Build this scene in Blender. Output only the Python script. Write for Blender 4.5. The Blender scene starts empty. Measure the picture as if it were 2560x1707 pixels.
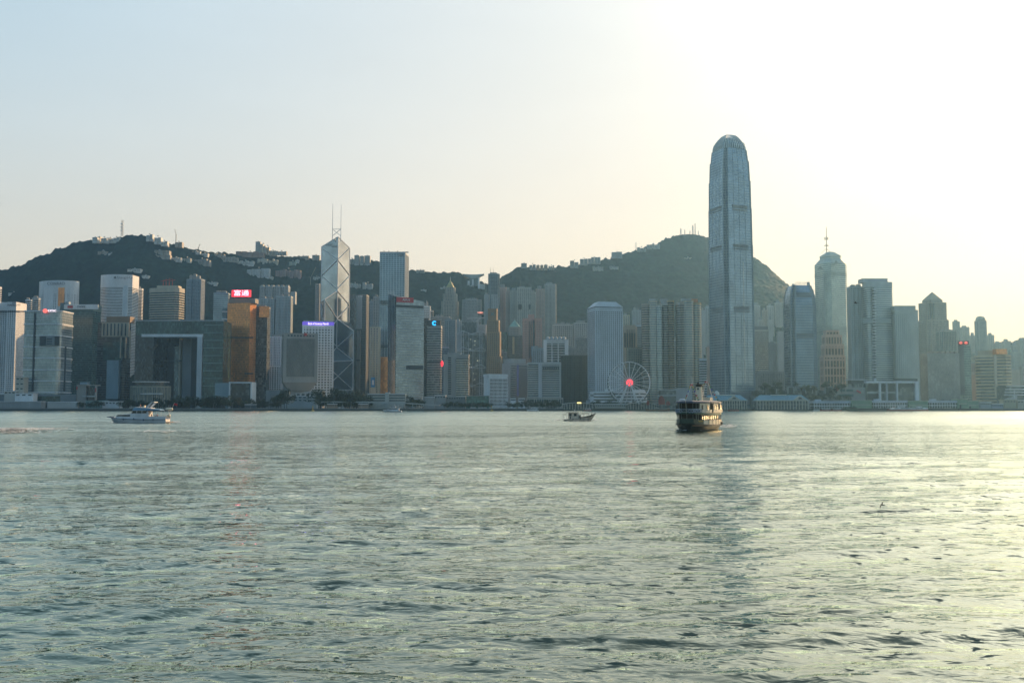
import bpy, math, random
import numpy as np
from mathutils import Vector, Matrix, noise as mnoise
R = math.radians
random.seed(7)
SC = bpy.context.scene
COL = SC.collection

# ------------------------------------------------------------------ camera
F = 2410.0                 # focal length in pixels of the 2560 px wide photograph
CAMZ = 7.0
PITCH = R(3.83)
cam_d = bpy.data.cameras.new('camera')
cam = bpy.data.objects.new('camera', cam_d)
COL.objects.link(cam)
cam.location = (0, 0, CAMZ)
cam.rotation_euler = (R(90) + PITCH, 0, 0)
cam_d.sensor_width = 36.0
cam_d.lens = 36.0 * F / 2560.0
cam_d.clip_start = 0.5
cam_d.clip_end = 60000
SC.camera = cam

# ------------------------------------------------------------------ light
SUN_AZ, SUN_EL = R(36), R(21)
world = bpy.data.worlds.new('World')
SC.world = world
world.use_nodes = True
wn = world.node_tree
bg = wn.nodes['Background']
sky = wn.nodes.new('ShaderNodeTexSky')
sky.sky_type = 'NISHITA'
sky.sun_disc = False
sky.sun_elevation = SUN_EL
sky.sun_rotation = SUN_AZ
sky.altitude = 0
sky.air_density = 1.0
sky.dust_density = 5.0
sky.ozone_density = 1.0
# warm, milky evening air: tint the sky, with a glow round the sun
geo = wn.nodes.new('ShaderNodeNewGeometry')
sdir = (math.sin(SUN_AZ)*math.cos(SUN_EL), math.cos(SUN_AZ)*math.cos(SUN_EL), math.sin(SUN_EL))
def wmath(op, a, b=None, c=None):
    n = wn.nodes.new('ShaderNodeMath'); n.operation = op
    for i, v in enumerate((a, b, c)):
        if v is None: continue
        if isinstance(v, (int, float)): n.inputs[i].default_value = v
        else: wn.links.new(v, n.inputs[i])
    return n.outputs[0]
tc = wn.nodes.new('ShaderNodeTexCoord')
dp = wn.nodes.new('ShaderNodeVectorMath'); dp.operation = 'DOT_PRODUCT'
wn.links.new(tc.outputs['Generated'], dp.inputs[0]); dp.inputs[1].default_value = sdir
sx = wn.nodes.new('ShaderNodeSeparateXYZ'); wn.links.new(tc.outputs['Generated'], sx.inputs[0])
def wcol(sock_col, fac_sock, base=None):
    m = wn.nodes.new('ShaderNodeVectorMath'); m.operation = 'SCALE'
    m.inputs[0].default_value = sock_col; wn.links.new(fac_sock, m.inputs['Scale'])
    return m.outputs[0]
def wadd(a, b):
    m = wn.nodes.new('ShaderNodeVectorMath'); m.operation = 'ADD'
    wn.links.new(a, m.inputs[0]); wn.links.new(b, m.inputs[1]); return m.outputs[0]
cosg = wmath('MAXIMUM', dp.outputs['Value'], 0.0)
glow1 = wmath('POWER', cosg, 30.0)
glow2 = wmath('POWER', cosg, 2.5)
hz = wmath('POWER', wmath('SUBTRACT', 1.0, wmath('MAXIMUM', sx.outputs['Z'], 0.0)), 4.5)   # towards the horizon
ihz = wmath('SUBTRACT', 1.0, hz)
tint = wn.nodes.new('ShaderNodeVectorMath'); tint.operation = 'MULTIPLY'
wn.links.new(sky.outputs[0], tint.inputs[0]); tint.inputs[1].default_value = (0.04, 0.04, 0.04)
tot = wadd(tint.outputs[0], wcol((26.0, 23.5, 19.0), wmath('MULTIPLY', glow1, wmath('POWER', ihz, 7.5))))
tot = wadd(tot, wcol((4.5, 2.5, 0.8), wmath('MULTIPLY', glow2, ihz)))
tot = wadd(tot, wcol((1.9, 0.4, -0.5), wmath('MULTIPLY', glow2, hz)))
tot = wadd(tot, wcol((8.1, 6.0, 3.25), hz))
tot = wadd(tot, wcol((2.35, 4.2, 5.6), ihz))
# faint streaks of uneven haze
cn = wn.nodes.new('ShaderNodeTexNoise'); cn.inputs['Scale'].default_value = 2.2; cn.inputs['Detail'].default_value = 5
cm_ = wn.nodes.new('ShaderNodeMapping'); cm_.inputs['Scale'].default_value = (1, 1, 4.5)
wn.links.new(tc.outputs['Generated'], cm_.inputs[0]); wn.links.new(cm_.outputs[0], cn.inputs['Vector'])
cr_ = wn.nodes.new('ShaderNodeMapRange'); cr_.inputs[1].default_value = .3; cr_.inputs[2].default_value = .7; cr_.inputs[3].default_value = .965; cr_.inputs[4].default_value = 1.03
wn.links.new(cn.outputs['Fac'], cr_.inputs[0])
cs_ = wn.nodes.new('ShaderNodeVectorMath'); cs_.operation = 'SCALE'; wn.links.new(tot, cs_.inputs[0]); wn.links.new(cr_.outputs[0], cs_.inputs['Scale']); tot = cs_.outputs[0]
zd = wn.nodes.new('ShaderNodeMapRange'); zd.interpolation_type = 'SMOOTHSTEP'; zd.inputs[1].default_value = .38; zd.inputs[2].default_value = .85; zd.inputs[3].default_value = 1; zd.inputs[4].default_value = .5
wn.links.new(sx.outputs['Z'], zd.inputs[0]); zs_ = wn.nodes.new('ShaderNodeVectorMath'); zs_.operation = 'SCALE'; wn.links.new(tot, zs_.inputs[0]); wn.links.new(zd.outputs[0], zs_.inputs['Scale']); tot = zs_.outputs[0]
# the half of the sky away from the sun is darker and bluer
mr = wn.nodes.new('ShaderNodeMapRange'); mr.interpolation_type = 'SMOOTHSTEP'
mr.inputs[1].default_value = -0.55; mr.inputs[2].default_value = 0.50; mr.inputs[3].default_value = 0.0; mr.inputs[4].default_value = 1.0
wn.links.new(dp.outputs['Value'], mr.inputs[0])
mxs = wn.nodes.new('ShaderNodeMix'); mxs.data_type = 'RGBA'; mxs.inputs[6].default_value = (0.34, 0.50, 0.64, 1); mxs.inputs[7].default_value = (1, 1, 1, 1)
wn.links.new(mr.outputs[0], mxs.inputs[0])
mm_ = wn.nodes.new('ShaderNodeVectorMath'); mm_.operation = 'MULTIPLY'
wn.links.new(tot, mm_.inputs[0]); wn.links.new(mxs.outputs[2], mm_.inputs[1]); tot = mm_.outputs[0]
wn.links.new(tot, bg.inputs['Color'])
bg.inputs['Strength'].default_value = 0.12
sun_d = bpy.data.lights.new('sun', 'SUN')
sun = bpy.data.objects.new('sun', sun_d); COL.objects.link(sun)
sun_d.energy = 5.0
sun_d.angle = R(0.53)
sun_d.color = (1.0, 0.60, 0.28)
sun.rotation_euler = Vector(sdir).to_track_quat('Z', 'Y').to_euler()
SC.view_settings.view_transform = 'Standard'
SC.view_settings.look = 'None'
SC.view_settings.exposure = 0.3
SC.view_settings.gamma = 1
SC.cycles.volume_bounces = 0
SC.cycles.max_bounces = 6
SC.cycles.diffuse_bounces = 2
SC.cycles.glossy_bounces = 3
SC.cycles.transmission_bounces = 3
SC.cycles.transparent_max_bounces = 6
SC.cycles.use_denoising = True
SC.cycles.caustics_reflective = False
SC.cycles.caustics_refractive = False
SC.cycles.sample_clamp_indirect = 6.0

# ------------------------------------------------------------------ helpers
CP, SP = math.cos(PITCH), math.sin(PITCH)
def ray(px, py):
    u, v = (px-1280)/F, (853.5-py)/F
    return Vector((u, CP - v*SP, SP + v*CP))
def at(px, py, Y):
    "world point seen at photograph pixel (px, py) on the plane y = Y"
    d = ray(px, py); return Vector((0, 0, CAMZ)) + d*(Y/d.y)
def proj(x, y, z):
    d = y*CP + (z-CAMZ)*SP
    return (1280 + F*x/d, 853.5 - F*((z-CAMZ)*CP - y*SP)/d)
def zat(py, Y): return at(1280, py, Y).z

MATS = {}
def srgb(c):
    return tuple(((v/255)/12.92 if v/255 <= 0.04045 else ((v/255+0.055)/1.055)**2.4) for v in c) + (1,)
def nodes_of(name):
    m = bpy.data.materials.new(name); m.use_nodes = True
    return m, m.node_tree, m.node_tree.nodes['Principled BSDF']
def mat(name, col, rough=0.7, metal=0.0, var=0.12, scale=0.3, emit=0.0, spec=0.5):
    "plain procedural surface: base colour with soft noise weathering"
    key = (name, col, rough, metal, emit)
    if key in MATS: return MATS[key]
    m, nt, p = nodes_of(name)
    p.inputs['Roughness'].default_value = rough
    p.inputs['Metallic'].default_value = metal
    p.inputs['Specular IOR Level'].default_value = spec
    c = col if len(col) == 4 else tuple(col)+(1,)
    if emit:
        p.inputs['Base Color'].default_value = c
        p.inputs['Emission Color'].default_value = c
        p.inputs['Emission Strength'].default_value = emit
    else:
        t = nt.nodes.new('ShaderNodeTexCoord')
        n = nt.nodes.new('ShaderNodeTexNoise'); n.inputs['Scale'].default_value = scale; n.inputs['Detail'].default_value = 5
        mq = nt.nodes.new('ShaderNodeMapping'); mq.inputs['Scale'].default_value = (1, 1, .3)      # rain streaks run down the walls
        nt.links.new(t.outputs['Object'], mq.inputs[0]); nt.links.new(mq.outputs[0], n.inputs['Vector'])
        mp = nt.nodes.new('ShaderNodeMapRange'); mp.inputs[1].default_value = .25; mp.inputs[2].default_value = .75; mp.inputs[3].default_value = 1-var*2; mp.inputs[4].default_value = 1+var*1.4
        nt.links.new(n.outputs['Fac'], mp.inputs[0])
        v = nt.nodes.new('ShaderNodeVectorMath'); v.operation = 'SCALE'; v.inputs[0].default_value = c[:3]
        nt.links.new(mp.outputs[0], v.inputs['Scale']); nt.links.new(v.outputs[0], p.inputs['Base Color'])
    MATS[key] = m; return m
def glass(name, col, rough=0.12, pane=(1.6, 3.6), vary=0.55, metal=0.0, spec=1.2, bump=0.004):
    "curtain wall glass: every pane has its own depth of tint and a slightly different tilt (uv is in metres)"
    key = ('g', name, col, rough, pane, metal)
    if key in MATS: return MATS[key]
    m, nt, p = nodes_of(name)
    uv = nt.nodes.new('ShaderNodeUVMap')
    sn = nt.nodes.new('ShaderNodeVectorMath'); sn.operation = 'SNAP'
    nt.links.new(uv.outputs[0], sn.inputs[0]); sn.inputs[1].default_value = (pane[0], pane[1], 1)
    wnz = nt.nodes.new('ShaderNodeTexWhiteNoise'); wnz.noise_dimensions = '2D'
    nt.links.new(sn.outputs[0], wnz.inputs['Vector'])
    mp = nt.nodes.new('ShaderNodeMapRange'); mp.inputs[3].default_value = 1-vary; mp.inputs[4].default_value = 1+vary*1.6
    nt.links.new(wnz.outputs['Value'], mp.inputs[0])
    big = nt.nodes.new('ShaderNodeTexNoise'); big.inputs['Scale'].default_value = 0.03; big.inputs['Detail'].default_value = 3
    nt.links.new(uv.outputs[0], big.inputs['Vector'])
    mp2 = nt.nodes.new('ShaderNodeMapRange'); mp2.inputs[1].default_value=.3; mp2.inputs[2].default_value=.7; mp2.inputs[3].default_value = 0.7; mp2.inputs[4].default_value = 1.3
    nt.links.new(big.outputs['Fac'], mp2.inputs[0])
    mu = nt.nodes.new('ShaderNodeMath'); mu.operation = 'MULTIPLY'
    bl = nt.nodes.new('ShaderNodeMath'); bl.operation = 'GREATER_THAN'; bl.inputs[1].default_value = .86; nt.links.new(wnz.outputs['Value'], bl.inputs[0])   # drawn blinds
    bm_ = nt.nodes.new('ShaderNodeMath'); bm_.operation = 'MULTIPLY_ADD'; bm_.inputs[1].default_value = vary*2.6*(1-metal)**2; nt.links.new(bl.outputs[0], bm_.inputs[0]); nt.links.new(mp.outputs[0], bm_.inputs[2])
    nt.links.new(bm_.outputs[0], mu.inputs[0]); nt.links.new(mp2.outputs[0], mu.inputs[1])
    v = nt.nodes.new('ShaderNodeVectorMath'); v.operation = 'SCALE'; v.inputs[0].default_value = col[:3]
    nt.links.new(mu.outputs[0], v.inputs['Scale']); nt.links.new(v.outputs[0], p.inputs['Base Color'])
    p.inputs['Roughness'].default_value = rough
    p.inputs['Metallic'].default_value = metal
    p.inputs['Specular IOR Level'].default_value = spec
    MATS[key] = m; return m

class MB:
    "collects shapes for ONE mesh object; uv in metres"
    def __init__(s): s.v = []; s.f = []; s.uv = []
    def face(s, pts, uvs=None):
        i = len(s.v); s.v += [tuple(p) for p in pts]; s.f.append(tuple(range(i, i+len(pts))))
        s.uv += uvs if uvs else [(p[0]+p[1], p[2]) for p in pts]
    def prism(s, poly, z0, z1, cap=True, bot=False, zt=None):
        "vertical prism; zt: list of top heights per corner"
        n = len(poly); u = 0
        top = zt or [z1]*n
        for i in range(n):
            a, b = poly[i], poly[(i+1) % n]; L = math.hypot(b[0]-a[0], b[1]-a[1])
            ta, tb = top[i], top[(i+1) % n]
            s.face([(a[0],a[1],z0),(b[0],b[1],z0),(b[0],b[1],tb),(a[0],a[1],ta)], [(u,z0),(u+L,z0),(u+L,tb),(u,ta)])
            u += L
        if cap: s.face([(p[0],p[1],t) for p, t in zip(poly, top)])
        if bot: s.face([(p[0],p[1],z0) for p in reversed(poly)])
        return s
    def loft(s, polyA, z0, polyB, z1, cap=True):
        n = len(polyA); u = 0
        for i in range(n):
            j = (i+1) % n; a, b, c, d = polyA[i], polyA[j], polyB[j], polyB[i]
            L = math.hypot(b[0]-a[0], b[1]-a[1])
            s.face([(a[0],a[1],z0),(b[0],b[1],z0),(c[0],c[1],z1),(d[0],d[1],z1)], [(u,z0),(u+L,z0),(u+L,z1),(u,z1)]); u += L
        if cap: s.face([(p[0],p[1],z1) for p in polyB])
        return s
    def box(s, x0, x1, y0, y1, z0, z1):
        s.prism([(x0,y0),(x1,y0),(x1,y1),(x0,y1)], z0, z1, True, True); return s
    def bar(s, a, b, w, h=None, up=(0,0,1)):
        "square section bar from a to b"
        h = h or w; a = Vector(a); b = Vector(b); d = (b-a).normalized()
        up = Vector(up)
        if abs(d.dot(up)) > .97: up = Vector((0,1,0))
        x = d.cross(up).normalized()*(w/2); y = x.cross(d).normalized()*(h/2)
        A = [a-x-y, a+x-y, a+x+y, a-x+y]; B = [b-x-y, b+x-y, b+x+y, b-x+y]
        for i in range(4):
            j = (i+1) % 4; s.face([A[i], A[j], B[j], B[i]])
        s.face(A[::-1]); s.face(B); return s
    def tube(s, pts, r, n=8, r2=None, closed=False):
        pts = [Vector(p) for p in pts]; rings = []
        m = len(pts)
        for k, p in enumerate(pts):
            if closed: d = (pts[(k+1) % m]-pts[k-1]).normalized()
            else: d = ((pts[min(k+1, m-1)])-(pts[max(k-1, 0)])).normalized()
            up = Vector((0,0,1)) if abs(d.z) < .9 else Vector((0,1,0))
            x = d.cross(up).normalized(); y = x.cross(d).normalized()
            rr = r if r2 is None else r+(r2-r)*k/(m-1)
            rings.append([p+(x*math.cos(t)+y*math.sin(t))*rr for t in [2*math.pi*i/n for i in range(n)]])
        K = m if closed else m-1
        for k in range(K):
            A, B = rings[k], rings[(k+1) % m]
            for i in range(n):
                j = (i+1) % n; s.face([A[i], A[j], B[j], B[i]])
        if not closed: s.face(rings[0][::-1]); s.face(rings[-1])
        return s
    def lathe(s, prof, n=20, c=(0,0,0), cap=True, sx=1, sy=1):
        rings = [[(c[0]+r*sx*math.cos(2*math.pi*i/n), c[1]+r*sy*math.sin(2*math.pi*i/n), c[2]+z) for i in range(n)] for r, z in prof]
        for k in range(len(rings)-1):
            A, B = rings[k], rings[k+1]
            for i in range(n):
                j = (i+1) % n; s.face([A[i], A[j], B[j], B[i]])
        if cap: s.face(rings[-1]); s.face(rings[0][::-1])
        return s
    def build(s, name, material, parent=None, smooth=False, weld=False):
        me = bpy.data.meshes.new(name); me.from_pydata(s.v, [], s.f)
        ul = me.uv_layers.new(name='UVMap')
        if len(s.uv) == len(ul.data): ul.data.foreach_set('uv', [c for p in s.uv for c in p])
        me.materials.append(material)
        if weld or smooth:
            import bmesh
            bm = bmesh.new(); bm.from_mesh(me); bmesh.ops.remove_doubles(bm, verts=bm.verts, dist=0.002)
            bmesh.ops.recalc_face_normals(bm, faces=bm.faces); bm.to_mesh(me); bm.free()
        if smooth: me.shade_smooth()
        me.validate()
        o = bpy.data.objects.new(name, me); COL.objects.link(o)
        if parent: o.parent = parent
        return o
def tag(o, label=None, cat=None, group=None, kind=None):
    if label: o['label'] = label
    if cat: o['category'] = cat
    if group: o['group'] = group
    if kind: o['kind'] = kind
    return o
def empty(name, loc, label, cat, group=None, rz=0):
    o = bpy.data.objects.new(name, None); COL.objects.link(o); o.empty_display_size = 1
    o.location = loc; o.rotation_euler = (0, 0, rz); return tag(o, label, cat, group)
def copy_tree(o, parent=None):
    c = o.copy(); COL.objects.link(c); c.parent = parent
    for ch in list(o.children): copy_tree(ch, c)
    return c
# ------------------------------------------------------------------ terrain
SHORE = 1405.0
GZ = 4.0
def vnoise(x, y, s, seed=0):
    "smooth value noise on numpy arrays, -1..1"
    x = np.asarray(x, float)/s + seed*17.31; y = np.asarray(y, float)/s + seed*7.77
    xi = np.floor(x); yi = np.floor(y); fx = x-xi; fy = y-yi
    fx = fx*fx*(3-2*fx); fy = fy*fy*(3-2*fy)
    def h(a, b):
        t = np.sin(a*127.1+b*311.7+seed*74.7)*43758.5453
        return (t-np.floor(t))*2-1
    return (h(xi,yi)*(1-fx)+h(xi+1,yi)*fx)*(1-fy)+(h(xi,yi+1)*(1-fx)+h(xi+1,yi+1)*fx)*fy
# ridge line of the island: photograph pixel and the distance it stands at
RIDGE = [(-700,800,2500),(-260,735,2450),(0,676,2450),(50,664,2450),(98,642,2450),(152,621,2450),(185,609,2460),(218,602,2470),(234,600,2480),(288,598,2490),(300,590,2490),
 (359,588,2490),(381,592,2490),(413,606,2500),(457,617,2520),(511,628,2550),(566,634,2600),(620,634,2620),(697,640,2640),(751,642,2650),(794,650,2660),(871,650,2660),(925,652,2660),
 (947,653,2650),(980,668,2650),(1023,675,2650),(1088,681,2650),(1130,680,2660),(1154,684,2660),(1170,696,2670),(1208,706,2680),(1230,716,2700),(1262,688,2740),(1295,667,2780),(1371,669,2820),
 (1415,666,2850),(1458,660,2880),(1524,645,2920),(1567,632,2960),(1633,616,3000),(1665,597,3040),(1698,588,3090),(1731,584,3090),(1752,588,3090),(1785,602,3090),(1839,623,3060),
 (1883,642,3030),(1916,664,3000),(1959,702,2950),(1985,730,2900),(2025,762,2850),(2090,800,2800),(2160,830,2780),(2300,862,2760),(2420,862,2740),(2500,856,2700),(2560,850,2700),(2700,840,2700),(3200,800,2700)]
rp = [at(px, py, Y) for px, py, Y in RIDGE]
RX = np.array([p.x for p in rp]); RZ = np.array([p.z for p in rp]) - 5.0; RY = np.array([p.y for p in rp])
FOOT = 1930.0
def hill_h(x, y):
    x = np.asarray(x, float); y = np.asarray(y, float)
    ry = np.interp(x, RX, RY); rz = np.interp(x, RX, RZ)
    foot = FOOT + 60*vnoise(x, 0*x, 300, 3)
    t = (y-foot)/(ry-foot)
    tc_ = np.clip(t, 0, 1)
    s = 0.35*tc_ + 0.65*tc_**1.7
    z = GZ + (rz-GZ)*s
    env = np.clip(4*tc_*(1-tc_), 0, 1)
    z = z + env*(20*vnoise(x, y*0.35, 210, 1) + 9*vnoise(x, y*0.6, 90, 2))*np.clip((rz)/250, .2, 1)
    back = np.clip(t-1, 0, 3)
    z = np.where(t > 1, np.maximum(rz - back*rz*1.1, GZ), z)
    return np.maximum(z, np.where(t <= 0, GZ, z))
def hill_y(px, py, y0=1940.0, y1=3200.0):
    "distance at which the line of sight through the photograph pixel meets the hill"
    d = ray(px, py); ys = np.linspace(y0, y1, 1200); k = ys/d.y
    zz = CAMZ + d.z*k; hh = hill_h(d.x*k, ys)
    hit = np.nonzero(hh >= zz)[0]
    if len(hit): return float(ys[hit[0]])
    return float(np.interp(d.x*k[600], RX, RY))
def grid_mesh(name, xs, ys, zfun, material, smooth=True):
    X, Y = np.meshgrid(xs, ys); Z = zfun(X, Y)
    return grid_from(name, X, Y, Z, material, smooth)
def grid_from(name, X, Y, Z, material, smooth=True):
    nr, nc = X.shape
    co = np.stack([X, Y, Z], -1).reshape(-1, 3).astype(np.float32)
    idx = np.arange(nr*nc).reshape(nr, nc)
    q = np.stack([idx[:-1,:-1], idx[:-1,1:], idx[1:,1:], idx[1:,:-1]], -1).reshape(-1, 4)
    me = bpy.data.meshes.new(name)
    me.vertices.add(len(co)); me.vertices.foreach_set('co', co.ravel())
    me.loops.add(q.size); me.loops.foreach_set('vertex_index', q.ravel().astype(np.int32))
    me.polygons.add(len(q)); me.polygons.foreach_set('loop_start', np.arange(0, q.size, 4, dtype=np.int32))
    me.polygons.foreach_set('loop_total', np.full(len(q), 4, dtype=np.int32))
    me.update(calc_edges=True)
    if smooth: me.shade_smooth()
    me.materials.append(material)
    o = bpy.data.objects.new(name, me); COL.objects.link(o); return o

def forest_material():
    m, nt, p = nodes_of('forest')
    t = nt.nodes.new('ShaderNodeTexCoord')
    vo = nt.nodes.new('ShaderNodeTexVoronoi'); vo.inputs['Scale'].default_value = 0.11
    n = nt.nodes.new('ShaderNodeTexNoise'); n.inputs['Scale'].default_value = 0.012; n.inputs['Detail'].default_value = 6
    nt.links.new(t.outputs['Object'], vo.inputs['Vector']); nt.links.new(t.outputs['Object'], n.inputs['Vector'])
    cr = nt.nodes.new('ShaderNodeValToRGB'); e = cr.color_ramp.elements
    e[0].position = .35; e[0].color = (0.005, 0.014, 0.013, 1); e[1].position = .68; e[1].color = (0.013, 0.030, 0.021, 1)
    nt.links.new(n.outputs['Fac'], cr.inputs['Fac'])
    mx = nt.nodes.new('ShaderNodeMix'); mx.data_type = 'RGBA'; mx.blend_type = 'MULTIPLY'; mx.inputs[0].default_value = 1
    c2 = nt.nodes.new('ShaderNodeMapRange'); c2.inputs[3].default_value = .55; c2.inputs[4].default_value = 1.5
    sep = nt.nodes.new('ShaderNodeSeparateColor'); nt.links.new(vo.outputs['Color'], sep.inputs[0]); nt.links.new(sep.outputs[0], c2.inputs[0])
    cb = nt.nodes.new('ShaderNodeCombineColor')
    for i in range(3): nt.links.new(c2.outputs[0], cb.inputs[i])
    nt.links.new(cr.outputs[0], mx.inputs[6]); nt.links.new(cb.outputs[0], mx.inputs[7])
    nt.links.new(mx.outputs[2], p.inputs['Base Color']); p.inputs['Roughness'].default_value = .9
    p.inputs['Specular IOR Level'].default_value = .1
    return m
M_FOREST = forest_material()
M_SOIL = mat('hill_soil', (0.09, 0.10, 0.06), .95)
ox = np.linspace(-1900, 2200, 420); oy = np.linspace(FOOT-90, 3700, 190)
hills = grid_mesh('hills', ox, oy, lambda x, y: hill_h(x, y)-0.5, M_SOIL); tag(hills, kind='structure')
def canopy(x, y):
    # rounded crowns of different size: cellular bumps from jittered cell centres
    def cells(s, seed):
        gx = np.floor(x/s); gy = np.floor(y/s); best = np.full(x.shape, 9.0); hv = np.zeros(x.shape)
        for i in (-1, 0, 1):
            for j in (-1, 0, 1):
                cx, cy = gx+i, gy+j
                r1 = np.modf(np.abs(np.sin(cx*12.9898+cy*78.233+seed)*43758.5))[0]
                r2 = np.modf(np.abs(np.sin(cx*39.346+cy*11.135+seed)*24634.6))[0]
                d = np.hypot(x-(cx+r1)*s, y-(cy+r2)*s)/s
                hv = np.where(d < best, r1*r2+.3*r1, hv); best = np.minimum(best, d)
        return np.clip(1-best*best*1.2, 0, 1)*(0.45+hv)
    return hill_h(x, y) + 0.4 + 6.0*cells(13.0, 1.3) + 3.0*cells(7.0, 5.1)
fx = np.arange(-1700, 2000, 4.2); 
fy = np.concatenate([np.arange(FOOT-40, 2400, 7.0), np.arange(2400, 3130, 5.5), np.arange(3135, 3300, 15)])
forest = grid_mesh('forest', fx, fy, canopy, M_FOREST, smooth=False)
tag(forest, 'dense dark green woodland covering the steep hillsides', 'forest', kind='stuff')

# flat city ground and the seabed far beyond it
M_GROUND = mat('paving', (0.23, 0.23, 0.22), .9, scale=.05)
g = MB(); g.box(-2600, 2900, SHORE+9, 4300, -3, GZ-0.3)
tag(g.build('ground', M_GROUND), kind='structure')
# far plain under the horizon, behind the island
g = MB(); g.box(-14000, 14000, 4300, 16000, -4, -1)
tag(g.build('far_ground', M_GROUND), kind='structure')

# ------------------------------------------------------------------ water
def water_material():
    m, nt, p = nodes_of('sea_water')
    t = nt.nodes.new('ShaderNodeTexCoord')
    def nz(scale, det, stretch, rot, rough=.55):
        mp = nt.nodes.new('ShaderNodeMapping'); mp.inputs['Scale'].default_value = (stretch, 1, 1); mp.inputs['Rotation'].default_value = (0, 0, R(rot))
        nt.links.new(t.outputs['Object'], mp.inputs[0])
        n = nt.nodes.new('ShaderNodeTexNoise'); n.inputs['Scale'].default_value = scale; n.inputs['Detail'].default_value = det; n.inputs['Roughness'].default_value = rough
        n.inputs['Distortion'].default_value = 0.4
        nt.links.new(mp.outputs[0], n.inputs['Vector']); return n.outputs['Fac']
    a = nz(4.5, 4, .6, 8); b = nz(1.1, 3, .5, -6)
    s1 = nt.nodes.new('ShaderNodeBump'); s1.inputs['Strength'].default_value = 1.0; s1.inputs['Distance'].default_value = 0.13
    nt.links.new(b, s1.inputs['Height'])
    s2 = nt.nodes.new('ShaderNodeBump'); s2.inputs['Strength'].default_value = 1.0; s2.inputs['Distance'].default_value = 0.012
    nt.links.new(a, s2.inputs['Height']); nt.links.new(s1.outputs[0], s2.inputs['Normal'])
    # wavelets too small for a bump map out on the harbour: slopes taken straight from noise
    def slopes(scale, kx, ky, stretch=.9, det=2):
        mp = nt.nodes.new('ShaderNodeMapping'); mp.inputs['Scale'].default_value = (stretch, 1, 1)
        nt.links.new(t.outputs['Object'], mp.inputs[0])
        n = nt.nodes.new('ShaderNodeTexNoise'); n.inputs['Scale'].default_value = scale; n.inputs['Detail'].default_value = det
        nt.links.new(mp.outputs[0], n.inputs['Vector'])
        q = nt.nodes.new('ShaderNodeVectorMath'); q.operation = 'SUBTRACT'; q.inputs[1].default_value = (.5, .5, .5)
        nt.links.new(n.outputs['Color'], q.inputs[0])
        w = nt.nodes.new('ShaderNodeVectorMath'); w.operation = 'MULTIPLY'; w.inputs[1].default_value = (kx, ky, 0)
        nt.links.new(q.outputs[0], w.inputs[0]); return w.outputs[0]
    sp = nt.nodes.new('ShaderNodeSeparateXYZ'); nt.links.new(t.outputs['Object'], sp.inputs[0])
    def ranged(src, a0, a1, b0, b1):
        q = nt.nodes.new('ShaderNodeMapRange'); q.inputs[1].default_value = a0; q.inputs[2].default_value = a1; q.inputs[3].default_value = b0; q.inputs[4].default_value = b1
        nt.links.new(src, q.inputs[0]); return q.outputs[0]
    def mul(x, y):
        q = nt.nodes.new('ShaderNodeMath'); q.operation = 'MULTIPLY'; nt.links.new(x, q.inputs[0]); nt.links.new(y, q.inputs[1]); return q.outputs[0]
    far = ranged(sp.outputs['Y'], 20, 250, .12, .7)
    ad = nt.nodes.new('ShaderNodeVectorMath'); ad.operation = 'ADD'
    nt.links.new(slopes(3.0, .2, .5), ad.inputs[0]); nt.links.new(slopes(0.7, .12, .4), ad.inputs[1])
    # short steep faces turned to the viewer's side of the harbour, gathered in cat's paws
    paws = ranged(nz(0.022, 3, .45, 12), .35, .65, .35, 1.25)
    st1 = mul(ranged(nz(1.5, 3, .55, 14, .6), .59, .72, 0, .7), paws)
    st2 = mul(ranged(nz(0.45, 3, .5, -12, .6), .56, .72, 0, .34), paws)
    sm0 = nt.nodes.new('ShaderNodeMath'); sm0.operation = 'ADD'; nt.links.new(st1, sm0.inputs[0]); nt.links.new(st2, sm0.inputs[1])
    sm = nt.nodes.new('ShaderNodeMath'); sm.operation = 'MULTIPLY'; nt.links.new(sm0.outputs[0], sm.inputs[0]); nt.links.new(ranged(sp.outputs['Y'], 50, 450, 1.0, .25), sm.inputs[1])
    ng = nt.nodes.new('ShaderNodeMath'); ng.operation = 'MULTIPLY'; ng.inputs[1].default_value = -1; nt.links.new(sm.outputs[0], ng.inputs[0])
    bi = nt.nodes.new('ShaderNodeMath'); bi.operation = 'SUBTRACT'; nt.links.new(ng.outputs[0], bi.inputs[0]); nt.links.new(mul(ranged(sp.outputs['Y'], 25, 420, 0, .115), ranged(nz(0.035, 4, .22, 4), .35, .65, .45, 1.45)), bi.inputs[1])
    # thin crinkled lines of facets leaning away, which pick up the dark skyline
    rn = nz(1.1, 4, .38, 10, .62); ab = nt.nodes.new('ShaderNodeMath'); ab.operation = 'SUBTRACT'; ab.inputs[1].default_value = .5; nt.links.new(rn, ab.inputs[0])
    ab2 = nt.nodes.new('ShaderNodeMath'); ab2.operation = 'ABSOLUTE'; nt.links.new(ab.outputs[0], ab2.inputs[0])
    ln = mul(mul(ranged(ab2.outputs[0], 0, .03, .17, 0), ranged(nz(0.05, 3, .4, -8), .40, .62, 0, 1.3)), ranged(sp.outputs['Y'], 60, 260, 1, .2))
    ba = nt.nodes.new('ShaderNodeMath'); ba.operation = 'ADD'; nt.links.new(bi.outputs[0], ba.inputs[0]); nt.links.new(ln, ba.inputs[1])
    cb = nt.nodes.new('ShaderNodeCombineXYZ'); nt.links.new(ba.outputs[0], cb.inputs[1])
    rg = ranged(sp.outputs['Y'], 20, 600, .01, .18); 
    sc0 = nt.nodes.new('ShaderNodeVectorMath'); sc0.operation = 'SCALE'
    nt.links.new(ad.outputs[0], sc0.inputs[0]); nt.links.new(far, sc0.inputs['Scale'])
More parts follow.
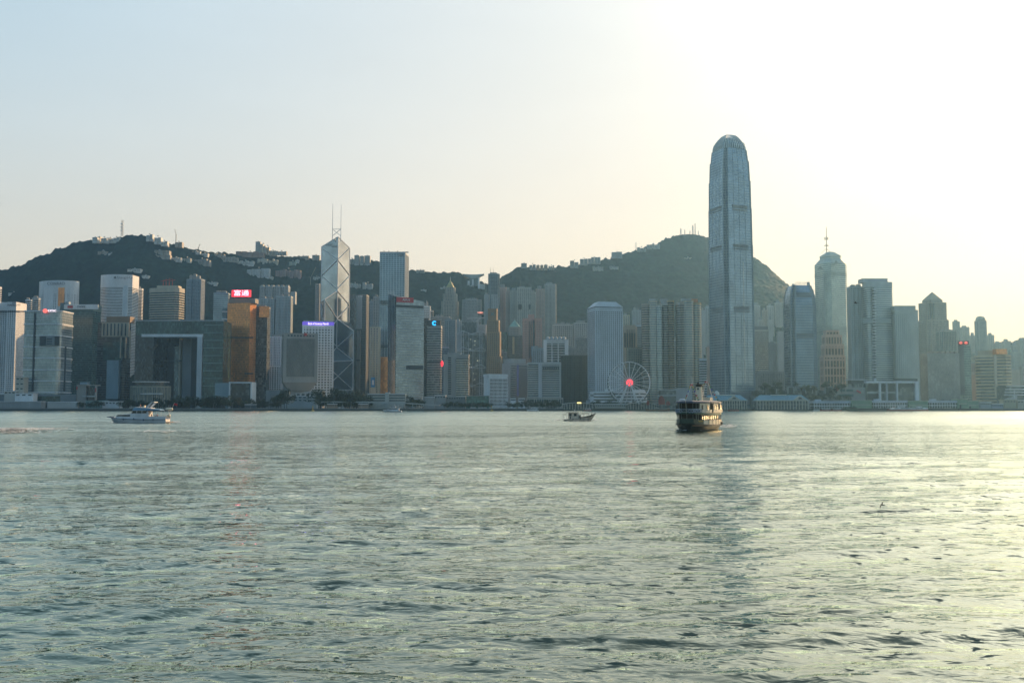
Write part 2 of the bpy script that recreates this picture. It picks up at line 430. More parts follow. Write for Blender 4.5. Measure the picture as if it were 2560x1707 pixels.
    sc = nt.nodes.new('ShaderNodeVectorMath'); sc.operation = 'ADD'; nt.links.new(sc0.outputs[0], sc.inputs[0]); nt.links.new(cb.outputs[0], sc.inputs[1])
    fin = nt.nodes.new('ShaderNodeVectorMath'); fin.operation = 'ADD'
    nt.links.new(s2.outputs[0], fin.inputs[0]); nt.links.new(sc.outputs[0], fin.inputs[1])
    nm = nt.nodes.new('ShaderNodeVectorMath'); nm.operation = 'NORMALIZE'; nt.links.new(fin.outputs[0], nm.inputs[0])
    nt.nodes.remove(p)
    df = nt.nodes.new('ShaderNodeBsdfDiffuse'); df.inputs['Color'].default_value = (0.004, 0.042, 0.032, 1)
    gl = nt.nodes.new('ShaderNodeBsdfAnisotropic'); gl.inputs['Color'].default_value = (0.95, 1.0, 0.90, 1)
    nt.links.new(rg, gl.inputs['Roughness']); nt.links.new(nm.outputs[0], gl.inputs['Normal']); nt.links.new(nm.outputs[0], df.inputs['Normal'])
    fr = nt.nodes.new('ShaderNodeFresnel'); fr.inputs['IOR'].default_value = 1.34; nt.links.new(nm.outputs[0], fr.inputs['Normal'])
    pw = nt.nodes.new('ShaderNodeMath'); pw.operation = 'POWER'; pw.inputs[1].default_value = 0.75; nt.links.new(fr.outputs[0], pw.inputs[0])
    pk = nt.nodes.new('ShaderNodeMath'); pk.operation = 'MULTIPLY'; pk.use_clamp = True; pk.inputs[1].default_value = 1.38; nt.links.new(pw.outputs[0], pk.inputs[0])
    mx = nt.nodes.new('ShaderNodeMixShader'); nt.links.new(pk.outputs[0], mx.inputs[0]); nt.links.new(df.outputs[0], mx.inputs[1]); nt.links.new(gl.outputs[0], mx.inputs[2])
    nt.links.new(mx.outputs[0], nt.nodes['Material Output'].inputs['Surface'])
    return m
M_WATER = water_material()
WR = random.Random(11)
WAVES = []
for k in range(70):
    lam = 0.55*(17/0.55)**(k/69.0)*(0.9+.2*WR.random())
    ang = R(WR.gauss(96, 18))          # crests run mostly across the view
    steep = (0.030 if lam < 1.4 else 0.033 if lam < 6 else 0.016)
    WAVES.append((lam, math.cos(ang), math.sin(ang), steep*lam/(2*math.pi), WR.random()*6.28))
def water_z(X, Y, D):
    Z = np.zeros(X.shape)
    wx = X + 1.2*vnoise(X, Y, 14, 5); wy = Y + 1.2*vnoise(X, Y, 11, 6)
    gust = 0.8 + 0.5*vnoise(X*.5, Y, 45, 8)
    for lam, c, s, a, ph in WAVES:
        fade = np.clip((lam/np.maximum(D, .01) - 2.5)/3.0, 0, 1)   # drop what the grid cannot carry
        th = (wx*c + wy*s)*2*math.pi/lam + ph
        Z += a*fade*(np.sin(th) + 0.18*np.cos(2*th))
    return Z*gust
rows = [8.0]
while rows[-1] < SHORE+12: rows.append(rows[-1] + max(0.07, rows[-1]**2*0.00009, rows[-1]*0.0016))
rows = np.array(rows); step = np.gradient(rows)
NC = 900
uu = np.linspace(-0.80, 0.80, NC)
Yg = np.repeat(rows[:, None], NC, 1); Xg = uu[None, :]*(Yg*0.9+12)
Dg = np.maximum(np.repeat(step[:, None], NC, 1), 0.5*(Yg*0.9+12)*1.6/NC)
print('water rows', len(rows))
# low bow-wave ridges left by passing boats
WAKES = [((0-60, 1083), (235, 1074), .55, 2.2), ((560, 1079), (700, 1073), .45, 2.0), ((1290,1093),(1700,1077), .30, 1.6), ((1180,1068),(1400,1052), .22, 1.6)]
def wake_z(X, Y):
    Z = np.zeros(X.shape)
    for (ax, ay), (bx, by), h, w in WAKES:
        a = ray(ax, ay); a = a*(-CAMZ/a.z); b = ray(bx, by); b = b*(-CAMZ/b.z)
        dx, dy = b.x-a.x, b.y-a.y; L2 = dx*dx+dy*dy
        t = ((X-a.x)*dx+(Y-a.y)*dy)/L2; tt = np.clip(t, 0, 1)
        d = np.hypot(X-a.x-tt*dx, Y-a.y-tt*dy) + 0.0
        w2 = w*1.6
        Z += h*np.exp(-(d/w2)**2)*(1+.5*vnoise(X, Y, 9, 4))
    return Z
Zg = water_z(Xg, Yg, Dg) + wake_z(Xg, Yg)
water = grid_from('water', Xg, Yg, Zg, M_WATER); tag(water, kind='structure')
g = MB(); g.face([(-14000,-3000,-.9),(14000,-3000,-.9),(14000,16000,-.9),(-14000,16000,-.9)])
w2 = g.build('water', M_WATER); tag(w2, kind='structure')

# ------------------------------------------------------------------ air
def haze():
    m = bpy.data.materials.new('haze'); m.use_nodes = True; nt = m.node_tree
    nt.nodes.clear()
    out = nt.nodes.new('ShaderNodeOutputMaterial'); v = nt.nodes.new('ShaderNodeVolumePrincipled')
    v.inputs['Color'].default_value = (0.27, 0.60, 1.0, 1)
    v.inputs['Density'].default_value = 0.000074
    v.inputs['Anisotropy'].default_value = 0.62
    nt.links.new(v.outputs[0], out.inputs['Volume'])
    b = MB(); b.box(-2700, 3000, -60, 4400, -6, 640)
    o = b.build('haze', m); tag(o, 'thin pale evening haze over the harbour and the hills', 'haze', kind='stuff')

# ------------------------------------------------------------------ building kit
WH=(.76,.79,.81); LG=(.38,.42,.44); MG=(.22,.25,.27); DG=(.09,.11,.12); BE=(.42,.38,.30); BR=(.24,.16,.10); PK=(.48,.30,.25); CR=(.50,.46,.36); BG=(.28,.37,.44)
def W(c, name='facade_cladding'): return mat(name, c, .6, 0, .10, .08)
def GD(pane=(1.6,3.6)): return glass('dark_glass', (.022,.034,.040), .14, pane, .5, 0.0, .6)
def GB(pane=(1.6,3.6)): return glass('blue_glass', (.06,.11,.14), .16, pane, .45, .25, .8)
def GG(pane=(1.6,3.6)): return glass('green_glass', (.035,.075,.072), .14, pane, .35, .15, .6)
def GM(pane=(1.6,3.6)): return glass('mirror_glass', (.25,.33,.37), .16, pane, .16, .6, .8)
def GL(pane=(1.6,3.6)): return glass('silver_glass', (.31,.38,.40), .20, pane, .14, .45, .8)
def GR(pane=(1.6,3.6)): return glass('grey_glass', (.10,.12,.125), .25, pane, .45, .2, .6)
def AU(pane=(1.6,3.6)): return glass('gold_glass', (.86,.33,.09), .24, pane, .16, .40, .8)
STEEL = mat('painted_steel', (.55,.58,.6), .4, .3); DARKM = mat('dark_louvre', (.045,.055,.06), .7); ROOFM = mat('roof_plant_grey', (.30,.32,.32), .8)

def poly_rot(p, deg):
    c, s = math.cos(R(deg)), math.sin(R(deg)); return [(x*c-y*s, x*s+y*c) for x, y in p]
def shape_poly(sh):
    k = sh[0]; a = sh[1] if len(sh) > 1 else .6; rot = sh[2] if len(sh) > 2 else 0
    h = a/2
    if k == 'rect': p = [(-.5,-h),(.5,-h),(.5,h),(-.5,h)]
    elif k == 'cham':
        c = sh[3] if len(sh) > 3 else .12
        p = [(-.5+c,-h),(.5-c,-h),(.5,-h+c),(.5,h-c),(.5-c,h),(-.5+c,h),(-.5,h-c),(-.5,-h+c)]
    elif k == 'notch':
        c = sh[3] if len(sh) > 3 else .1
        p = [(-.5+c,-h),(.5-c,-h),(.5-c,-h+c),(.5,-h+c),(.5,h-c),(.5-c,h-c),(.5-c,h),(-.5+c,h),(-.5+c,h-c),(-.5,h-c),(-.5,-h+c),(-.5+c,-h+c)]
    elif k == 'ell':
        n = 28; p = [(.5*math.cos(2*math.pi*(i+.5)/n), h*math.sin(2*math.pi*(i+.5)/n)) for i in range(n)]
    elif k == 'bow':     # bowed front, flat back
        n = 12; b = sh[3] if len(sh) > 3 else .12
        p = [(-.5+i/n, -h - b*(1-(2*i/n-1)**2)) for i in range(n+1)] + [(.5,h),(-.5,h)]
    elif k == 'comb':    # bays pushed in and out along the front
        n = sh[3] if len(sh) > 3 else 3; d = .07; p = []
        for i in range(n*2-1):
            y = -h if i % 2 == 0 else -h+d
            p += [(-.5+i/(n*2-1), y), (-.5+(i+1)/(n*2-1), y)]
        p += [(.5,h),(-.5,h)]
    elif k == 'cross':
        c = .22
        p = [(-.5+c,-h),(.5-c,-h),(.5-c,-h+c*a),(.5,-h+c*a),(.5,h-c*a),(.5-c,h-c*a),(.5-c,h),(-.5+c,h),(-.5+c,h-c*a),(-.5,h-c*a),(-.5,-h+c*a),(-.5+c,-h+c*a)]
    elif k == 'round':   # rounded front corners
        r = sh[3] if len(sh) > 3 else .15; p = []
        for cx, cy, a0 in ((-.5+r,-h+r,180),(.5-r,-h+r,270),(.5-r,h-r,0),(-.5+r,h-r,90)):
            for i in range(5): t = R(a0+i*22.5); p.append((cx+r*math.cos(t), cy+r*math.sin(t)))
    return poly_rot(p, rot)
def fit(sh, x0, x1, ytop, Y):
    "scale and place a unit footprint so that it spans photograph columns x0..x1 with its nearest corner at distance Y"
    p = shape_poly(sh); z = zat(ytop, Y)
    s = (x1-x0)*Y/F; cx = ((x0+x1)/2-1280)*Y/F
    ymin = min(q[1] for q in p)
    for _ in range(14):
        pr = [proj(cx+q[0]*s, Y+(q[1]-ymin)*s, z)[0] for q in p]
        s *= (x1-x0)/(max(pr)-min(pr)); pr = [proj(cx+q[0]*s, Y+(q[1]-ymin)*s, z)[0] for q in p]
        cx += ((x0+x1)-(max(pr)+min(pr)))/2*Y/F
    cy = Y - ymin*s
    return [(q[0]*s, q[1]*s) for q in p], (cx, cy)
def offset(poly, d):
    n = len(poly); out = []
    for i in range(n):
        a, b, c = poly[i-1], poly[i], poly[(i+1) % n]
        def nrm(p, q):
            L = math.hypot(q[0]-p[0], q[1]-p[1]) or 1; return ((q[1]-p[1])/L, -(q[0]-p[0])/L)
        n1, n2 = nrm(a, b), nrm(b, c); k = 1+n1[0]*n2[0]+n1[1]*n2[1]
        k = max(k, .35)
        out.append((b[0]+(n1[0]+n2[0])*d/k, b[1]+(n1[1]+n2[1])*d/k))
    return out
def skin(parent, poly, z0, z1, core, wall, fh=3.8, sh=1.3, ps=0, pw=.8, proud=.45, top=1.8, bottom=0, name='', cap=True, skip=(), frame_name='facade_frame'):
    "glass core with real floor bands and piers standing proud of it"
    b = MB(); b.prism(poly, z0, z1, cap); b.build(name+'glazing', core, parent)
    m = MB(); n = 0
    if sh > 0:
        k = 0; z = z0+bottom
        ring = offset(poly, proud)
        while z < z1-top-.3:
            m.prism(ring, z, min(z+sh, z1-top), True, True); z += fh; n += 1
    if top > 0:
        m.prism(offset(poly, proud+.06), z1-top, z1+.9, True, True)
    if ps > 0:
        for i in range(len(poly)):
            a, c = poly[i], poly[(i+1) % len(poly)]; L = math.hypot(c[0]-a[0], c[1]-a[1])
            if L < 2.2 or i in skip: continue
            ex, ey = (c[0]-a[0])/L, (c[1]-a[1])/L; nx, ny = ey, -ex
            if ny > .55: continue                       # faces away from the harbour, towards the hill
            k = max(1, round(L/ps)); pr = proud+.10
            for j in range(k+1):
                t = j*L/k; t0 = max(0, min(t-pw/2, L-pw)); t1 = t0+pw
                P = [(a[0]+ex*t0, a[1]+ey*t0), (a[0]+ex*t0+nx*pr, a[1]+ey*t0+ny*pr), (a[0]+ex*t1+nx*pr, a[1]+ey*t1+ny*pr), (a[0]+ex*t1, a[1]+ey*t1)]
                zt = z1-top+.02 if top > 0 else z1
                for q in range(3): m.face([(P[q][0],P[q][1],z0),(P[q+1][0],P[q+1][1],z0),(P[q+1][0],P[q+1][1],zt),(P[q][0],P[q][1],zt)])
                m.face([(p_[0],p_[1],zt) for p_ in P])
    if m.f: m.build(name+frame_name, wall, parent)
def base_z(x, y): return float(hill_h(x, y)) - 3 if y > FOOT-70 else GZ-.3
BR_ = random.Random(5)
def roofs(root, poly, z, k=2, hgt=5, wall=None, seed=0):
    rr = random.Random(seed)
    xs = [p[0] for p in poly]; ys = [p[1] for p in poly]; w = max(xs)-min(xs); d = max(ys)-min(ys)
    x = min(xs)+w*.14
    for i in range(k):
        ww = w*.72/k*rr.uniform(.55, .95); hh = hgt*rr.uniform(.6, 1.15); y0 = min(ys)+d*rr.uniform(.25, .4)
        b = MB(); b.box(x, x+ww, y0, y0+d*.35, z-.2, z+hh)
        for j in range(3):
            q = x+ww*(.15+.3*j); b.box(q, q+.1*ww, y0+1, y0+2.5, z+hh-.1, z+hh+1.2)
        b.build('roof_plant', wall or ROOFM, root); x += w*.72/k
def bld(name, label, x0, x1, ytop, Y, sh=('rect',.6,0), core=None, wall=None, fh=3.8, sp=1.3, ps=0, pw=.8, proud=.45, top=1.8, roof=2, rh=5, cat='tower', z0=None, group=None, bottom=0):
    poly, (cx, cy) = fit(sh, x0, x1, ytop, Y)
    bz = base_z(cx, cy) if z0 is None else z0
    root = empty(name, (cx, cy, bz), label, cat, group)
    H = zat(ytop, Y)-bz
    skin(root, poly, 0, H, core or GD(), W(wall or LG), fh, sp, ps, pw, proud, top, bottom)
    if roof: roofs(root, poly, H, roof, rh, None, int(x0*7+ytop))
    BL[root.name] = (root, poly, H); root_poly[root.name] = (poly, H)
    return root, poly, H
BL = {}; root_poly = {}
def lb(root, name, px0, px1, py0, py1, Y, d, material, z0=None, mid=None):
    "box part in front elevation: photograph pixels at plane Y, depth d behind it"
    a = at(px0, (py0+py1)/2 if mid is None else mid, Y); b = at(px1, (py0+py1)/2 if mid is None else mid, Y)
    zt = zat(py0, Y); zb = zat(py1, Y) if z0 is None else z0
    L = root.location if root else Vector((0,0,0))
    m = MB(); m.box(a.x-L.x, b.x-L.x, Y-L.y, Y+d-L.y, zb-L.z, zt-L.z)
    return m.build(name, material, root)
def base(name, label, px, Y, cat='building', group=None, z=None):
    x = (px-1280)*Y/F
    return empty(name, (x, Y, base_z(x, Y) if z is None else z), label, cat, group)
def text_part(root, name, s, px, py, Y, hpx, material, ext=.15, spacing=1.0, sx=1.0, yaw=0, font=None):
    "raised lettering, centred at the photograph pixel, facing the water"
    cu = bpy.data.curves.new('lettering', 'FONT'); cu.body = s; cu.align_x = 'CENTER'; cu.align_y = 'CENTER'
    cu.size = hpx*Y/F*1.36; cu.extrude = ext; cu.space_character = spacing; cu.resolution_u = 3
    tmp = bpy.data.objects.new('lettering', cu); COL.objects.link(tmp)
    dg = bpy.context.evaluated_depsgraph_get(); me = bpy.data.meshes.new_from_object(tmp.evaluated_get(dg))
    COL.objects.unlink(tmp); bpy.data.objects.remove(tmp)
    me.materials.clear(); me.materials.append(material)
    M = Matrix.Translation(at(px, py, Y)-(root.location if root else Vector((0,0,0)))) @ Matrix.Rotation(R(yaw), 4, 'Z') @ Matrix.Rotation(R(90), 4, 'X') @ Matrix.Diagonal((sx, 1, 1, 1))
    me.transform(M); o = bpy.data.objects.new(name, me); COL.objects.link(o)
    if root: o.parent = root
    return o
def edge_panel(root, name, poly, i, t0, t1, z0, z1, material, proud=.7):
    a, c = poly[i], poly[(i+1) % len(poly)]; L = math.hypot(c[0]-a[0], c[1]-a[1]); ex, ey = (c[0]-a[0])/L, (c[1]-a[1])/L; nx, ny = ey, -ex
    P = [(a[0]+ex*L*t0+nx*proud, a[1]+ey*L*t0+ny*proud), (a[0]+ex*L*t1+nx*proud, a[1]+ey*L*t1+ny*proud), (a[0]+ex*L*t1-nx, a[1]+ey*L*t1-ny), (a[0]+ex*L*t0-nx, a[1]+ey*L*t0-ny)]
    m = MB(); m.prism(P, z0, z1, True, True); return m.build(name, material, root)
def mast(root, name, p0, p1, r=.35, material=None):
    L = root.location if root else Vector((0,0,0))
    m = MB(); m.tube([Vector(p0)-L, Vector(p0)*.5+Vector(p1)*.5-L, Vector(p1)-L], r, 6, r*.5); return m.build(name, material or STEEL, root)
def LED(name, c, e=1.0): return mat(name, c, .5, 0, emit=e)
RED_LED = LED('red_led_screen', (.9,.03,.06), 1.1); WHITE_LED = LED('white_lit_letters', (1,.85,.95), 1.5)
# ------------------------------------------------------------------ left third of the skyline
T = 'tower'
bld('hotel_tower', 'white hotel block cut off by the left edge, high on the far slope', -60, 4, 716, 1990, ('rect',.5), GD(), WH, roof=0)
r, p, H = bld('hotel_tower', 'white and blue striped hotel tower at the far left shore, sign band on its parapet', -62, 66, 756, 1600, ('comb',.5,0,3), GB(), WH, 3.4, 1.5, 3.2, 1.3, top=13, roof=0)
text_part(r, 'sign_lettering', 'JW', 35, 757, 1598.6, 5, W((.12,.12,.14),'dark_sign_letters')); text_part(r, 'sign_lettering', 'MARRIOTT', 35, 763, 1598.6, 5, W((.12,.12,.14),'dark_sign_letters'))
lb(r, 'mechanical_band', -61, 65, 777, 780, 1598.9, 1.5, DARKM)
r, p, H = bld('office_block', 'white curved block with arched roof top peeping out behind the striped hotel', 64, 80, 750, 1850, ('ell',.8), GD(), WH, roof=1, cat='building')
bld('office_block', 'narrow stepped white block left of the oval hotel', 80, 101, 746, 1880, ('comb',.6,0,2), GR(), LG, roof=1, cat='building')
# oval hotel
r, p, H = bld('hotel_tower', 'white oval hotel tower with dark capitals on its tall crown band', 99, 198, 702, 2000, ('ell',.55,-14), GD((3,3.2)), WH, 3.3, 1.7, 4.2, 1.9, top=26, roof=0)
text_part(r, 'sign_lettering', 'CONRAD', 140, 709, 1996, 7.5, W((.10,.10,.12),'dark_sign_letters'), yaw=-4, spacing=1.1)
lb(r, 'blank_wall', 108, 138, 718, 790, 2001, 4, W(WH)); lb(r, 'sun_painted_bay', 145, 160, 719, 765, 1999, 3, AU())  # gold glass on the bay stands in for sunlight
# curtain wall tower with white slabs
def citic():
    r = base('office_tower', 'pale glass tower with seven white floor slabs under a lit red sign', 122, 1480, T)
    zt = zat(776, 1480); poly, c = fit(('round',.8,0,.14), 62, 183, 776, 1480); r.location = (c[0], c[1], GZ-.3)
    H = zt-r.location.z
    skin(r, poly, 0, H, GL((1.5,4)), W(LG), 4.1, .5, 0, top=0, proud=.12)
    for py in (776, 809, 837.5, 865.6, 894, 923, 951, 979.5):
        z = zat(py, 1480)-r.location.z; m = MB(); m.prism(offset(poly, 1.1), z-1.6, z, True, True); m.build('floor_slab', W(WH), r)
    lb(r, 'void', 99, 148, 840, 864, 1476.6, 1.5, DARKM); lb(r, 'void_core', 115, 136, 841, 864, 1476.2, 1.6, W(MG)); lb(r, 'corner_strip', 82, 86, 782, 978, 1478.6, 1, DARKM)
    for i in range(3): lb(r, 'louvre', 117, 130, 846+i*6, 849+i*6, 1475.9, 1, DARKM)
    lb(r, 'corner_strip', 160, 164, 866, 978, 1478.4, 1, DARKM)
    m = MB(); pz = at(113, 777, 1477); q = pz-r.location; m.tube([q+Vector((0,-1,0)), q+Vector((0,.2,0))], 3.1, 16); m.build('sign_emblem', LED('lit_red_emblem',(.95,.12,.10),1.5), r)
    text_part(r, 'sign_lettering', 'CITIC', 130, 777, 1476, 5.5, WHITE_LED, spacing=1.15)
    lb(r, 'podium', 55, 190, 986, 1008, 1466, 14, W(MG)); lb(r, 'podium_glass', 82, 150, 990, 1004, 1465.6, 3, GG())
citic()
r, p, H = bld('office_tower', 'dark green glass tower with a white sign band under its flat roof', 160, 253, 762, 1750, ('rect',.5,-6), GG((2,4)), (.10,.2,.18), 4, .8, 0, top=11, roof=0)
for c in r.children:
    if c.name.startswith('facade_frame'): c.data.materials[0] = W((.10,.17,.16),'green_spandrel')
lb(r, 'sign_band', 160, 245, 761, 773, 1747.5, 2, W(WH)); text_part(r, 'sign_lettering', 'SWIRE', 203, 767, 1746.6, 5.5, W((.12,.12,.14),'dark_sign_letters'))
lb(r, 'sign_emblem', 169, 182, 764, 770, 1747, 1, mat('red_sign_paint',(.5,.03,.03),.5)); lb(r, 'roof_plant', 163, 172, 754, 761, 1760, 8, W(BG)); lb(r, 'roof_plant', 150, 163, 757, 790, 1762, 8, GB())
# dark block with brown roof house
r, p, H = bld('office_block', 'black glass block with pale upper storeys and a brown roof house', 245, 328, 806, 1600, ('rect',.6,4), GD((3,4)), DG, 4, .6, 0, top=0, roof=0)
lb(r, 'roof_house', 266, 325, 791, 806, 1612, 20, W(BR)); lb(r, 'upper_storeys', 254, 322, 806, 842, 1597, 3, W(BE))
for i in range(7): lb(r, 'window_column', 258+i*9, 261+i*9, 809, 839, 1596.4, 1, DARKM)
lb(r, 'glass_bay', 258, 306, 856, 900, 1597.5, 2, GG((4,4))); lb(r, 'blue_panel_wall', 266, 296, 900, 997, 1594, 8, W((.22,.34,.42)))
lb(r, 'corner_pier', 300, 303, 826, 895, 1597, 2, W(BE)); lb(r, 'corner_pier', 312, 315, 826, 895, 1597, 2, W(BE)); lb(r, 'corner_pier', 323, 326, 826, 895, 1597, 2, W(BE))
# white curved hotel
r, p, H = bld('hotel_tower', 'tall white bowed hotel with a dark script sign on its crown', 253, 347, 687, 2050, ('bow',.45,-3,.16), GD((3,3.2)), WH, 3.3, 1.8, 0, top=26, roof=0)
lb(r, 'blank_wall', 288, 318, 714, 800, 2052, 4, W((.6,.68,.73)))
text_part(r, 'sign_lettering', 'Shangri-La', 312, 694, 2038, 7, W((.14,.14,.16),'dark_sign_letters')); m = MB(); q = at(288, 694, 2040)-r.location; m.tube([q+Vector((0,-1,0)), q+Vector((0,.5,0))], 2.6, 8); m.build('sign_emblem', W((.14,.14,.16),'dark_sign_letters'), r)
bld('apartment_block', 'slim white balconied block tucked behind the bowed hotel', 340, 358, 722, 2120, ('rect',.6), GD(), WH, 3.2, 1.5, 0, roof=1)
# beige office slab
r, p, H = bld('office_tower', 'beige slab with dark ribbon windows and red aerials on its roof', 375, 461, 720, 1850, ('cham',.5,-12,.1), GD((3,4)), CR, 4.6, 2.1, 0, proud=.7, top=7, roof=0)
lb(r, 'roof_house', 392, 446, 714, 722, 1862, 18, W(CR))
for k, (px, hh) in enumerate(((408,12),(415,14),(423,15),(431,13))):
    P = at(px, 714, 1866); mast(r, 'aerial', P, P+Vector((0,0,hh)), .5, mat('red_paint',(.5,.05,.04),.5)); 
    m = MB(); q = P-r.location; m.bar(q+Vector((-5,0,hh*.7)), q+Vector((5,0,hh*.85)), .6); m.build('aerial_arm', mat('red_paint',(.5,.05,.04),.5), r)
r, p, H = bld('apartment_tower', 'unfinished blue sheeted apartment tower with a ragged top against the wooded slope', 467, 512, 698, 2180, ('comb',.6,-6,2), GB((2,3.2)), (.20,.28,.36), 3.2, 1.2, 3.6, .8, roof=3, rh=12)
# government complex: a great gate
def gate():
    r = base('government_building', 'vast gate shaped glass building with an open centre and a white inner frame', 450, 1570, 'building')
    gm = GG((2,4.2)); dk = GD((2,4.2))
    lb(r, 'left_wing', 337, 383, 826, 1000, 1570, 45, dk, z0=GZ-.3, mid=900); lb(r, 'top_wing', 337, 510, 802, 838, 1569.5, 46, gm, mid=900)
    lb(r, 'right_wing', 507, 557, 802, 1000, 1569, 46, gm, z0=GZ-.3, mid=900)
    lb(r, 'white_soffit', 352, 506, 835, 842, 1567, 30, W(WH), mid=900); lb(r, 'white_fin', 492, 504, 842, 985, 1566, 30, W((.55,.6,.63)), z0=GZ-.3, mid=900)
    lb(r, 'roof_parapet', 338, 557, 800, 803, 1568.5, 3, W(LG), mid=900)
    for i in range(9): lb(r, 'floor_line', 508, 556, 812+i*19, 813.6+i*19, 1568.2, 1, W((.25,.36,.36)), mid=900)
    lb(r, 'rear_block', 383, 415, 842, 998, 1600, 20, dk, z0=GZ-.3, mid=900); lb(r, 'rear_block', 416, 436, 860, 998, 1606, 18, DARKM, z0=GZ-.3, mid=900)
    lb(r, 'rear_glass_tower', 436, 447, 866, 990, 1604, 15, GB(), z0=GZ-.3, mid=900); lb(r, 'rear_edge', 447, 450.5, 846, 990, 1603, 15, W(CR), z0=GZ-.3, mid=900); lb(r, 'painted_rear_shade', 383, 492, 842, 1000, 1622, 4, DARKM, z0=GZ-.3, mid=900); lb(r, 'rear_wall', 456, 478, 846, 990, 1608, 12, W(MG), z0=GZ-.3, mid=900)  # dark sheet at the back added to fill the opening with shade
    lb(r, 'rear_block', 478, 492, 842, 990, 1604, 18, DARKM, z0=GZ-.3, mid=900)
    lb(r, 'link_bridge', 383, 452, 900, 903, 1598, 4, W(DG), mid=900)
gate()
# low round chamber
def chamber():
    r = base('council_chamber', 'low round beige chamber with a silver rimmed roof in front of the gate building', 377, 1475)
    poly, c = fit(('ell',.7), 327, 427, 966, 1470); r.location = (c[0], c[1], GZ-.3); H = zat(966, 1470)-r.location.z
    skin(r, poly, 0, H, GR((2,4)), W((.30,.30,.24)), 30, 0, 2.6, .7, top=1.2)
    p2 = [(x*.88, y*.88) for x, y in poly]; m = MB(); m.prism(p2, H, H+6.5); m.build('upper_storey', GD(), r)
    m = MB(); m.prism([(x*.94, y*.94) for x, y in poly], H+6.5, H+8, True, True); m.build('roof_rim', STEEL, r)
    lb(r, 'window_band', 350, 405, 983, 985, 1468.2, 3, W(WH))
chamber()
r, p, H = bld('office_tower', 'pale blue glazed tower shouldering the gold tower on its left', 534, 575, 733, 1760, ('rect',.6,4), GM((2,3.8)), BG, 3.8, .8, 0, roof=2, rh=5)
lb(r, 'corner_bay', 554, 570, 770, 1000, 1755, 8, GB(), z0=GZ-.3); 
for py in (778, 797, 812, 826): lb(r, 'bay_frame', 555, 570, py, py+2, 1753.8, 2, W(WH))
# gold tower
r, p, H = bld('office_tower', 'copper gold mirror tower under a glowing red sign with Chinese characters', 569, 641, 757, 1640, ('rect',.6,-10), AU((2,4)), (.55,.26,.10), 4, .55, 0, proud=.25, top=0, roof=0)
lb(r, 'roof_house', 571, 638, 746, 757, 1646, 22, W((.28,.25,.22))); lb(r, 'mechanical_band', 570, 632, 842, 845, 1636.5, 3, DARKM)
lb(r, 'mechanical_band', 612, 632, 932, 935, 1636.5, 3, DARKM)
s = lb(r, 'sign_board', 579, 627, 725, 742, 1643, 2, RED_LED)
text_part(r, 'sign_lettering', '富通', 603, 733.5, 1642, 11.5, LED('pink_lit_letters',(1,.75,.95),1.6), sx=1.25)
lb(r, 'sign_post', 584, 586, 742, 747, 1645, 1.5, DARKM); lb(r, 'sign_post', 619, 621, 742, 747, 1645, 1.5, DARKM)
r = base('low_building', 'blue grey box and white framed dark glass front at the foot of the gold tower', 582, 1485)
lb(r, 'side_block', 537, 574, 957, 1000, 1486, 25, W((.25,.35,.40)), z0=GZ-.3); lb(r, 'glass_front', 575, 626, 958, 1000, 1487, 24, GD((3,4)), z0=GZ-.3)
lb(r, 'white_frame', 572, 629, 954.5, 957.6, 1484, 26, W(WH)); lb(r, 'white_frame', 626, 629, 957.6, 1000, 1484, 26, W(WH), z0=GZ-.3); lb(r, 'white_frame', 572, 575, 957.6, 1000, 1484, 26, W(WH), z0=GZ-.3)
r, p, H = bld('office_tower', 'dark glass tower with a top corner painted as if sunlit, right of the gold tower', 641, 676, 768, 1670, ('rect',.7,-8), GR((2,4)), DG, 4, .7, 0, roof=1)
lb(r, 'sun_painted_top', 648, 672, 766, 793, 1664, 2, AU())  # gold glass panel stands in for the sun's reflection
bld('apartment_tower', 'left one of two blue green apartment towers behind the dark mirrored tower', 641, 692, 747, 1960, ('comb',.6,0,3), GB((2,3.2)), (.42,.50,.52), 3.2, 1.4, 3.5, 1.3, roof=2)
bld('apartment_tower', 'right one of two blue green apartment towers, slightly taller and closer to the slope', 690, 732, 741, 1960, ('comb',.6,0,3), GB((2,3.2)), (.42,.50,.52), 3.2, 1.4, 3.5, 1.3, roof=2)
r, p, H = bld('apartment_block', 'pale apartment block with a battlement like roofline above the twin apartment towers', 650, 725, 716, 2130, ('comb',.3,0,4), GR((2,3.2)), LG, 3.2, 1.5, 4, 1.5, roof=0)
for i in range(6): lb(r, 'roof_plant', 652+i*12.5, 659+i*12.5, 712.5, 716, 2134, 8, W(LG))
lb(r, 'side_wing', 724, 738, 729, 760, 2134, 14, W(LG))
bld('apartment_block', 'mid height apartment block with white balcony stack low behind the beige inverted tower', 673, 708, 842, 1860, ('comb',.6,-4,2), GB((2,3.2)), WH, 3.2, 1.4, 4.5, 1.6, roof=1, cat='building')
bld('low_building', 'small white block of six bays between dark trees left of the inverted tower', 673, 707, 914, 1700, ('rect',.4), GD((3,3.4)), WH, 3.4, 1.6, 4.5, 1.8, roof=0, cat='building')
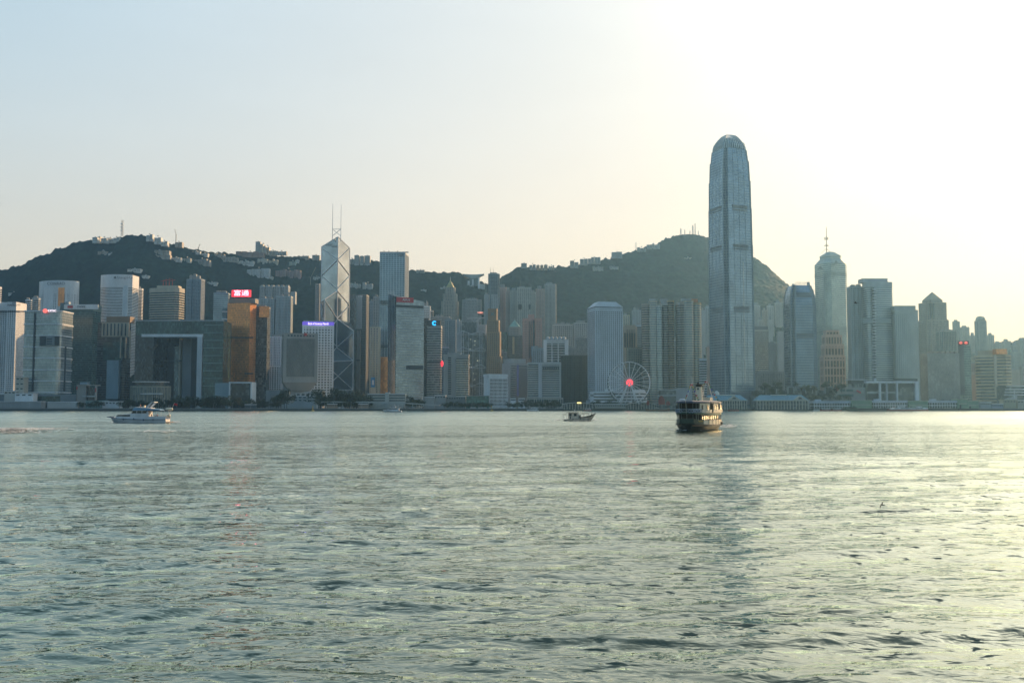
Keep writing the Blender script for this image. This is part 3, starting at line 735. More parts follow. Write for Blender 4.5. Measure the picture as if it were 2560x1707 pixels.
# inverted barracks tower
def barracks():
    r = base('headquarters_tower', 'beige windowless looking tower pinched to a narrow stem at its foot', 752, 1560, T)
    poly, c = fit(('rect',.75,16), 706, 795, 832, 1560); zb = zat(955, 1560); r.location = (c[0], c[1], GZ-.3); z0 = r.location.z
    H = zat(832, 1560)-z0; b = zb-z0; wl = W((.36,.35,.32),'concrete')
    m = MB(); m.prism(poly, b, H, True, True); m.build('shaft', wl, r)
    # louvre screens on the two visible faces
    for i in (0, 3):
        a, q = poly[i], poly[(i+1) % 4]
        edge_panel(r, 'window_screen', poly, i, .09, .91, b+9, H-9, GD(), .25)
        L = math.hypot(q[0]-a[0], q[1]-a[1]); n = int(L/2.1); ex, ey = (q[0]-a[0])/L, (q[1]-a[1])/L; mm = MB()
        for k in range(n):
            t = (.09+.82*(k+.5)/n)*L; P = Vector((a[0]+ex*t+ey*.6, a[1]+ey*t-ex*.6, 0)); mm.bar(P+Vector((0,0,b+9)), P+Vector((0,0,H-9)), .8, .8, up=(ex, ey, 0))
        mm.build('louvres', wl, r)
        for k in range(9): edge_panel(r, 'top_opening', poly, i, .12+.09*k, .17+.09*k, H-5.5, H-3, DARKM, .15)
    st = [(x*.62, y*.62) for x, y in poly]; m = MB(); m.loft(st, b-14, poly, b, False); m.build('tapered_neck', wl, r)
    m = MB(); m.prism([(x*.5, y*.5) for x, y in poly], 0, b-13.5); m.build('stem', wl, r)
    q = at(764, 836, 1556)-r.location; m = MB(); m.tube([q, q+Vector((0,-1.5,0))], 3, 5); m.build('star_emblem', mat('red_paint',(.5,.05,.04),.5), r)
    for a in ((738,1004-22,760,1000),(760,978,806,1000),(718,985,738,1000),(665,975,716,1000)):
        o = lb(r, 'podium', a[0], a[2], a[1], a[3], 1548 if a[0] != 665 else 1570, 18, W(LG if a[0] > 700 else MG), z0=GZ-.3)
    for k in range(5): lb(r, 'podium_window', 742+k*12, 749+k*12, 984, 998, 1547.5, 1, DARKM)
barracks()
# white punched tower with LED band
r, p, H = bld('office_tower', 'white tower of small square windows under a glowing violet text band', 757, 834, 814, 1650, ('rect',.75,12), GD((3,4)), (.82,.86,.88), 4.5, 2.3, 5.4, 2.3, proud=.8, top=3, roof=0)
pp = [(x*1.035, y*1.035) for x, y in p]
m = MB(); m.prism(pp, H+.5, H+7, True, True); m.build('led_band', LED('violet_led_band',(.16,.10,.62),.6), r)
m = MB(); m.prism([(x*.95, y*.95) for x, y in p], H+7, H+9); m.build('roof_edge', W(LG), r)
a_, b_ = p[0], p[1]; yw = math.degrees(math.atan2(b_[1]-a_[1], b_[0]-a_[0]))
mx = Vector(((a_[0]+b_[0])/2, (a_[1]+b_[1])/2, 0)); pm = proj(r.location.x+mx.x, r.location.y+mx.y, r.location.z+H+3.7)
text_part(r, 'led_lettering', 'Bank of America Merrill', pm[0], pm[1], r.location.y+mx.y-1.9, 5.8, LED('pale_violet_letters',(.8,.7,1),1.6), yaw=yw, ext=.4, sx=.66)
# ------------------------------------------------------------------ the faceted tower with cross bracing
def faceted():
    O = at(843.5, 720, 1925); bz = GZ-.3
    r = empty('faceted_tower', (O.x, O.y, bz), 'faceted glass tower with white cross bracing and twin masts, cut into triangular shafts', T)
    s = 1925/F
    Lc, Fc, Rc, Bc = (-45.5*s, 22.5*s), (-22.5*s, -45.5*s), (45.5*s, -22.5*s), (22.5*s, 45.5*s); C0 = (0, 0)
    def h(py, c=C0): return zat(py, O.y+c[1])-bz
    g = glass('faceted_glass', (.60,.59,.56), .08, (1.6,3.8), .06, .85, .8); g2 = glass('faceted_glass_dark_reflection', (.13,.18,.22), .10, (1.6,3.8), .12, .6, .8)  # lower shafts tinted darker in place of reflected dark surroundings
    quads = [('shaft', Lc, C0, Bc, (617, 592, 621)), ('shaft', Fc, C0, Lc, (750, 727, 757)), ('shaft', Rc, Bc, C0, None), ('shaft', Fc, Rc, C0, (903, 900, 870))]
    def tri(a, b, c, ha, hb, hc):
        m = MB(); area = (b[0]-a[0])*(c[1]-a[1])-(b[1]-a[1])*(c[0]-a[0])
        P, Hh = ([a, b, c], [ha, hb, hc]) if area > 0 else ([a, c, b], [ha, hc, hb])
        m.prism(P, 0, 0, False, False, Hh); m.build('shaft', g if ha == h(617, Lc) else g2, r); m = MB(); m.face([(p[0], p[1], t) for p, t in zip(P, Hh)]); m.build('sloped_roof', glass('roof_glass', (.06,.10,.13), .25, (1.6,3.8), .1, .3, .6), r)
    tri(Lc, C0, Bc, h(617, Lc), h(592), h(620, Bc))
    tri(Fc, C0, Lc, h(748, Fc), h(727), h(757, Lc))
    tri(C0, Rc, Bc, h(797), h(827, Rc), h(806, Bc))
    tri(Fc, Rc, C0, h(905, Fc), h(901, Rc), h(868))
    wm = W((.85,.86,.86), 'white_bracing'); n_ = 0
    def beam(a, pa, b, pb, w=1.5, off=None):
        A = Vector((a[0], a[1], h(pa, a) if pa else 0)); B = Vector((b[0], b[1], h(pb, b) if pb else 0))
        if off: A += Vector(off); B += Vector(off)
        m = MB(); m.bar(A, B, w, 1.0); m.build('brace', wm, r)
    o1 = (-.4, -.9, 0); o2 = (.95, -.35, 0); o3 = (-.9,-.4,0)
    # verticals
    beam(Lc, 617, Lc, None); beam(C0, 592, C0, 868, 1.6, (0,-.5,0)); beam(Bc, 621, Bc, 806); beam(Fc, 748, Fc, None); beam(Rc, 827, Rc, None)
    # tallest shaft, left face L-O and right face O-B
    beam(Lc, 617, C0, 592); beam(C0, 592, Bc, 621)
    def mid(a, b, t): return (a[0]+(b[0]-a[0])*t, a[1]+(b[1]-a[1])*t)
    beam(Lc, 622, C0, 650, 1.2, o1); beam(Lc, 690, C0, 650, 1.2, o1); beam(Lc, 690, C0, 725, 1.2, o1); beam(Lc, 757, C0, 727, 1.2, o1)
    beam(C0, 650, Bc, 621, 1.4, (.4,-.9,0)); beam(C0, 650, Bc, 688, 1.4, (.4,-.9,0)); beam(C0, 723, Bc, 690, 1.4, (.4,-.9,0)); beam(C0, 727, Bc, 762, 1.4, (.4,-.9,0)); beam(C0, 796, Bc, 765, 1.4, (.4,-.9,0))
    # left quadrant: roof edges and the two outer faces
    beam(Fc, 748, C0, 727); beam(Fc, 748, Lc, 757); beam(Fc, 750, Lc, 830, 1.3, o3); beam(Lc, 759, Fc, 830, 1.3, o3); beam(Fc, 750, C0, 796, 1.3, (.3,-.9,0)); 
    # right quadrant
    beam(C0, 797, Rc, 827); beam(C0, 868, Rc, 832, 1.4, (-.2,-.9,0)); beam(C0, 868, Rc, 901, 1.5, (-.3,-.9,0)); beam(Fc, 905, C0, 868)
    # front face F-R
    beam(Fc, 905, Rc, 901); beam(Fc, 908, Rc, 974, 1.6, (0,-.9,0)); beam(Fc, 974, Rc, 904, 1.6, (0,-.9,0)); beam(Fc, 976, Rc, 974, 3.4, (0,-.9,0))
    beam(Fc, 838, C0, 800, 1.2, (.4,-.8,0)); beam(Fc, 838, C0, 866, 1.2, (.4,-.8,0))
    # stone base with openings
    m = MB(); P = [(x*1.012, y*1.012) for x, y in (Fc, Rc, Bc, Lc)]; m.prism(P, 0, h(974)); m.build('stone_base', W(LG), r)
    for k in range(6): edge_panel(r, 'base_opening', P, 0, .04+.16*k, .14+.16*k, 2, h(978), DARKM, .2)
    # masts and their cradle
    zt = h(592); ap = Vector((0, 0, zt))
    for px, top in ((831, 509), (852, 512)):
        P = at(px, 592, 1925)-r.location; q = at(px, top, 1925)-r.location; m = MB(); m.tube([Vector((P.x, 0, zt-10)), Vector((P.x, 0, zt+28)), Vector((P.x, 0, q.z))], .75, 6, .35); m.build('mast', wm, r)
    a = at(831, 573, 1925)-r.location; b = at(852, 573, 1925)-r.location; c = at(831, 590, 1925)-r.location; d = at(852, 590, 1925)-r.location
    for u, v in ((a, b), (a, d), (b, c)):
        m = MB(); m.bar(Vector((u.x,0,u.z)), Vector((v.x,0,v.z)), .9); m.build('cradle_strut', wm, r)
    text_part(r, 'sign_lettering', '中国银行', 824, 613, 1922, 5, W((.12,.12,.14),'dark_sign_letters'), yaw=-26)
faceted()
# grey fin behind the faceted tower's left edge
bld('office_tower', 'slim white fin tower half hidden behind the faceted tower on its left', 789, 800, 710, 1990, ('rect',.8), GR(), LG, 4, 1.2, 3, 1, roof=0)
r, p, H = bld('office_tower', 'charcoal twin slab tower with a pale central panel right of the faceted tower', 868, 922, 737, 2010, ('comb',.6,-4,2), GD((2,3.6)), (.16,.19,.21), 3.6, 1.2, 2.4, .8, roof=0)
lb(r, 'central_panel', 889, 905, 739, 822, 2006, 2, W((.36,.42,.46))); lb(r, 'left_block', 867, 888, 747, 1000, 2000, 12, GB((2,4)), z0=GZ-.3)
text_part(r, 'sign_lettering', 'citi', 901, 740, 2004, 7, W(WH, 'white_sign_letters')); lb(r, 'front_fin', 891, 900, 826, 1000, 1996, 6, W(MG), z0=GZ-.3)
lb(r, 'mechanical_band', 869, 900, 899, 902, 1995, 1, DARKM)
bld('office_block', 'dark rear block between the charcoal twin slab and the pale blue tower', 918, 938, 760, 2060, ('rect',.6), GD(), DG, roof=1, cat='building')
bld('apartment_tower', 'blue grey stepped apartment tower just left of the tall square banker tower', 925, 942, 754, 1985, ('comb',.6,0,2), GB((2,3.2)), BG, 3.2, 1.4, 3.6, 1.4, roof=1)
bld('apartment_tower', 'taller blue grey apartment tower touching the square tower on the left', 934, 952, 742, 1960, ('comb',.6,0,2), GB((2,3.2)), LG, 3.2, 1.4, 3.6, 1.4, roof=1)
r, p, H = bld('apartment_tower', 'narrow block with sunlit balconies and a blue hoarding at its foot', 925, 951, 818, 1800, ('comb',.7,-8,2), GB((2,3.2)), CR, 3.3, 1.7, 4, 1.5, roof=1)
lb(r, 'hoarding', 927, 937, 943, 968, 1796, 1.5, mat('blue_hoarding',(.05,.25,.5),.6)); lb(r, 'hoarding', 926, 940, 968, 990, 1796, 1.5, W(CR))
lb(r, 'hoarding_picture', 930, 935, 950, 962, 1795.4, 1, W(WH))
# tall square tower
r, p, H = bld('office_tower', 'tall square silver blue tower with a sunlit orange right edge and two dark bands', 950, 1022, 631, 1850, ('rect',.95,-3), GM((2,4)), (.42,.50,.55), 4, .7, 5.2, .7, proud=.25, top=2.5, roof=0)
for py in (752, 757, 862, 866): lb(r, 'mechanical_band', 949, 1012, py, py+2.4, 1847.5, 2, DARKM)
for px in (960, 972, 994): P = at(px, 631, 1870); mast(r, 'roof_mast', P, P+Vector((0,0,4)), .8, DARKM)
lb(r, 'roof_rim', 950, 1021, 629.5, 631.5, 1852, 3, DARKM); lb(r, 'roof_emblem', 996, 1006, 634, 640, 1846.5, 1, W(MG)); lb(r, 'lower_lobby', 951, 1011, 892, 1000, 1847, 2, AU((2,4)), z0=GZ-.3)
# sloped top twin tower with red sign
def sloped():
    poly, c = fit(('rect',.8,25), 971, 1060, 754, 1560)
    r = empty('office_tower', (c[0], c[1], GZ-.3), 'blue glass tower with ribbed dark left side and a red sign on its slanting crown', T)
    def hz_(py, q): return zat(py, c[1]+q[1])-r.location.z
    H = hz_(756, poly[1])
    tops = [hz_(740, poly[0]), hz_(754, poly[1]), hz_(750, poly[2]), hz_(734, poly[3])]
    m = MB(); m.prism(poly, 0, 0, True, False, tops); m.build('glazing', GM((2,4)), r)
    # floor lines on the broad front
    m = MB(); z = 6
    a, b = poly[0], poly[1]; L = math.hypot(b[0]-a[0], b[1]-a[1]); ex, ey = (b[0]-a[0])/L, (b[1]-a[1])/L
    while z < H-8:
        P = [(a[0]+ey*.4, a[1]-ex*.4), (b[0]+ey*.4, b[1]-ex*.4), (b[0], b[1]), (a[0], a[1])]; m.prism(P, z, z+.9, True, True); z += 4.2
    m.build('floor_bands', W(BG), r)
    edge_panel(r, 'ribbed_side', poly, 3, .0, 1.0, 0, tops[0]-1, GD((2,4)), .25)
    for k in range(5):
        t = .08+.2*k; a3, b3 = poly[3], poly[0]; q = (a3[0]+(b3[0]-a3[0])*t, a3[1]+(b3[1]-a3[1])*t)
        m = MB(); m.bar(Vector((q[0]-.8, q[1]-.6, H*.45)), Vector((q[0]-.8, q[1]-.6, tops[3]+4-k)), .7); m.build('rib', W(BG), r)
    edge_panel(r, 'mechanical_band', poly, 0, .02, .98, H-10, H-6, DARKM, .6); edge_panel(r, 'dark_lower_band', poly, 0, .38, .98, H*.36, H*.40, DARKM, .55)
    edge_panel(r, 'side_slot', poly, 3, .05, .95, tops[3]-22, tops[3]-12, DARKM, .5)
    edge_panel(r, 'sign_board', poly, 0, .02, .62, H-1.5, H+6.5, mat('red_sign_paint',(.55,.03,.05),.5,emit=0), .9)
    pa = (a[0]+ex*L*.36+ey*1.5, a[1]+ey*L*.36-ex*1.5); pp_ = proj(c[0]+pa[0], c[1]+pa[1], r.location.z+H+2.5)
    text_part(r, 'sign_lettering', 'AIA10', pp_[0], pp_[1], c[1]+pa[1], 5.6, W((.9,.9,.9),'white_sign_letters'), yaw=math.degrees(math.atan2(ey, ex)), ext=.2)
    edge_panel(r, 'side_annex', poly, 1, .1, 1.0, 0, H*.5, W(LG), 2.2)
sloped()
r, p, H = bld('office_block', 'white rooftop with a tall lattice mast behind the red signed tower', 1055, 1076, 766, 2010, ('rect',.6), GR(), WH, 3.6, 1.6, 4, 1.5, roof=2, rh=9, cat='building')
P = at(1067, 766, 2012); mast(r, 'roof_mast', P, P+Vector((0,0,13)), .6, W(WH))
bld('office_block', 'low grey annex beside the white rooftop mast', 1072, 1083, 777, 2020, ('rect',.6), GR(), LG, roof=1, cat='building')
bld('office_tower', 'very dark narrow tower squeezed between the red signed tower and the grey slab', 1056, 1072, 797, 1650, ('rect',.7), GD(), (.07,.08,.09), 4, .8, 0, roof=0)
r, p, H = bld('office_tower', 'grey ribbon windowed slab with a lit blue ring on a dark roof panel', 1068, 1105, 815, 1600, ('rect',.7,-3), GR((2,4)), (.33,.35,.35), 4, 2, 0, top=2, roof=0)
lb(r, 'sign_board', 1071, 1101, 801, 815, 1600, 4, W((.05,.06,.06),'dark_panel')); q = at(1086, 808, 1599.4)-r.location; m = MB(); m.tube([q+Vector((math.cos(t)*2.9,0,math.sin(t)*2.9)) for t in [math.pi+2*math.pi*i/18 for i in range(-7,8)]], 1.15, 6); m.build('ring_emblem', LED('lit_blue_ring',(.02,.45,1),1.5), r)
lb(r, 'mechanical_band', 1068, 1104, 903, 906, 1598.6, 1, DARKM)
q = at(1105, 909, 1585)-r.location; m = MB(); m.lathe([(0,-5.4),(1.8,-3.5),(2.4,0),(1.8,3.5),(0,5.4)], 10, tuple(q)); m.build('hanging_lamp', RED_LED, r)
bld('office_tower', 'wide pinkish grey office tower with a flat pale roof behind the blue ring slab', 1082, 1124, 792, 1960, ('rect',.6), GR((2,3.6)), (.40,.38,.37), 3.6, 1.6, 3, 1, roof=1)
bld('office_tower', 'plain blue grey slab directly left of the exoskeleton building', 1112, 1140, 800, 1860, ('comb',.6,0,2), GB((2,3.6)), (.24,.30,.34), 3.6, 1.4, 3, 1.2, roof=1)
bld('office_block', 'small lilac glass block low between the blue ring slab and exoskeleton building', 1102, 1122, 868, 1700, ('rect',.6), GB((2,3.6)), (.3,.34,.45), 3.6, 1.2, 0, roof=1, cat='building')
# pointed gold capped tower
r, p, H = bld('apartment_tower', 'tapering apartment tower with stepped shoulders and a gold pyramid cap', 1104, 1147, 752, 2130, ('cham',.8,-6,.14), GR((2,3.2)), (.36,.37,.33), 3.2, 1.4, 3.5, 1.3, top=0, roof=0)
for s_, z0_, z1_ in ((.82, H, H+17), (.6, H+17, H+31)):
    skin(r, [(x*s_, y*s_) for x, y in p], z0_, z1_, GR((2,3.2)), W((.36,.37,.33)), 3.2, 1.4, 3.5, 1.3, top=0, name='upper_')
m = MB(); q = [(x*.5, y*.5) for x, y in p]; m.loft(q, H+31, [(x*.02, y*.02) for x, y in p], H+48); m.build('pyramid_cap', mat('gold_roof',(.42,.38,.16),.4,.3), r); mast(r, 'spire', r.location+Vector((0,0,H+47)), r.location+Vector((0,0,H+56)), .5)
# curved band block
r, p, H = bld('office_block', 'beige block with bowed ribbon floors right and a slotted blank wall left', 1109, 1173, 887, 1560, ('rect',.5,0), W((.33,.34,.33)), (.33,.34,.33), 4, 0, 0, top=1.5, roof=1, cat='building')
for k in range(17): lb(r, 'window_slot', 1120, 1128, 893+k*5.6, 896+k*5.6, 1559, 2, DARKM)
L_ = r.location; x0_, x1_ = at(1140, 940, 1560).x-L_.x, at(1172, 940, 1560).x-L_.x; w_ = x1_-x0_; yb = 1560-L_.y
bp = [(x0_+w_*i/8, yb-.6-3.2*(1-(i/4-1)**2)) for i in range(9)]+[(x1_, yb+.5), (x0_, yb+.5)]
m = MB(); m.prism(bp, 2, H-6); m.build('bowed_glazing', GD((3,4)), r)
m = MB(); ob = [(x, y-(.9 if y < yb else 0)) for x, y in bp]; z = 4
while z < H-7: m.prism(ob, z, z+1.9, True, True); z += 3.62
m.build('bowed_floor_bands', W((.52,.50,.42)), r)
# exoskeleton bank
def exo():
    poly, c = fit(('rect',.5,0), 1138, 1220, 800, 1755)
    r = empty('bank_tower', (c[0], c[1], GZ-.3), 'grey bank tower hung from an outside steel skeleton of ladder masts and V trusses', T)
    g = GR((2,4)); st = W((.56,.60,.62), 'grey_steel'); z0 = r.location.z
    def z(py): return zat(py, 1750)-z0
    def x(px, py=880): return at(px, py, 1750).x-c[0]
    Y0 = 1755-c[1]
    def blk(px0, px1, py, y0, y1, name, m_): m = MB(); m.box(x(px0), x(px1), Y0+y0, Y0+y1, 0, z(py)); m.build(name, m_, r)
    blk(1153, 1213, 832, 0, 26, 'main_block', g); blk(1140, 1152, 828, 2, 24, 'service_tower', W(LG)); blk(1144, 1200, 801, 27, 45, 'rear_block', g); blk(1209, 1219, 836, 3, 22, 'service_tower', W(LG))
    blk(1190, 1214, 808, 24, 40, 'service_module', W(LG)); blk(1139, 1146, 794, 24, 36, 'service_module', W(LG))
    for px0, px1, top, yy in ((1152, 1160, 826, -1.5), (1198, 1206, 826, -1.5), (1146, 1152, 797, 22), (1190, 1196, 797, 22)):
        m = MB(); a, b = x(px0)+.8, x(px1)-.8
        for q in (a, b): m.bar((q, Y0+yy, 0), (q, Y0+yy, z(top)), 1.1)
        zz = 3
        while zz < z(top): m.bar((a, Y0+yy, zz), (b, Y0+yy, zz), .8); zz += 4
        m.build('ladder_mast', st, r)
    for py, yy, h_ in ((828, -2.2, 7), (869, -2.2, 7), (912, -2.2, 7), (958, -2.2, 7)):
        cx_ = [1142, 1156, 1179, 1202, 1216]
        for k in range(4):
            up = (k in (0, 3))
            pa, pb = ((py+6, py) if k in (0, 2) else (py, py+6)) if k in (0, 2) else (py, py+6)
            za, zb = (z(py+7), z(py-1)) if k in (0, 2) else (z(py-1), z(py+7))
            m = MB(); m.bar((x(cx_[k]), Y0+yy, za), (x(cx_[k+1]), Y0+yy, zb), 1.0); m.build('truss_hanger', st, r)
        m = MB(); m.bar((x(1142), Y0+yy, z(py+8)), (x(1217), Y0+yy, z(py+8)), .9); m.build('truss_chord', st, r)
    for k in (1171, 1182): m = MB(); m.bar((x(k), Y0-1.8, 0), (x(k), Y0-1.8, z(830)), .6); m.build('hanger', st, r)
    m = MB(); m.bar((x(1164), Y0+30, z(792)), (x(1209), Y0+30, z(790)), 1.6); m.build('roof_crane', st, r)
    m = MB(); m.bar((x(1184), Y0+30, z(802)), (x(1174), Y0+30, z(790)), 1.0); m.build('crane_leg', st, r); m = MB(); m.bar((x(1184), Y0+30, z(802)), (x(1200), Y0+30, z(791)), 1.0); m.build('crane_leg', st, r)
    m = MB(); m.box(x(1194), x(1208), Y0+20, Y0+22, z(784.5), z(778.5)); m.build('sign_board', W((.1,.1,.1),'dark_panel'), r)
    text_part(r, 'sign_lettering', 'HSBC', 1201, 781.5, 1755+19, 4.2, LED('red_lit_letters',(1,.35,.25),1.6), ext=.3)
    rr = random.Random(3)
    for k in range(14):
        px, py = 1165+rr.random()*32, 845+rr.random()*120; m = MB(); m.box(x(px), x(px)+2, Y0-.5, Y0+.2, z(py), z(py)+1.2); m.build('lit_window', LED('dim_office_light',(.75,.75,.6),.35), r)
exo()
bld('office_tower', 'pale U shaped tower rising behind the exoskeleton bank', 1156, 1203, 749, 2120, ('notch',.5,0,.2), GR((2,3.4)), (.34,.38,.39), 3.4, 1.5, 3, 1.1, roof=2)
r, p, H = bld('apartment_tower', 'dark slim luxury tower with two needle aerials breaking the ridge line', 1221, 1249, 685, 2260, ('cham',.8,0,.15), GD((2,3.3)), (.20,.25,.28), 3.3, 1.1, 5, 1.0, roof=1)
for px in (1226, 1233): P = at(px, 686, 2265); mast(r, 'aerial', P, P+Vector((0,0,16)), .5, DARKM)
bld('apartment_tower', 'pale grey apartment slab left of and below the dark needle aerial tower', 1211, 1223, 738, 2200, ('comb',.6,0,2), GR((2,3.2)), LG, 3.2, 1.4, 3.5, 1.4, roof=1)
bld('apartment_tower', 'pale grey apartment slab in front of the dark needle aerial tower', 1229, 1243, 737, 2200, ('comb',.6,0,2), GR((2,3.2)), LG, 3.2, 1.4, 3.5, 1.4, roof=0)
# brown stepped tower

def brown():
    poly, c = fit(('rect',.6,-9), 1217, 1256, 900, 1735)
    r = empty('office_tower', (c[0], c[1], GZ-.3), 'brown stepped stone tower with a blue green knot emblem near its top', T)
    z0 = r.location.z; H0 = 0; wl = W((.34,.24,.15), 'brown_stone'); cx = (1217+1256)/2
    for (px0, px1, py) in ((1217,1256,892), (1218,1252,830), (1218,1249,801), (1220,1243,772)):
        s_ = (px1-px0)/39; dx = ((px0+px1)/2-cx)*1735/F; H1 = zat(py, 1735)-z0
        q = [(x*s_+dx, y*s_) for x, y in poly]
        skin(r, q, H0, H1, GD((2,3.8)), wl, 3.8, 2.1 if py != 772 else 0, 3.6 if py != 772 else 20, 1.7, top=1 if py != 772 else 3, name='' if H0 == 0 else 'upper_')
        if py == 772: m = MB(); m.prism(offset(q, .2), H0, H1-2); m.build('blank_crown', wl, r)
        H0 = H1-.2
    e = mat('teal_emblem', (.04,.22,.28), .5); L = r.location
    for a_ in (45, 135):
        q = at(1231, 785, 1733.5)-L; v = Vector((math.cos(R(a_)), .08, math.sin(R(a_))))*4.2; m = MB(); m.bar(q-v, q+v, 2.6, 1.0); m.build('emblem', e, r)
brown()
# mid-levels apartment towers
for a in ((1248,1267,719,2320,(.48,.36,.33),'rose topped dark apartment tower right of the needle aerial tower'),(1264,1281,728,2300,(.46,.40,.37),'pinkish apartment tower behind the dark green capped tower on its left'),
          (1276,1295,726,2290,(.44,.46,.42),'grey cream apartment tower left of the twin aerial apartment slab'),(1327,1339,731,2300,(.44,.46,.42),'cream apartment tower touching the twin aerial slab on the right'),
          (1340,1362,723,2330,(.47,.38,.34),'pink and cream apartment tower between the aerial slab and the tallest one'),(1362,1390,711,2340,(.40,.40,.38),'tallest grey apartment tower at the right end of the midslope cluster')):
    bld('apartment_tower', a[5], a[0], a[1], a[2], a[3], ('comb',.8,-5,2), GR((2,3.2)), a[4], 3.2, 1.4, 3.4, 1.4, roof=1, rh=9)
r, p, H = bld('apartment_tower', 'broad cream apartment slab with two tall openings and twin aerials', 1293, 1328, 719, 2280, ('comb',.5,0,4), GR((2,3.2)), (.50,.51,.46), 3.2, 1.4, 3.2, 1.3, roof=1, rh=4)
for px in (1301, 1325): P = at(px, 719, 2285); mast(r, 'aerial', P, P+Vector((0,0,17)), .45, DARKM)
for px in (1296, 1322): lb(r, 'opening', px, px+8 if px < 1300 else px+5, 760, 773, 2276, 3, DARKM)
# green pyramid
r, p, H = bld('office_tower', 'dark shouldered tower under a pale green copper pyramid', 1266, 1307, 838, 1960, ('cham',.8,0,.1), GD((2,3.8)), (.15,.18,.19), 3.8, 1.2, 2.6, .8, top=0, roof=0)
skin(r, [(x*.74, y*.74) for x, y in p], H, H+17, GD((2,3.8)), W((.34,.36,.34)), 3.8, 1.8, 3, 1.3, top=2, name='upper_')
m = MB(); m.loft([(x*.76, y*.76) for x, y in p], H+17, [(x*.02, y*.02) for x, y in p], H+32); m.build('pyramid_roof', mat('verdigris_copper',(.24,.42,.35),.6), r); mast(r, 'finial', r.location+Vector((0,0,H+31)), r.location+Vector((0,0,H+36)), .4)
lb(r, 'light_tinted_bay', 1281, 1286, 842, 885, 1957, 2, W((.45,.40,.25))); lb(r, 'low_wing', 1250, 1268, 830, 900, 1950, 20, GG((2,4)))  # the bay's warm colour stands in for light on it
# pink tower pair
r, p, H = bld('apartment_tower', 'salmon pink twin winged tower with a dark central recess', 1307, 1354, 797, 1860, ('comb',.5,0,2), GR((2,3.4)), (.52,.32,.27), 3.4, 1.7, 2.8, 1.4, top=3, roof=0)
lb(r, 'crown', 1320, 1336, 786, 797, 1866, 12, W((.52,.32,.27))); lb(r, 'recess', 1333, 1336, 800, 890, 1858, 6, DARKM); lb(r, 'rear_wing', 1328, 1344, 865, 890, 1850, 8, W(BG))
for i in range(20): lb(r, 'stair_window', 1322, 1325, 805+i*4.6, 807.4+i*4.6, 1858.6, 1, DARKM)
# low white civic block
r, p, H = bld('office_block', 'low white civic block with a blank left wall and gridded right face at the waterfront', 1209, 1269, 936, 1450, ('rect',.55,28), W(WH), WH, 4, 0, 0, top=3, roof=0, cat='building')
m = 0
for c_ in list(r.children):
    pass
edge_panel(r, 'window_wall', p, 0, .03, .985, 3, H-6, GD((2,3.6)), .5)
a, q = p[0], p[1]; L = math.hypot(q[0]-a[0], q[1]-a[1]); ex, ey = (q[0]-a[0])/L, (q[1]-a[1])/L
mm = MB()
for k in range(15):
    t = L*(.03+.955*k/14); P = Vector((a[0]+ex*t+ey*.9, a[1]+ey*t-ex*.9, 0)); mm.bar(P+Vector((0,0,2)), P+Vector((0,0,H-5)), .6 if k % 5 else 1.0, .8, up=(ex,ey,0))
for k in range(9):
    zz = 3+k*(H-9)/8; A = Vector((a[0]+ex*L*.03+ey*.8, a[1]+ey*L*.03-ex*.8, zz)); B = Vector((a[0]+ex*L*.985+ey*.8, a[1]+ey*L*.985-ex*.8, zz)); mm.bar(A, B, .6, .9)
mm.build('facade_frame', W(WH), r)
# grey hotel, white hotel, black block, white framed block
r, p, H = bld('office_block', 'grey slab with a blank left face and a pale cornice behind the low civic block', 1256, 1319, 908, 1600, ('rect',.7,34), GR((2,3.6)), (.34,.36,.38), 3.7, 2.2, 0, top=2, roof=0, cat='building')
edge_panel(r, 'blank_wall', p, 3, 0, 1, 0, H, W((.38,.41,.44)), .75); edge_panel(r, 'column_screen', p, 0, .3, .98, 2, H-8, W((.22,.23,.24)), .6)
m = MB(); m.prism([(x*.86, y*.86) for x, y in p], H+1, H+8); m.build('roof_house', W(LG), r); lb(r, 'violet_strip', 1292, 1297, 912, 990, 1585, 2, mat('violet_panel',(.20,.20,.42),.5))
r, p, H = bld('hotel_block', 'white hotel slab of long balconies split by a plain central pier', 1319, 1402, 907, 1530, ('rect',.4,2), GD((3,3.4)), (.52,.54,.52), 3.45, 1.7, 0, top=3.5, roof=0, cat='hotel')
lb(r, 'central_pier', 1346, 1355, 906, 1000, 1527, 3, W((.52,.54,.56))); lb(r, 'end_pier', 1399, 1402, 906, 1000, 1528, 3, W((.52,.54,.52)))
for i in range(9): lb(r, 'top_window', 1321.5+i*2.8, 1323+i*2.8, 910, 913, 1527.6, 1, DARKM)
for i in range(8): lb(r, 'tall_window', 1358+i*5.2, 1360.6+i*5.2, 916, 924, 1527.9, 1, DARKM)
lb(r, 'arcade', 1316, 1408, 994, 1009, 1516, 12, W((.42,.42,.38)), z0=GZ-.3)
for i in range(15): lb(r, 'arcade_opening', 1319+i*6, 1322.5+i*6, 998, 1008, 1515.4, 1, DARKM)
bld('office_block', 'plain black green block left of the porthole tower', 1402, 1468, 889, 1585, ('comb',.6,0,3), glass('black_glass',(.012,.022,.020),.3,(2,4),.3,0,.3), (.045,.06,.055), 4, .8, 3.2, .8, roof=0, cat='building')
r, p, H = bld('office_block', 'white framed block of three dark bays with grey roof domes', 1359, 1421, 850, 1690, ('rect',.5,0), GD((3,4)), (.55,.58,.58), 4.4, 1.5, 0, top=6, roof=0, cat='building')
lb(r, 'white_flank', 1359, 1367, 850, 905, 1687, 4, W(WH)); lb(r, 'white_flank', 1412, 1421, 850, 905, 1687, 4, W(WH))
for px in (1380, 1395.5): lb(r, 'pier', px-1, px+1, 858, 905, 1687.5, 3, W(WH))
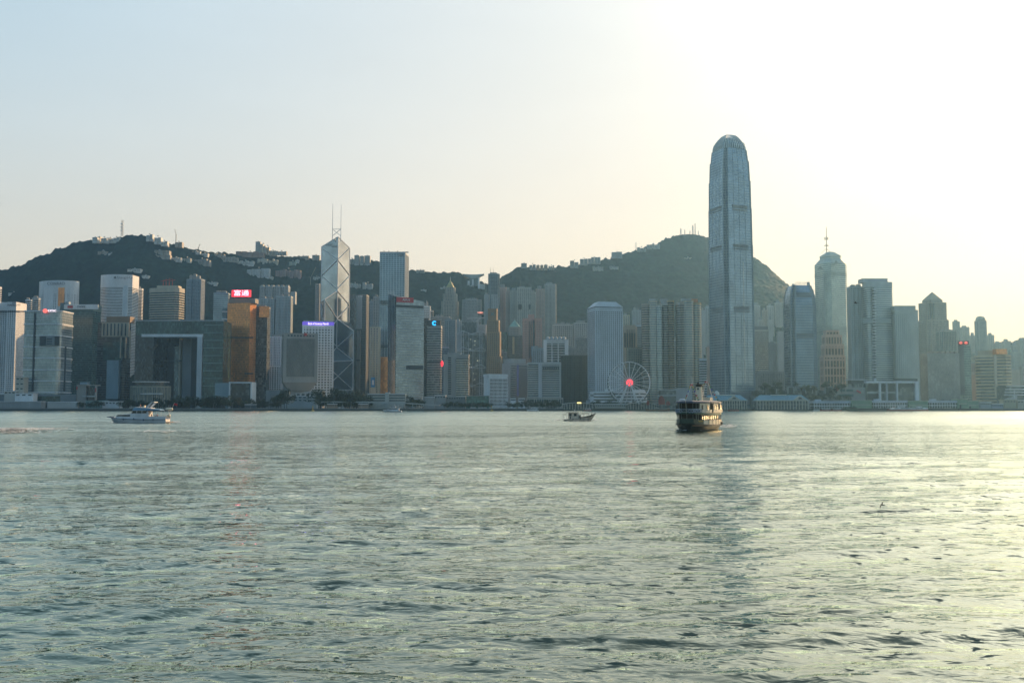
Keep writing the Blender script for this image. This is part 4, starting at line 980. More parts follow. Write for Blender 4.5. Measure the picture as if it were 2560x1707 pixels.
for i in range(5): q = at(1370+i*10, 849, 1700)-r.location; m = MB(); m.lathe([(3.6,-2),(3.6,2),(2.6,4.4),(0,5.6)], 10, tuple(q), False); m.build('roof_dome', W(LG), r)
bld('office_tower', 'grey gridded office tower left of another beside the porthole tower', 1382, 1432, 811, 1900, ('rect',.6,-4), GD((2,3.8)), (.42,.44,.42), 3.8, 1.8, 3.8, 1.5, roof=3)
bld('office_tower', 'grey gridded office tower immediately behind the porthole tower', 1434, 1472, 808, 1900, ('rect',.6,0), GD((2,3.8)), (.44,.46,.45), 3.8, 1.8, 3.8, 1.5, roof=2)
bld('office_block', 'lower dark grey block in front of the gridded tower beside the porthole tower', 1438, 1470, 845, 1800, ('rect',.6,0), GR((2,3.8)), (.22,.25,.27), 3.8, 1.4, 2.4, .8, roof=1, cat='building')
# ------------------------------------------------------------------ right of the porthole tower
def porthole():
    poly, c = fit(('rect',.85,14), 1468, 1557, 768, 1500)
    r = empty('porthole_tower', (c[0], c[1], GZ-.3), 'tall white tower of small round windows with a hipped top', T)
    H = zat(768, 1500)-r.location.z; wl = W((.56,.62,.67), 'white_aluminium')
    m = MB(); m.prism(poly, 0, H); m.build('wall', wl, r)
    for i in (0, 3):
        a, b = poly[i], poly[(i+1) % 4]; L = math.hypot(b[0]-a[0], b[1]-a[1]); ex, ey = (b[0]-a[0])/L, (b[1]-a[1])/L; nx, ny = ey, -ex
        n = 13; m = MB(); rows_ = 46
        for k in range(n):
            t = L*(k+.75)/(n+.5)
            for j in range(rows_):
                z = 12+j*(H-16)/rows_; ctr = Vector((a[0]+ex*t+nx*.12, a[1]+ey*t+ny*.12, z)); rr = .92
                m.face([ctr+Vector((ex*math.cos(q)*rr, ey*math.cos(q)*rr, math.sin(q)*rr)) for q in [2*math.pi*s/8 for s in range(8)]])
        o = m.build('windows', GD((1,1)), r); tag(o, kind='stuff')
    for z0_, z1_ in ((H, H+1.2),): m = MB(); m.prism(offset(poly, -.8), z0_, z1_); m.build('shadow_gap', DARKM, r)
    m = MB(); top = [(x*.62, y*.62) for x, y in poly]; m.loft(offset(poly, .3), H+1.2, top, H+10); m.build('hipped_roof', wl, r)
    lb(r, 'plinth', 1466, 1560, 1000, 1006, 1494, 10, W(LG), z0=GZ-.3)
porthole()
r = base('post_office', 'long low white building of stacked terraces in front of the porthole tower', 1547, 1450)
for k, (a, b, t, bt) in enumerate(((1478,1614,978,983),(1476,1616,986,990.5),(1476,1618,994,998),(1484,1618,1001,1006))):
    lb(r, 'white_terrace', a, b, t, bt, 1450-k*.5, 26, W(WH))
lb(r, 'glazing', 1480, 1614, 980, 1008, 1453, 22, GD((3,3)), z0=GZ-.3); lb(r, 'roof_house', 1514, 1534, 972, 978, 1458, 12, W(WH)); lb(r, 'roof_house', 1582, 1612, 974, 978, 1458, 12, W(WH)); lb(r, 'stair_tower', 1476, 1484, 980, 1008, 1449.5, 8, W(WH), z0=GZ-.3)
m = MB(); L_ = r.location; m.bar(at(1530, 978, 1447)-L_, at(1543, 1000, 1447)-L_, 1.4); m.build('escalator', DARKM, r)
r, p, H = bld('office_tower', 'brown and cream tower with tall arched dark windows between the porthole and cylinder towers', 1557, 1592, 818, 1700, ('cham',.6,0,.12), GD((2,4)), (.42,.37,.30), 4, 1.0, 3, 1.5, top=4, roof=0)
m = MB(); m.prism([(x*.85, y*.85) for x, y in p], H+.9, H+4); m.build('roof_house', W((.42,.37,.30)), r)
for i in range(5): lb(r, 'tall_window', 1561+i*6, 1564.5+i*6, 832, 868, 1698.5, 1, DARKM)
r, p, H = bld('office_block', 'lower green grey glass block in front of the arched window tower', 1568, 1607, 870, 1640, ('rect',.6,0), GG((2,4)), (.22,.25,.22), 4, 1, 3, .8, top=3, roof=0, cat='building')
bld('office_block', 'sky blue glass block beside the arched window tower', 1588, 1606, 813, 1760, ('rect',.6,0), GM((2,4)), (.36,.46,.54), 4, .8, 0, roof=1, cat='building')
bld('apartment_tower', 'cream apartment tower far behind, first right of the porthole tower', 1557, 1574, 788, 2330, ('comb',.7,0,2), GR((2,3.2)), CR, 3.2, 1.5, 3.4, 1.4, roof=1)
bld('apartment_tower', 'cream apartment tower far behind, second and taller right of the porthole tower', 1580, 1604, 776, 2380, ('comb',.7,0,2), GR((2,3.2)), LG, 3.2, 1.5, 3.4, 1.4, roof=2, rh=7)
# cylinder fronted twin towers
def cyl_tower(label, cols, x0, x1, ytop, Y, extra=None):
    r = base('office_tower', label, (x0+x1)/2, Y, T)
    for k, (a, b, top, core, wall, fh, sp_, dy) in enumerate(cols):
        poly, c = fit(('ell',.9) if k in (0, len(cols)-1) else ('cham',.9,0,.2), a, b, top, Y+dy)
        L = r.location; q = [(x+c[0]-L.x, y+c[1]-L.y) for x, y in poly]
        skin(r, q, 0, zat(top, Y+dy)-L.z, core, wall, fh, sp_, 0, 1, .45, 2, 0, 'bay_')
    return r
w1 = W((.42,.40,.34), 'granite_bands'); w2 = W((.50,.53,.52), 'pale_bands')
r = cyl_tower('banded tower of rounded bays with a right edge coloured as if gold lit, first right of the wheel', [(1605,1624,760,GD((2,4)),w1,4.0,1.9,0),(1622,1642,753,GL((2,4)),w1,4.0,1.6,-3),(1640,1655,764,GM((2,4)),w2,4.0,.7,-5),(1654,1670,760,GD((2,4)),w2,4.0,.8,2),(1668,1684,752,GD((2,4)),W((.40,.32,.20),'warm_bands'),4.0,1.2,0)], 1605, 1684, 752, 1600)  # warm colour of the last bay stands in for sun on the edge
lb(r, 'roof_plant', 1625, 1640, 746, 753, 1612, 10, W(LG)); lb(r, 'roof_plant', 1652, 1668, 746, 760, 1612, 10, W(LG)); lb(r, 'rear_core', 1610, 1682, 764, 1000, 1618, 30, GD(), z0=GZ-.3)
r = cyl_tower('banded tower of rounded bays with an orange roof box, second right of the wheel', [(1692,1704,757,GD((2,4)),w2,4.0,1.8,2),(1700,1712,756,GD((2,4)),w1,4.0,1.9,0),(1708,1733,752,GL((2,4)),w1,4.0,1.7,-4),(1730,1752,757,GL((2,4)),W((.46,.38,.24),'warm_bands'),4.0,1.4,0)], 1692, 1752, 750, 1605)
lb(r, 'roof_plant', 1729, 1744, 747, 757, 1612, 12, mat('orange_cladding',(.55,.27,.12),.5)); lb(r, 'roof_plant', 1705, 1729, 746, 753, 1615, 12, W(LG)); lb(r, 'rear_core', 1696, 1750, 760, 1000, 1622, 26, GD(), z0=GZ-.3)
r = base('low_building', 'low grey podium with pale stripes between the ferris wheel and the dark ferry', 1690, 1500)
lb(r, 'main_block', 1652, 1690, 976, 1004, 1500, 20, GR((3,4)), z0=GZ-.3); lb(r, 'side_block', 1690, 1730, 970, 1004, 1502, 22, W((.36,.38,.40)), z0=GZ-.3); lb(r, 'cornice', 1650, 1692, 973, 976, 1498.5, 20, W(LG)); lb(r, 'cornice', 1650, 1692, 987, 990, 1498.5, 20, W(LG))
bld('office_block', 'small white banded block above the dark ferry', 1748, 1766, 897, 1560, ('rect',.6,0), GD((3,4)), WH, 4, 1.9, 0, top=2, roof=0, cat='building')
for k, a in enumerate(((1752,1762,776,2340),(1762,1779,768,2380),(1746,1757,790,2300))):
    bld('apartment_tower', ('slim pale apartment tower left of the great tapering tower', 'wider hazy apartment tower touching the great tapering tower', 'lowest slim apartment tower beside the orange roofed tower')[k], a[0], a[1], a[2], a[3], ('comb',.7,0,2), GR((2,3.2)), LG, 3.2, 1.5, 3.4, 1.4, roof=1)
bld('apartment_tower', 'reddish apartment block low beside the great tapering tower', 1766, 1778, 868, 2050, ('comb',.7,0,2), GR((2,3.2)), (.42,.30,.25), 3.2, 1.5, 3.4, 1.4, roof=1)
# the great tapering tower
def great():
    poly, c = fit(('notch',.98,21,.11), 1773, 1881, 640, 1500)
    r = empty('great_tower', (c[0], c[1], GZ-.3), 'tallest tower of all, blue silver, tapering in steps to a clawed white crown', T)
    z0 = r.location.z; g = glass('silver_blue_glass', (.20,.31,.40), .18, (1.5,4.2), .10, .6, .8); wl = W((.22,.31,.38), 'silver_mullions')
    cm = (1773+1881)/2
    tiers = [(1000,1.02,1.015),(615,1.0,.985),(523,.97,.955),(454,.93,.895),(405,.86,.80),(377,.775,.70)]
    for k, (pb, s0, s1) in enumerate(tiers):
        zb = 0 if k == 0 else zat(tiers[k][0], 1526)-z0; zt = zat(tiers[k+1][0] if k < 5 else 360, 1526)-z0
        A = [(x*s0, y*s0) for x, y in poly]; B = [(x*s1, y*s1) for x, y in poly]
        m = MB(); m.loft(A, zb, B, zt); m.build('glazing', g, r)
        m = MB(); z = zb+2
        while z < zt-1:
            t = (z-zb)/(zt-zb); s_ = s0+(s1-s0)*t; q = offset([(x*s_, y*s_) for x, y in poly], .22); m.prism(q, z, z+.7, True, True); z += 4.3
        m.build('floor_lines', wl, r)
        # vertical fins at the corners of each face
        for i in range(12):
            a, b = A[i], B[i]
            if a[1] < 12: m = MB(); m.bar((a[0]*1.006, a[1]*1.006, zb), (b[0]*1.006, b[1]*1.006, zt), .9); m.build('corner_fin', wl, r)
        for i in (0, 9):
            m = MB()
            for q_ in range(1, 4):
                t = q_/4; a = (A[i][0]+(A[(i+1)%12][0]-A[i][0])*t, A[i][1]+(A[(i+1)%12][1]-A[i][1])*t); b = (B[i][0]+(B[(i+1)%12][0]-B[i][0])*t, B[i][1]+(B[(i+1)%12][1]-B[i][1])*t)
                m.bar((a[0]*1.004, a[1]*1.004-.15, zb), (b[0]*1.004, b[1]*1.004-.15, zt), .3)
            m.build('mullions', wl, r)
        for i in (1, 2, 10, 11):
            if A[i][1] < 0: pass
    def band(pya, pyb, s_, i=0, t0=.18, t1=.86): edge_panel(r, 'mechanical_band', [(x*s_, y*s_) for x, y in poly], i, t0, t1, zat(pyb, 1526)-z0, zat(pya, 1526)-z0, W((.10,.13,.16),'dark_louvres'), .7)
    for pya, s_ in ((519, .98), (615.5, 1.0), (769, 1.008)): band(pya, pya+8, s_); band(pya+10.5, pya+14, s_); band(pya+2, pya+8, s_, 9, .1, .9); band(pya+10.5, pya+13.5, s_, 9, .1, .9)
    for i in (0, 9): edge_panel(r, 'lobby_grille', [(x*1.02, y*1.02) for x, y in poly], i, .04, .96, 6, 26, W((.16,.20,.24),'dark_louvres'), .5)
    edge_panel(r, 'painted_glint', [(x*1.012, y*1.012) for x, y in poly], 0, .60, .64, zat(960, 1526)-z0, zat(660, 1526)-z0, GL((1,6)), .35)  # paler glass strip painted in as a glint
    # crown of inward bending claws
    zb = zat(377, 1526)-z0; zt = zat(339, 1526)-z0
    m = MB(); m.loft([(x*.69, y*.69) for x, y in poly], zat(360, 1526)-z0, [(x*.50, y*.50) for x, y in poly], zat(348, 1526)-z0); m.build('upper_dome', g, r)
    for i in range(12):
        a, b = poly[i], poly[(i+1) % 12]; L = math.hypot(b[0]-a[0], b[1]-a[1])
        if L < 12: ks = [0]
        else: ks = range(9)
        for k in ks:
            t = (k+.5)/len(ks); x, y = a[0]+(b[0]-a[0])*t, a[1]+(b[1]-a[1])*t
            pts = []
            for j in range(6):
                u = j/5; s_ = .80-.46*u**1.9; pts.append(Vector((x*s_, y*s_, zb+(zt-zb)*u*(1-.04*abs(t-.5)))))
            m = MB()
            for j in range(5): m.bar(pts[j], pts[j+1], 1.0, 2.0-.2*j)
            m.build('crown_claw', W((.66,.70,.72), 'white_crown'), r)
great()
r = base('low_building', 'plain podium wall with a white ribbed roof at the foot of the great tower', 1900, 1488)
lb(r, 'podium', 1778, 1830, 992, 1006, 1490, 12, GR((3,4)), z0=GZ-.3)
# behind and right of it
r, p, H = bld('office_tower', 'cream banded slab with a dark flat roof right of the great tower', 1881, 1921, 825, 1900, ('rect',.6,0), GR((2,4)), (.42,.42,.36), 4, 2.2, 0, top=3, roof=0)
lb(r, 'roof_house', 1882, 1920, 816, 825, 1903, 20, W((.18,.19,.19)))
for k, a in enumerate(((1881,1900,764,2460),(1905,1918,776,2500),(1917,1934,765,2480),(1936,1956,757,2520),(1894,1908,800,2400),(1920,1931,800,2380))):
    bld('apartment_tower', ('pale balconied apartment tower just right of the great tower, hazy','short hazy apartment tower, second right of the great tower','hazy apartment tower with a stepped head, third right of the great tower','tallest of the hazy apartment towers under the hill slope','small hazy block in front of the first apartment towers','small hazy block in front of the stepped head tower')[k], a[0], a[1], a[2], a[3], ('comb',.7,0,2), GR((2,3.2)), (.52,.52,.48), 3.2, 1.5, 3.4, 1.4, roof=1, rh=8)
bld('office_block', 'plain pale slab beside the pronged blue tower', 1941, 1961, 829, 1850, ('rect',.6,0), W((.40,.43,.42)), (.40,.43,.42), 4, 0, 0, roof=0)
bld('office_block', 'grey low tower between the cream slab and the plain pale slab', 1921, 1942, 858, 1860, ('comb',.6,0,2), GR((2,4)), (.34,.37,.36), 3.6, 1.4, 3, 1.2, roof=1)
def prong():
    poly, c = fit(('notch',.9,6,.10), 1959, 2040, 800, 1560)
    r = empty('office_tower', (c[0], c[1], GZ-.3), 'blue glass tower tapering to a crown of prongs, with dark louvre bands', T); z0 = r.location.z
    g = glass('deep_blue_glass', (.16,.25,.34), .18, (1.5,4.2), .16, .6, .8); wl = W((.24,.30,.35), 'silver_mullions')
    tiers = [(1010,1.03,1.0),(760,.985,.94),(735,.91,.86),(722,.82,.74)]; ends = [760,735,722,712]
    for k, (pb, s0, s1) in enumerate(tiers):
        zb = 0 if k == 0 else zat(pb, 1560)-z0; zt = zat(ends[k], 1560)-z0
        m = MB(); m.loft([(x*s0, y*s0) for x, y in poly], zb, [(x*s1, y*s1) for x, y in poly], zt); m.build('glazing', g, r)
        m = MB(); z = zb+2
        while z < zt-1:
            s_ = s0+(s1-s0)*(z-zb)/(zt-zb); m.prism(offset([(x*s_, y*s_) for x, y in poly], .2), z, z+.6, True, True); z += 4.3
        m.build('floor_lines', wl, r)
        for i in (0, 2, 11, 9):
            for t in (0, .06, .94, 1): 
                a = [(x*s0, y*s0) for x, y in poly]; b = [(x*s1, y*s1) for x, y in poly]; i2 = (i+1) % 12
                m = MB(); m.bar((a[i][0]+(a[i2][0]-a[i][0])*t, a[i][1]+(a[i2][1]-a[i][1])*t-.3, zb), (b[i][0]+(b[i2][0]-b[i][0])*t, b[i][1]+(b[i2][1]-b[i][1])*t-.3, zt), .8); m.build('corner_fin', wl, r)
    for pya, s_, t0, t1 in ((730,.93,.12,.88),(737,.95,.12,.88),(833,1.0,.1,.9),(840,1.005,.1,.9)): edge_panel(r, 'mechanical_band', [(x*s_, y*s_) for x, y in poly], 0, t0, t1, zat(pya+5,1560)-z0, zat(pya,1560)-z0, W((.10,.13,.16),'dark_louvres'), .6)
    zb = zat(722,1560)-z0
    for k in range(12):
        t = (k+.5)/12; P = Vector((poly[0][0]*.72+(poly[1][0]-poly[0][0])*.72*t, poly[0][1]*.72, zat(712,1560)-z0)); m = MB(); m.bar(P, P+Vector((0,0,5.5)), .5); m.build('crown_prong', W(LG), r)
    for k, xx in enumerate((poly[0][0]*.80, poly[1][0]*.86)): m = MB(); m.bar((xx, -6, zb-10), (xx*.86, -4, zb+10 if k == 0 else zb+13), 4.2, 2); m.build('crown_shoulder', W(LG), r)
prong()
# spired tower
def spired():
    poly, c = fit(('cham',.95,16,.20), 2037, 2117, 690, 2000)
    r = empty('spired_tower', (c[0], c[1], GZ-.3), 'pale green silver tower with a stepped top and a tall barbed spire', T); z0 = r.location.z
    g = glass('pale_green_glass', (.32,.40,.37), .22, (2,4), .14, .5, .8); wl = W((.44,.50,.47), 'pale_bands'); H = zat(657, 2000)-z0
    skin(r, poly, 0, H, g, wl, 4.2, 1.2, 0, top=0, proud=.3)
    p2 = [(x*.66, y*.66) for x, y in poly]; m = MB(); m.loft(poly, H, p2, zat(643,2000)-z0); m.build('sloped_shoulder', wl, r)
    skin(r, p2, zat(643,2000)-z0, zat(636,2000)-z0, g, wl, 4, 1, 0, top=2, name='upper_')
    m = MB(); m.loft(p2, zat(636,2000)-z0+.9, [(x*.25, y*.25) for x, y in poly], zat(625,2000)-z0); m.build('cap', wl, r)
    for py in (681, 686, 818, 823): m = MB(); m.prism(offset(poly, .55), zat(py+2.2,2000)-z0, zat(py,2000)-z0, True, True); m.build('mechanical_band', W((.22,.27,.25),'dark_louvres'), r)
    for px, py in ((2089, 655), (2050, 669)):
        q = at(px, py, 1999)-r.location; m = MB(); y = q.y-3; m.face([(q.x-6,y,q.z-5),(q.x+6,y,q.z-5),(q.x,y,q.z+4)]); m.face([(q.x+6,y+1.5,q.z-5),(q.x-6,y+1.5,q.z-5),(q.x,y+1.5,q.z+4)]); m.face([(q.x-6,y,q.z-5),(q.x,y,q.z+4),(q.x,y+1.5,q.z+4),(q.x-6,y+1.5,q.z-5)]); m.build('gable_vent', W((.22,.27,.25),'dark_louvres'), r)
    lb(r, 'dark_reveal', 2060, 2064, 686, 820, 1996, 2, W((.25,.31,.30),'dark_louvres'))
    P = at(2074, 626, 2010); P.y = c[1]; top = at(2074, 563, 2010); top.y = c[1]
    sp = mast(r, 'spire', P-Vector((0,0,3)), top, 1.0, W((.6,.42,.25),'spire_paint'))
    for py, w_ in ((609, 5), (590, 5), (593, 4)):
        z = zat(py, 2010)-z0; q = P.x-r.location.x; m = MB(); m.bar((q-w_, 0, z-1.5), (q+w_, 0, z-1.5), 1.1); m.bar((q-w_, 0, z-1.5), (q, 0, z+2), .7); m.bar((q+w_, 0, z-1.5), (q, 0, z+2), .7); m.build('spire_barb', W((.6,.42,.25),'spire_paint'), r)
    for s_ in (-1, 1): q = P.x-r.location.x; m = MB(); m.bar((q+s_*12, 0, zat(626,2010)-z0-3), (q, 0, zat(618,2010)-z0), .8); m.build('spire_stay', W((.6,.42,.25),'spire_paint'), r)
spired()
def pinkstep():
    poly, c = fit(('rect',.6,0), 2050, 2114, 930, 1650)
    r = empty('office_tower', (c[0], c[1], GZ-.3), 'pink stepped tower of long vertical windows in front of the spired tower', T); z0 = r.location.z; wl = W((.50,.42,.38), 'pink_granite')
    H0 = 0; cx = 2082
    for a, b, py in ((2050,2114,890),(2054,2111,862),(2057,2107,838),(2061,2100,826)):
        s_ = (b-a)/64; q = [(x*s_+((a+b)/2-cx)*1650/F, y*s_) for x, y in poly]; H1 = zat(py, 1650)-z0
        skin(r, q, H0, H1, GD((2,4)), wl, 13.5, 2.4, 5.2, 1.9, top=2.5, name='' if H0 == 0 else 'upper_'); H0 = H1-.2
pinkstep()
# big white residence
r, p, H = bld('residence_tower', 'left wing of the broad white residence, dark vertical stripes and a curved roof', 2117, 2162, 717, 1570, ('comb',.6,4,4), GB((2,3.4)), (.42,.47,.47), 3.5, 1.1, 3.2, 1.2, roof=2, rh=4)
r, p, H = bld('residence_tower', 'broad white residence of long balconies with a dark notch down its middle', 2156, 2230, 706, 1555, ('round',.5,3,.12), GM((2,3.5)), (.50,.55,.55), 3.5, 1.5, 0, top=6, roof=0)
lb(r, 'roof_crown', 2156, 2219, 696, 706, 1562, 20, W((.45,.48,.50))); lb(r, 'balcony_recess', 2184, 2188, 718, 945, 1551, 3, DARKM)
for i in range(30): lb(r, 'balcony', 2182, 2191, 722+i*7.4, 724.4+i*7.4, 1549.6, 2, W(WH))
lb(r, 'plain_band', 2157, 2228, 796, 808, 1551.4, 2, W((.34,.40,.40))); lb(r, 'stair_stack', 2186, 2191, 945, 955, 1551, 3, W(WH))
r, p, H = bld('hotel_tower', 'curved cream hotel of fine square windows right of the broad residence', 2231, 2294, 776, 1535, ('bow',.5,-8,.10), GR((2,3.4)), (.55,.56,.50), 3.5, 1.2, 2.7, 1.3, top=4, roof=0)
lb(r, 'crown', 2236, 2289, 764, 775, 1542, 18, W((.50,.52,.48))); lb(r, 'painted_base_shadow', 2236, 2294, 946, 953, 1530, 4, DARKM)  # dark strip at the base stands in for shade
# podium with a white portal
r = base('shopping_podium', 'long low dark podium framed by a white beam on slender columns', 2230, 1480)
lb(r, 'main_block', 2167, 2294, 955, 1006, 1484, 40, GR((3,5)), z0=GZ-.3); lb(r, 'portal_beam', 2164, 2297, 952.5, 957.5, 1478, 8, W(WH))
for a, b in ((2199,2203),(2217,2219),(2242,2245),(2289,2297)): lb(r, 'portal_column', a, b, 957.5, 1004, 1478.5, 6, W(WH), z0=GZ-.3)
for a, b, t, bt in ((2170,2198,962,975),(2204,2216,962,978),(2220,2241,960,1000),(2248,2286,960,968),(2170,2198,985,1000)): lb(r, 'window_bay', a, b, t, bt, 1483.4, 1, DARKM)
lb(r, 'stone_band', 2168, 2242, 979, 983, 1483, 1, W(LG))
# terraces and low mall
r = base('shopping_mall', 'low grey terraced mall with planted roof frames and a red swirl sign', 2030, 1490)
lb(r, 'lower_storey', 1884, 2165, 990, 1006, 1492, 30, W((.30,.32,.30)), z0=GZ-.3); lb(r, 'upper_storey', 1884, 2080, 976, 990, 1500, 30, GR((3,4))); lb(r, 'sign_block', 2080, 2168, 968, 1004, 1489, 20, W((.40,.41,.38)), z0=GZ-.3)
lb(r, 'roof_pavilion', 2128, 2167, 949, 959, 1492, 16, DARKM); lb(r, 'pavilion_roof', 2124, 2168, 948, 950, 1490, 20, W(WH)); lb(r, 'pavilion_glazing', 2134, 2160, 959, 968, 1492, 8, GR())
for a, b, t in ((1908,1943,963),(1970,1986,966),(2016,2033,966),(2063,2080,966)): 
    lb(r, 'terrace_frame', a, b, t, t+2, 1494, 6, W(LG)); lb(r, 'terrace_frame', b-2, b, t+2, 984, 1494, 6, W(LG)); lb(r, 'terrace_screen', a+1, b-3, t+3, 982, 1497, 2, W((.10,.13,.12),'dark_green_panel')); lb(r, 'terrace_frame', a, a+1.4, t+2, 984, 1494, 6, W(LG))
for a, b, t, bt in ((2100,2113,973,978),(2116,2133,973,978),(2098,2134,985,992)): lb(r, 'window_bay', a, b, t, bt, 1488.4, 1, W((.08,.16,.16),'teal_glazing'))
q = at(2092, 973, 1488)-r.location; m = MB(); m.tube([q+Vector((math.cos(t)*2, 0, math.sin(t)*2)) for t in [2*math.pi*i/12 for i in range(12)]], .6, 6, closed=True); m.build('sign_emblem', mat('red_sign_paint',(.55,.03,.05),.5), r)
m = MB(); m.bar(at(2142,976,1488)-r.location, at(2152,982,1488)-r.location, 2.2); m.build('sign_swoosh', mat('red_sign_paint',(.55,.03,.05),.5), r); text_part(r, 'sign_lettering', 'IFC', 2158, 980, 1488, 7, W((.6,.6,.58)), sx=.7)
# pyramid topped tower
def cosco():
    poly, c = fit(('cham',.9,10,.12), 2297, 2366, 770, 2000)
    r = empty('office_tower', (c[0], c[1], GZ-.3), 'grey brown hazy tower with a pyramid roof and a slotted face', T); z0 = r.location.z; wl = W((.32,.29,.25), 'brown_granite')
    Hm = zat(800,2000)-z0; H = zat(756,2000)-z0
    skin(r, [(x*1.13, y*1.13) for x, y in poly], 0, Hm, GR((2,4)), wl, 4, 1.5, 3.2, 1, top=2)
    skin(r, poly, Hm-.2, H, GR((2,4)), wl, 4, 1.5, 3.2, 1, top=2, name='upper_')
    p2 = [(x*.72, y*.72) for x, y in poly]; skin(r, p2, H, zat(749,2000)-z0, GR((2,4)), wl, 4, 1.5, 3, 1, top=1, name='attic_')
    m = MB(); m.loft(offset(p2, 1), zat(749,2000)-z0+.9, [(x*.02, y*.02) for x, y in poly], zat(727,2000)-z0); m.build('pyramid_roof', W((.30,.27,.20)), r)
    lb(r, 'face_slot', 2325, 2329, 758, 795, 1998, 2, DARKM); lb(r, 'face_slot', 2332, 2336, 758, 795, 1998, 2, DARKM)
cosco()
bld('office_block', 'dark glass block with a curved shoulder in front of the pyramid topped tower', 2340, 2392, 828, 1850, ('cham',.6,8,.14), GG((2,4)), (.24,.27,.26), 4, 1, 3.4, .8, roof=1)
r, p, H = bld('office_block', 'huge blank grey curtain wall box with small plant boxes along its roof', 2300, 2398, 884, 1560, ('rect',.35,10), glass('dull_grey_glass',(.22,.24,.24),.35,(2,4),.10,.3,.6), (.24,.26,.26), 4, .5, 6, .5, top=1.5, proud=.12, roof=0, cat='building')
for i in range(7): lb(r, 'roof_plant', 2324+i*10.5, 2331+i*10.5, 878, 884, 1575, 8, W((.28,.26,.24)))
r, p, H = bld('office_tower', 'narrow tower with a dark left stripe under a dim red sign', 2397, 2426, 862, 1620, ('rect',.6,0), glass('teal_glass',(.16,.24,.23),.25,(2,4),.2,.4,.7), (.26,.34,.33), 4, .6, 0, top=2, roof=0)
lb(r, 'dark_stripe', 2398, 2411, 863, 986, 1618, 2, W((.10,.11,.12),'dark_panel')); lb(r, 'sign_board', 2397, 2422, 852, 862, 1619, 3, W((.16,.05,.05),'dark_red_panel'))
for px in (2402, 2415): q = at(px, 857, 1618.4)-r.location; m = MB(); m.lathe([(0,-2.4),(2.6,-1),(2.6,1),(0,2.4)], 8, tuple(q)); m.build('sign_lamp', LED('dim_red_light',(.8,.10,.07),.9), r)
# hazy far right
hz_ = [(2381,2399,804,2560,'slim hazy apartment tower directly right of the pyramid topped tower'),(2400,2423,818,2600,'pair of hazy apartment towers joined under one stepped roof'),(2424,2438,839,2640,'pale hazy block just left of the dark crowned tower'),
 (2467,2485,838,2640,'small pale block just right of the dark crowned tower'),(2484,2504,858,2600,'low hazy block on the skyline, second right of the crowned tower'),(2505,2526,853,2620,'flat topped hazy block on the skyline over the gold banded tower'),
 (2528,2545,864,2400,'hazy block beside the right edge, lower row'),(2540,2575,850,2500,'hazy block cut by the right edge, upper row'),(2526,2556,880,2250,'cream hazy tower right of the gold banded tower'),(2556,2590,872,2300,'grey hazy tower cut off by the right edge')]
for a in hz_: bld('apartment_tower', a[4], a[0], a[1], a[2], a[3], ('comb',.7,0,2), GR((2,3.2)), (.38,.37,.33), 3.2, 1.5, 3.6, 1.4, roof=1, rh=7)
r, p, H = bld('apartment_tower', 'dark hazy tower with a domed lantern standing alone on the right skyline', 2436, 2466, 802, 2500, ('cham',.7,0,.12), GR((2,3.4)), (.26,.26,.24), 3.4, 1.5, 3.4, 1.4, roof=0)
m = MB(); m.lathe([(11,0),(12,5),(9,11),(4,13)], 12, (0,0,H)); m.build('lantern', W((.3,.3,.26)), r)
# gold banded hexagonal
r, p, H = bld('office_tower', 'cream and gold banded tower with a corner pier and a roof box coloured as if gold lit', 2438, 2526, 888, 1620, ('cham',.6,-26,.14), GD((3,4)), (.52,.46,.33), 5.4, 2.9, 0, proud=.9, top=3, roof=0)
m = MB(); m.prism([(x*.86, y*.86) for x, y in p], H+.9, H+9); m.build('roof_house', W((.42,.37,.26)), r); lb(r, 'sun_tinted_roof_box', 2490, 2517, 872, 885, 1612, 12, AU()); lb(r, 'end_pier', 2488, 2493, 888, 990, 1608, 4, W((.52,.48,.38)))  # gold glass on the roof box stands in for sunlight
bld('office_tower', 'brown narrow tower behind the gold banded tower on its left', 2424, 2442, 910, 1800, ('comb',.6,0,2), GR((2,4)), (.30,.24,.20), 3.6, 1.4, 3, 1.2, roof=1)
bld('office_block', 'pale gridded block low behind the gold banded tower on its right', 2524, 2548, 926, 1800, ('comb',.6,0,2), GR((2,4)), (.45,.44,.38), 3.6, 1.6, 3, 1.2, roof=1, cat='building')
bld('office_block', 'grey block low at the right edge above the terraced hall', 2548, 2580, 918, 1850, ('comb',.6,0,2), GR((2,4)), (.36,.36,.33), 3.6, 1.6, 3, 1.2, roof=1, cat='building')
r = base('terminal_hall', 'long hall with stacked pale terraces and a sail roof at the right edge', 2550, 1490)
lb(r, 'main_block', 2524, 2600, 966, 1008, 1492, 40, GR((3,4)), z0=GZ-.3)
for i, t in enumerate((964, 972, 979, 986)): lb(r, 'terrace', 2522-i*2, 2600, t, t+2.4, 1490-i, 8, W(WH))
m = MB(); L_ = r.location; a, b, c_, d = at(2508,1002,1484)-L_, at(2543,987,1484)-L_, at(2543,1002,1484)-L_, Vector((0,10,0)); m.face([a, c_, b]); m.face([a+d, b+d, c_+d]); m.face([a, b, b+d, a+d]); m.face([b, c_, c_+d, b+d]); m.build('sail_roof', W((.5,.52,.52)), r)
m = MB(); m.bar(at(2536,1000,1483)-L_, at(2536,976,1483)-L_, .7); m.build('mast', W(WH), r)
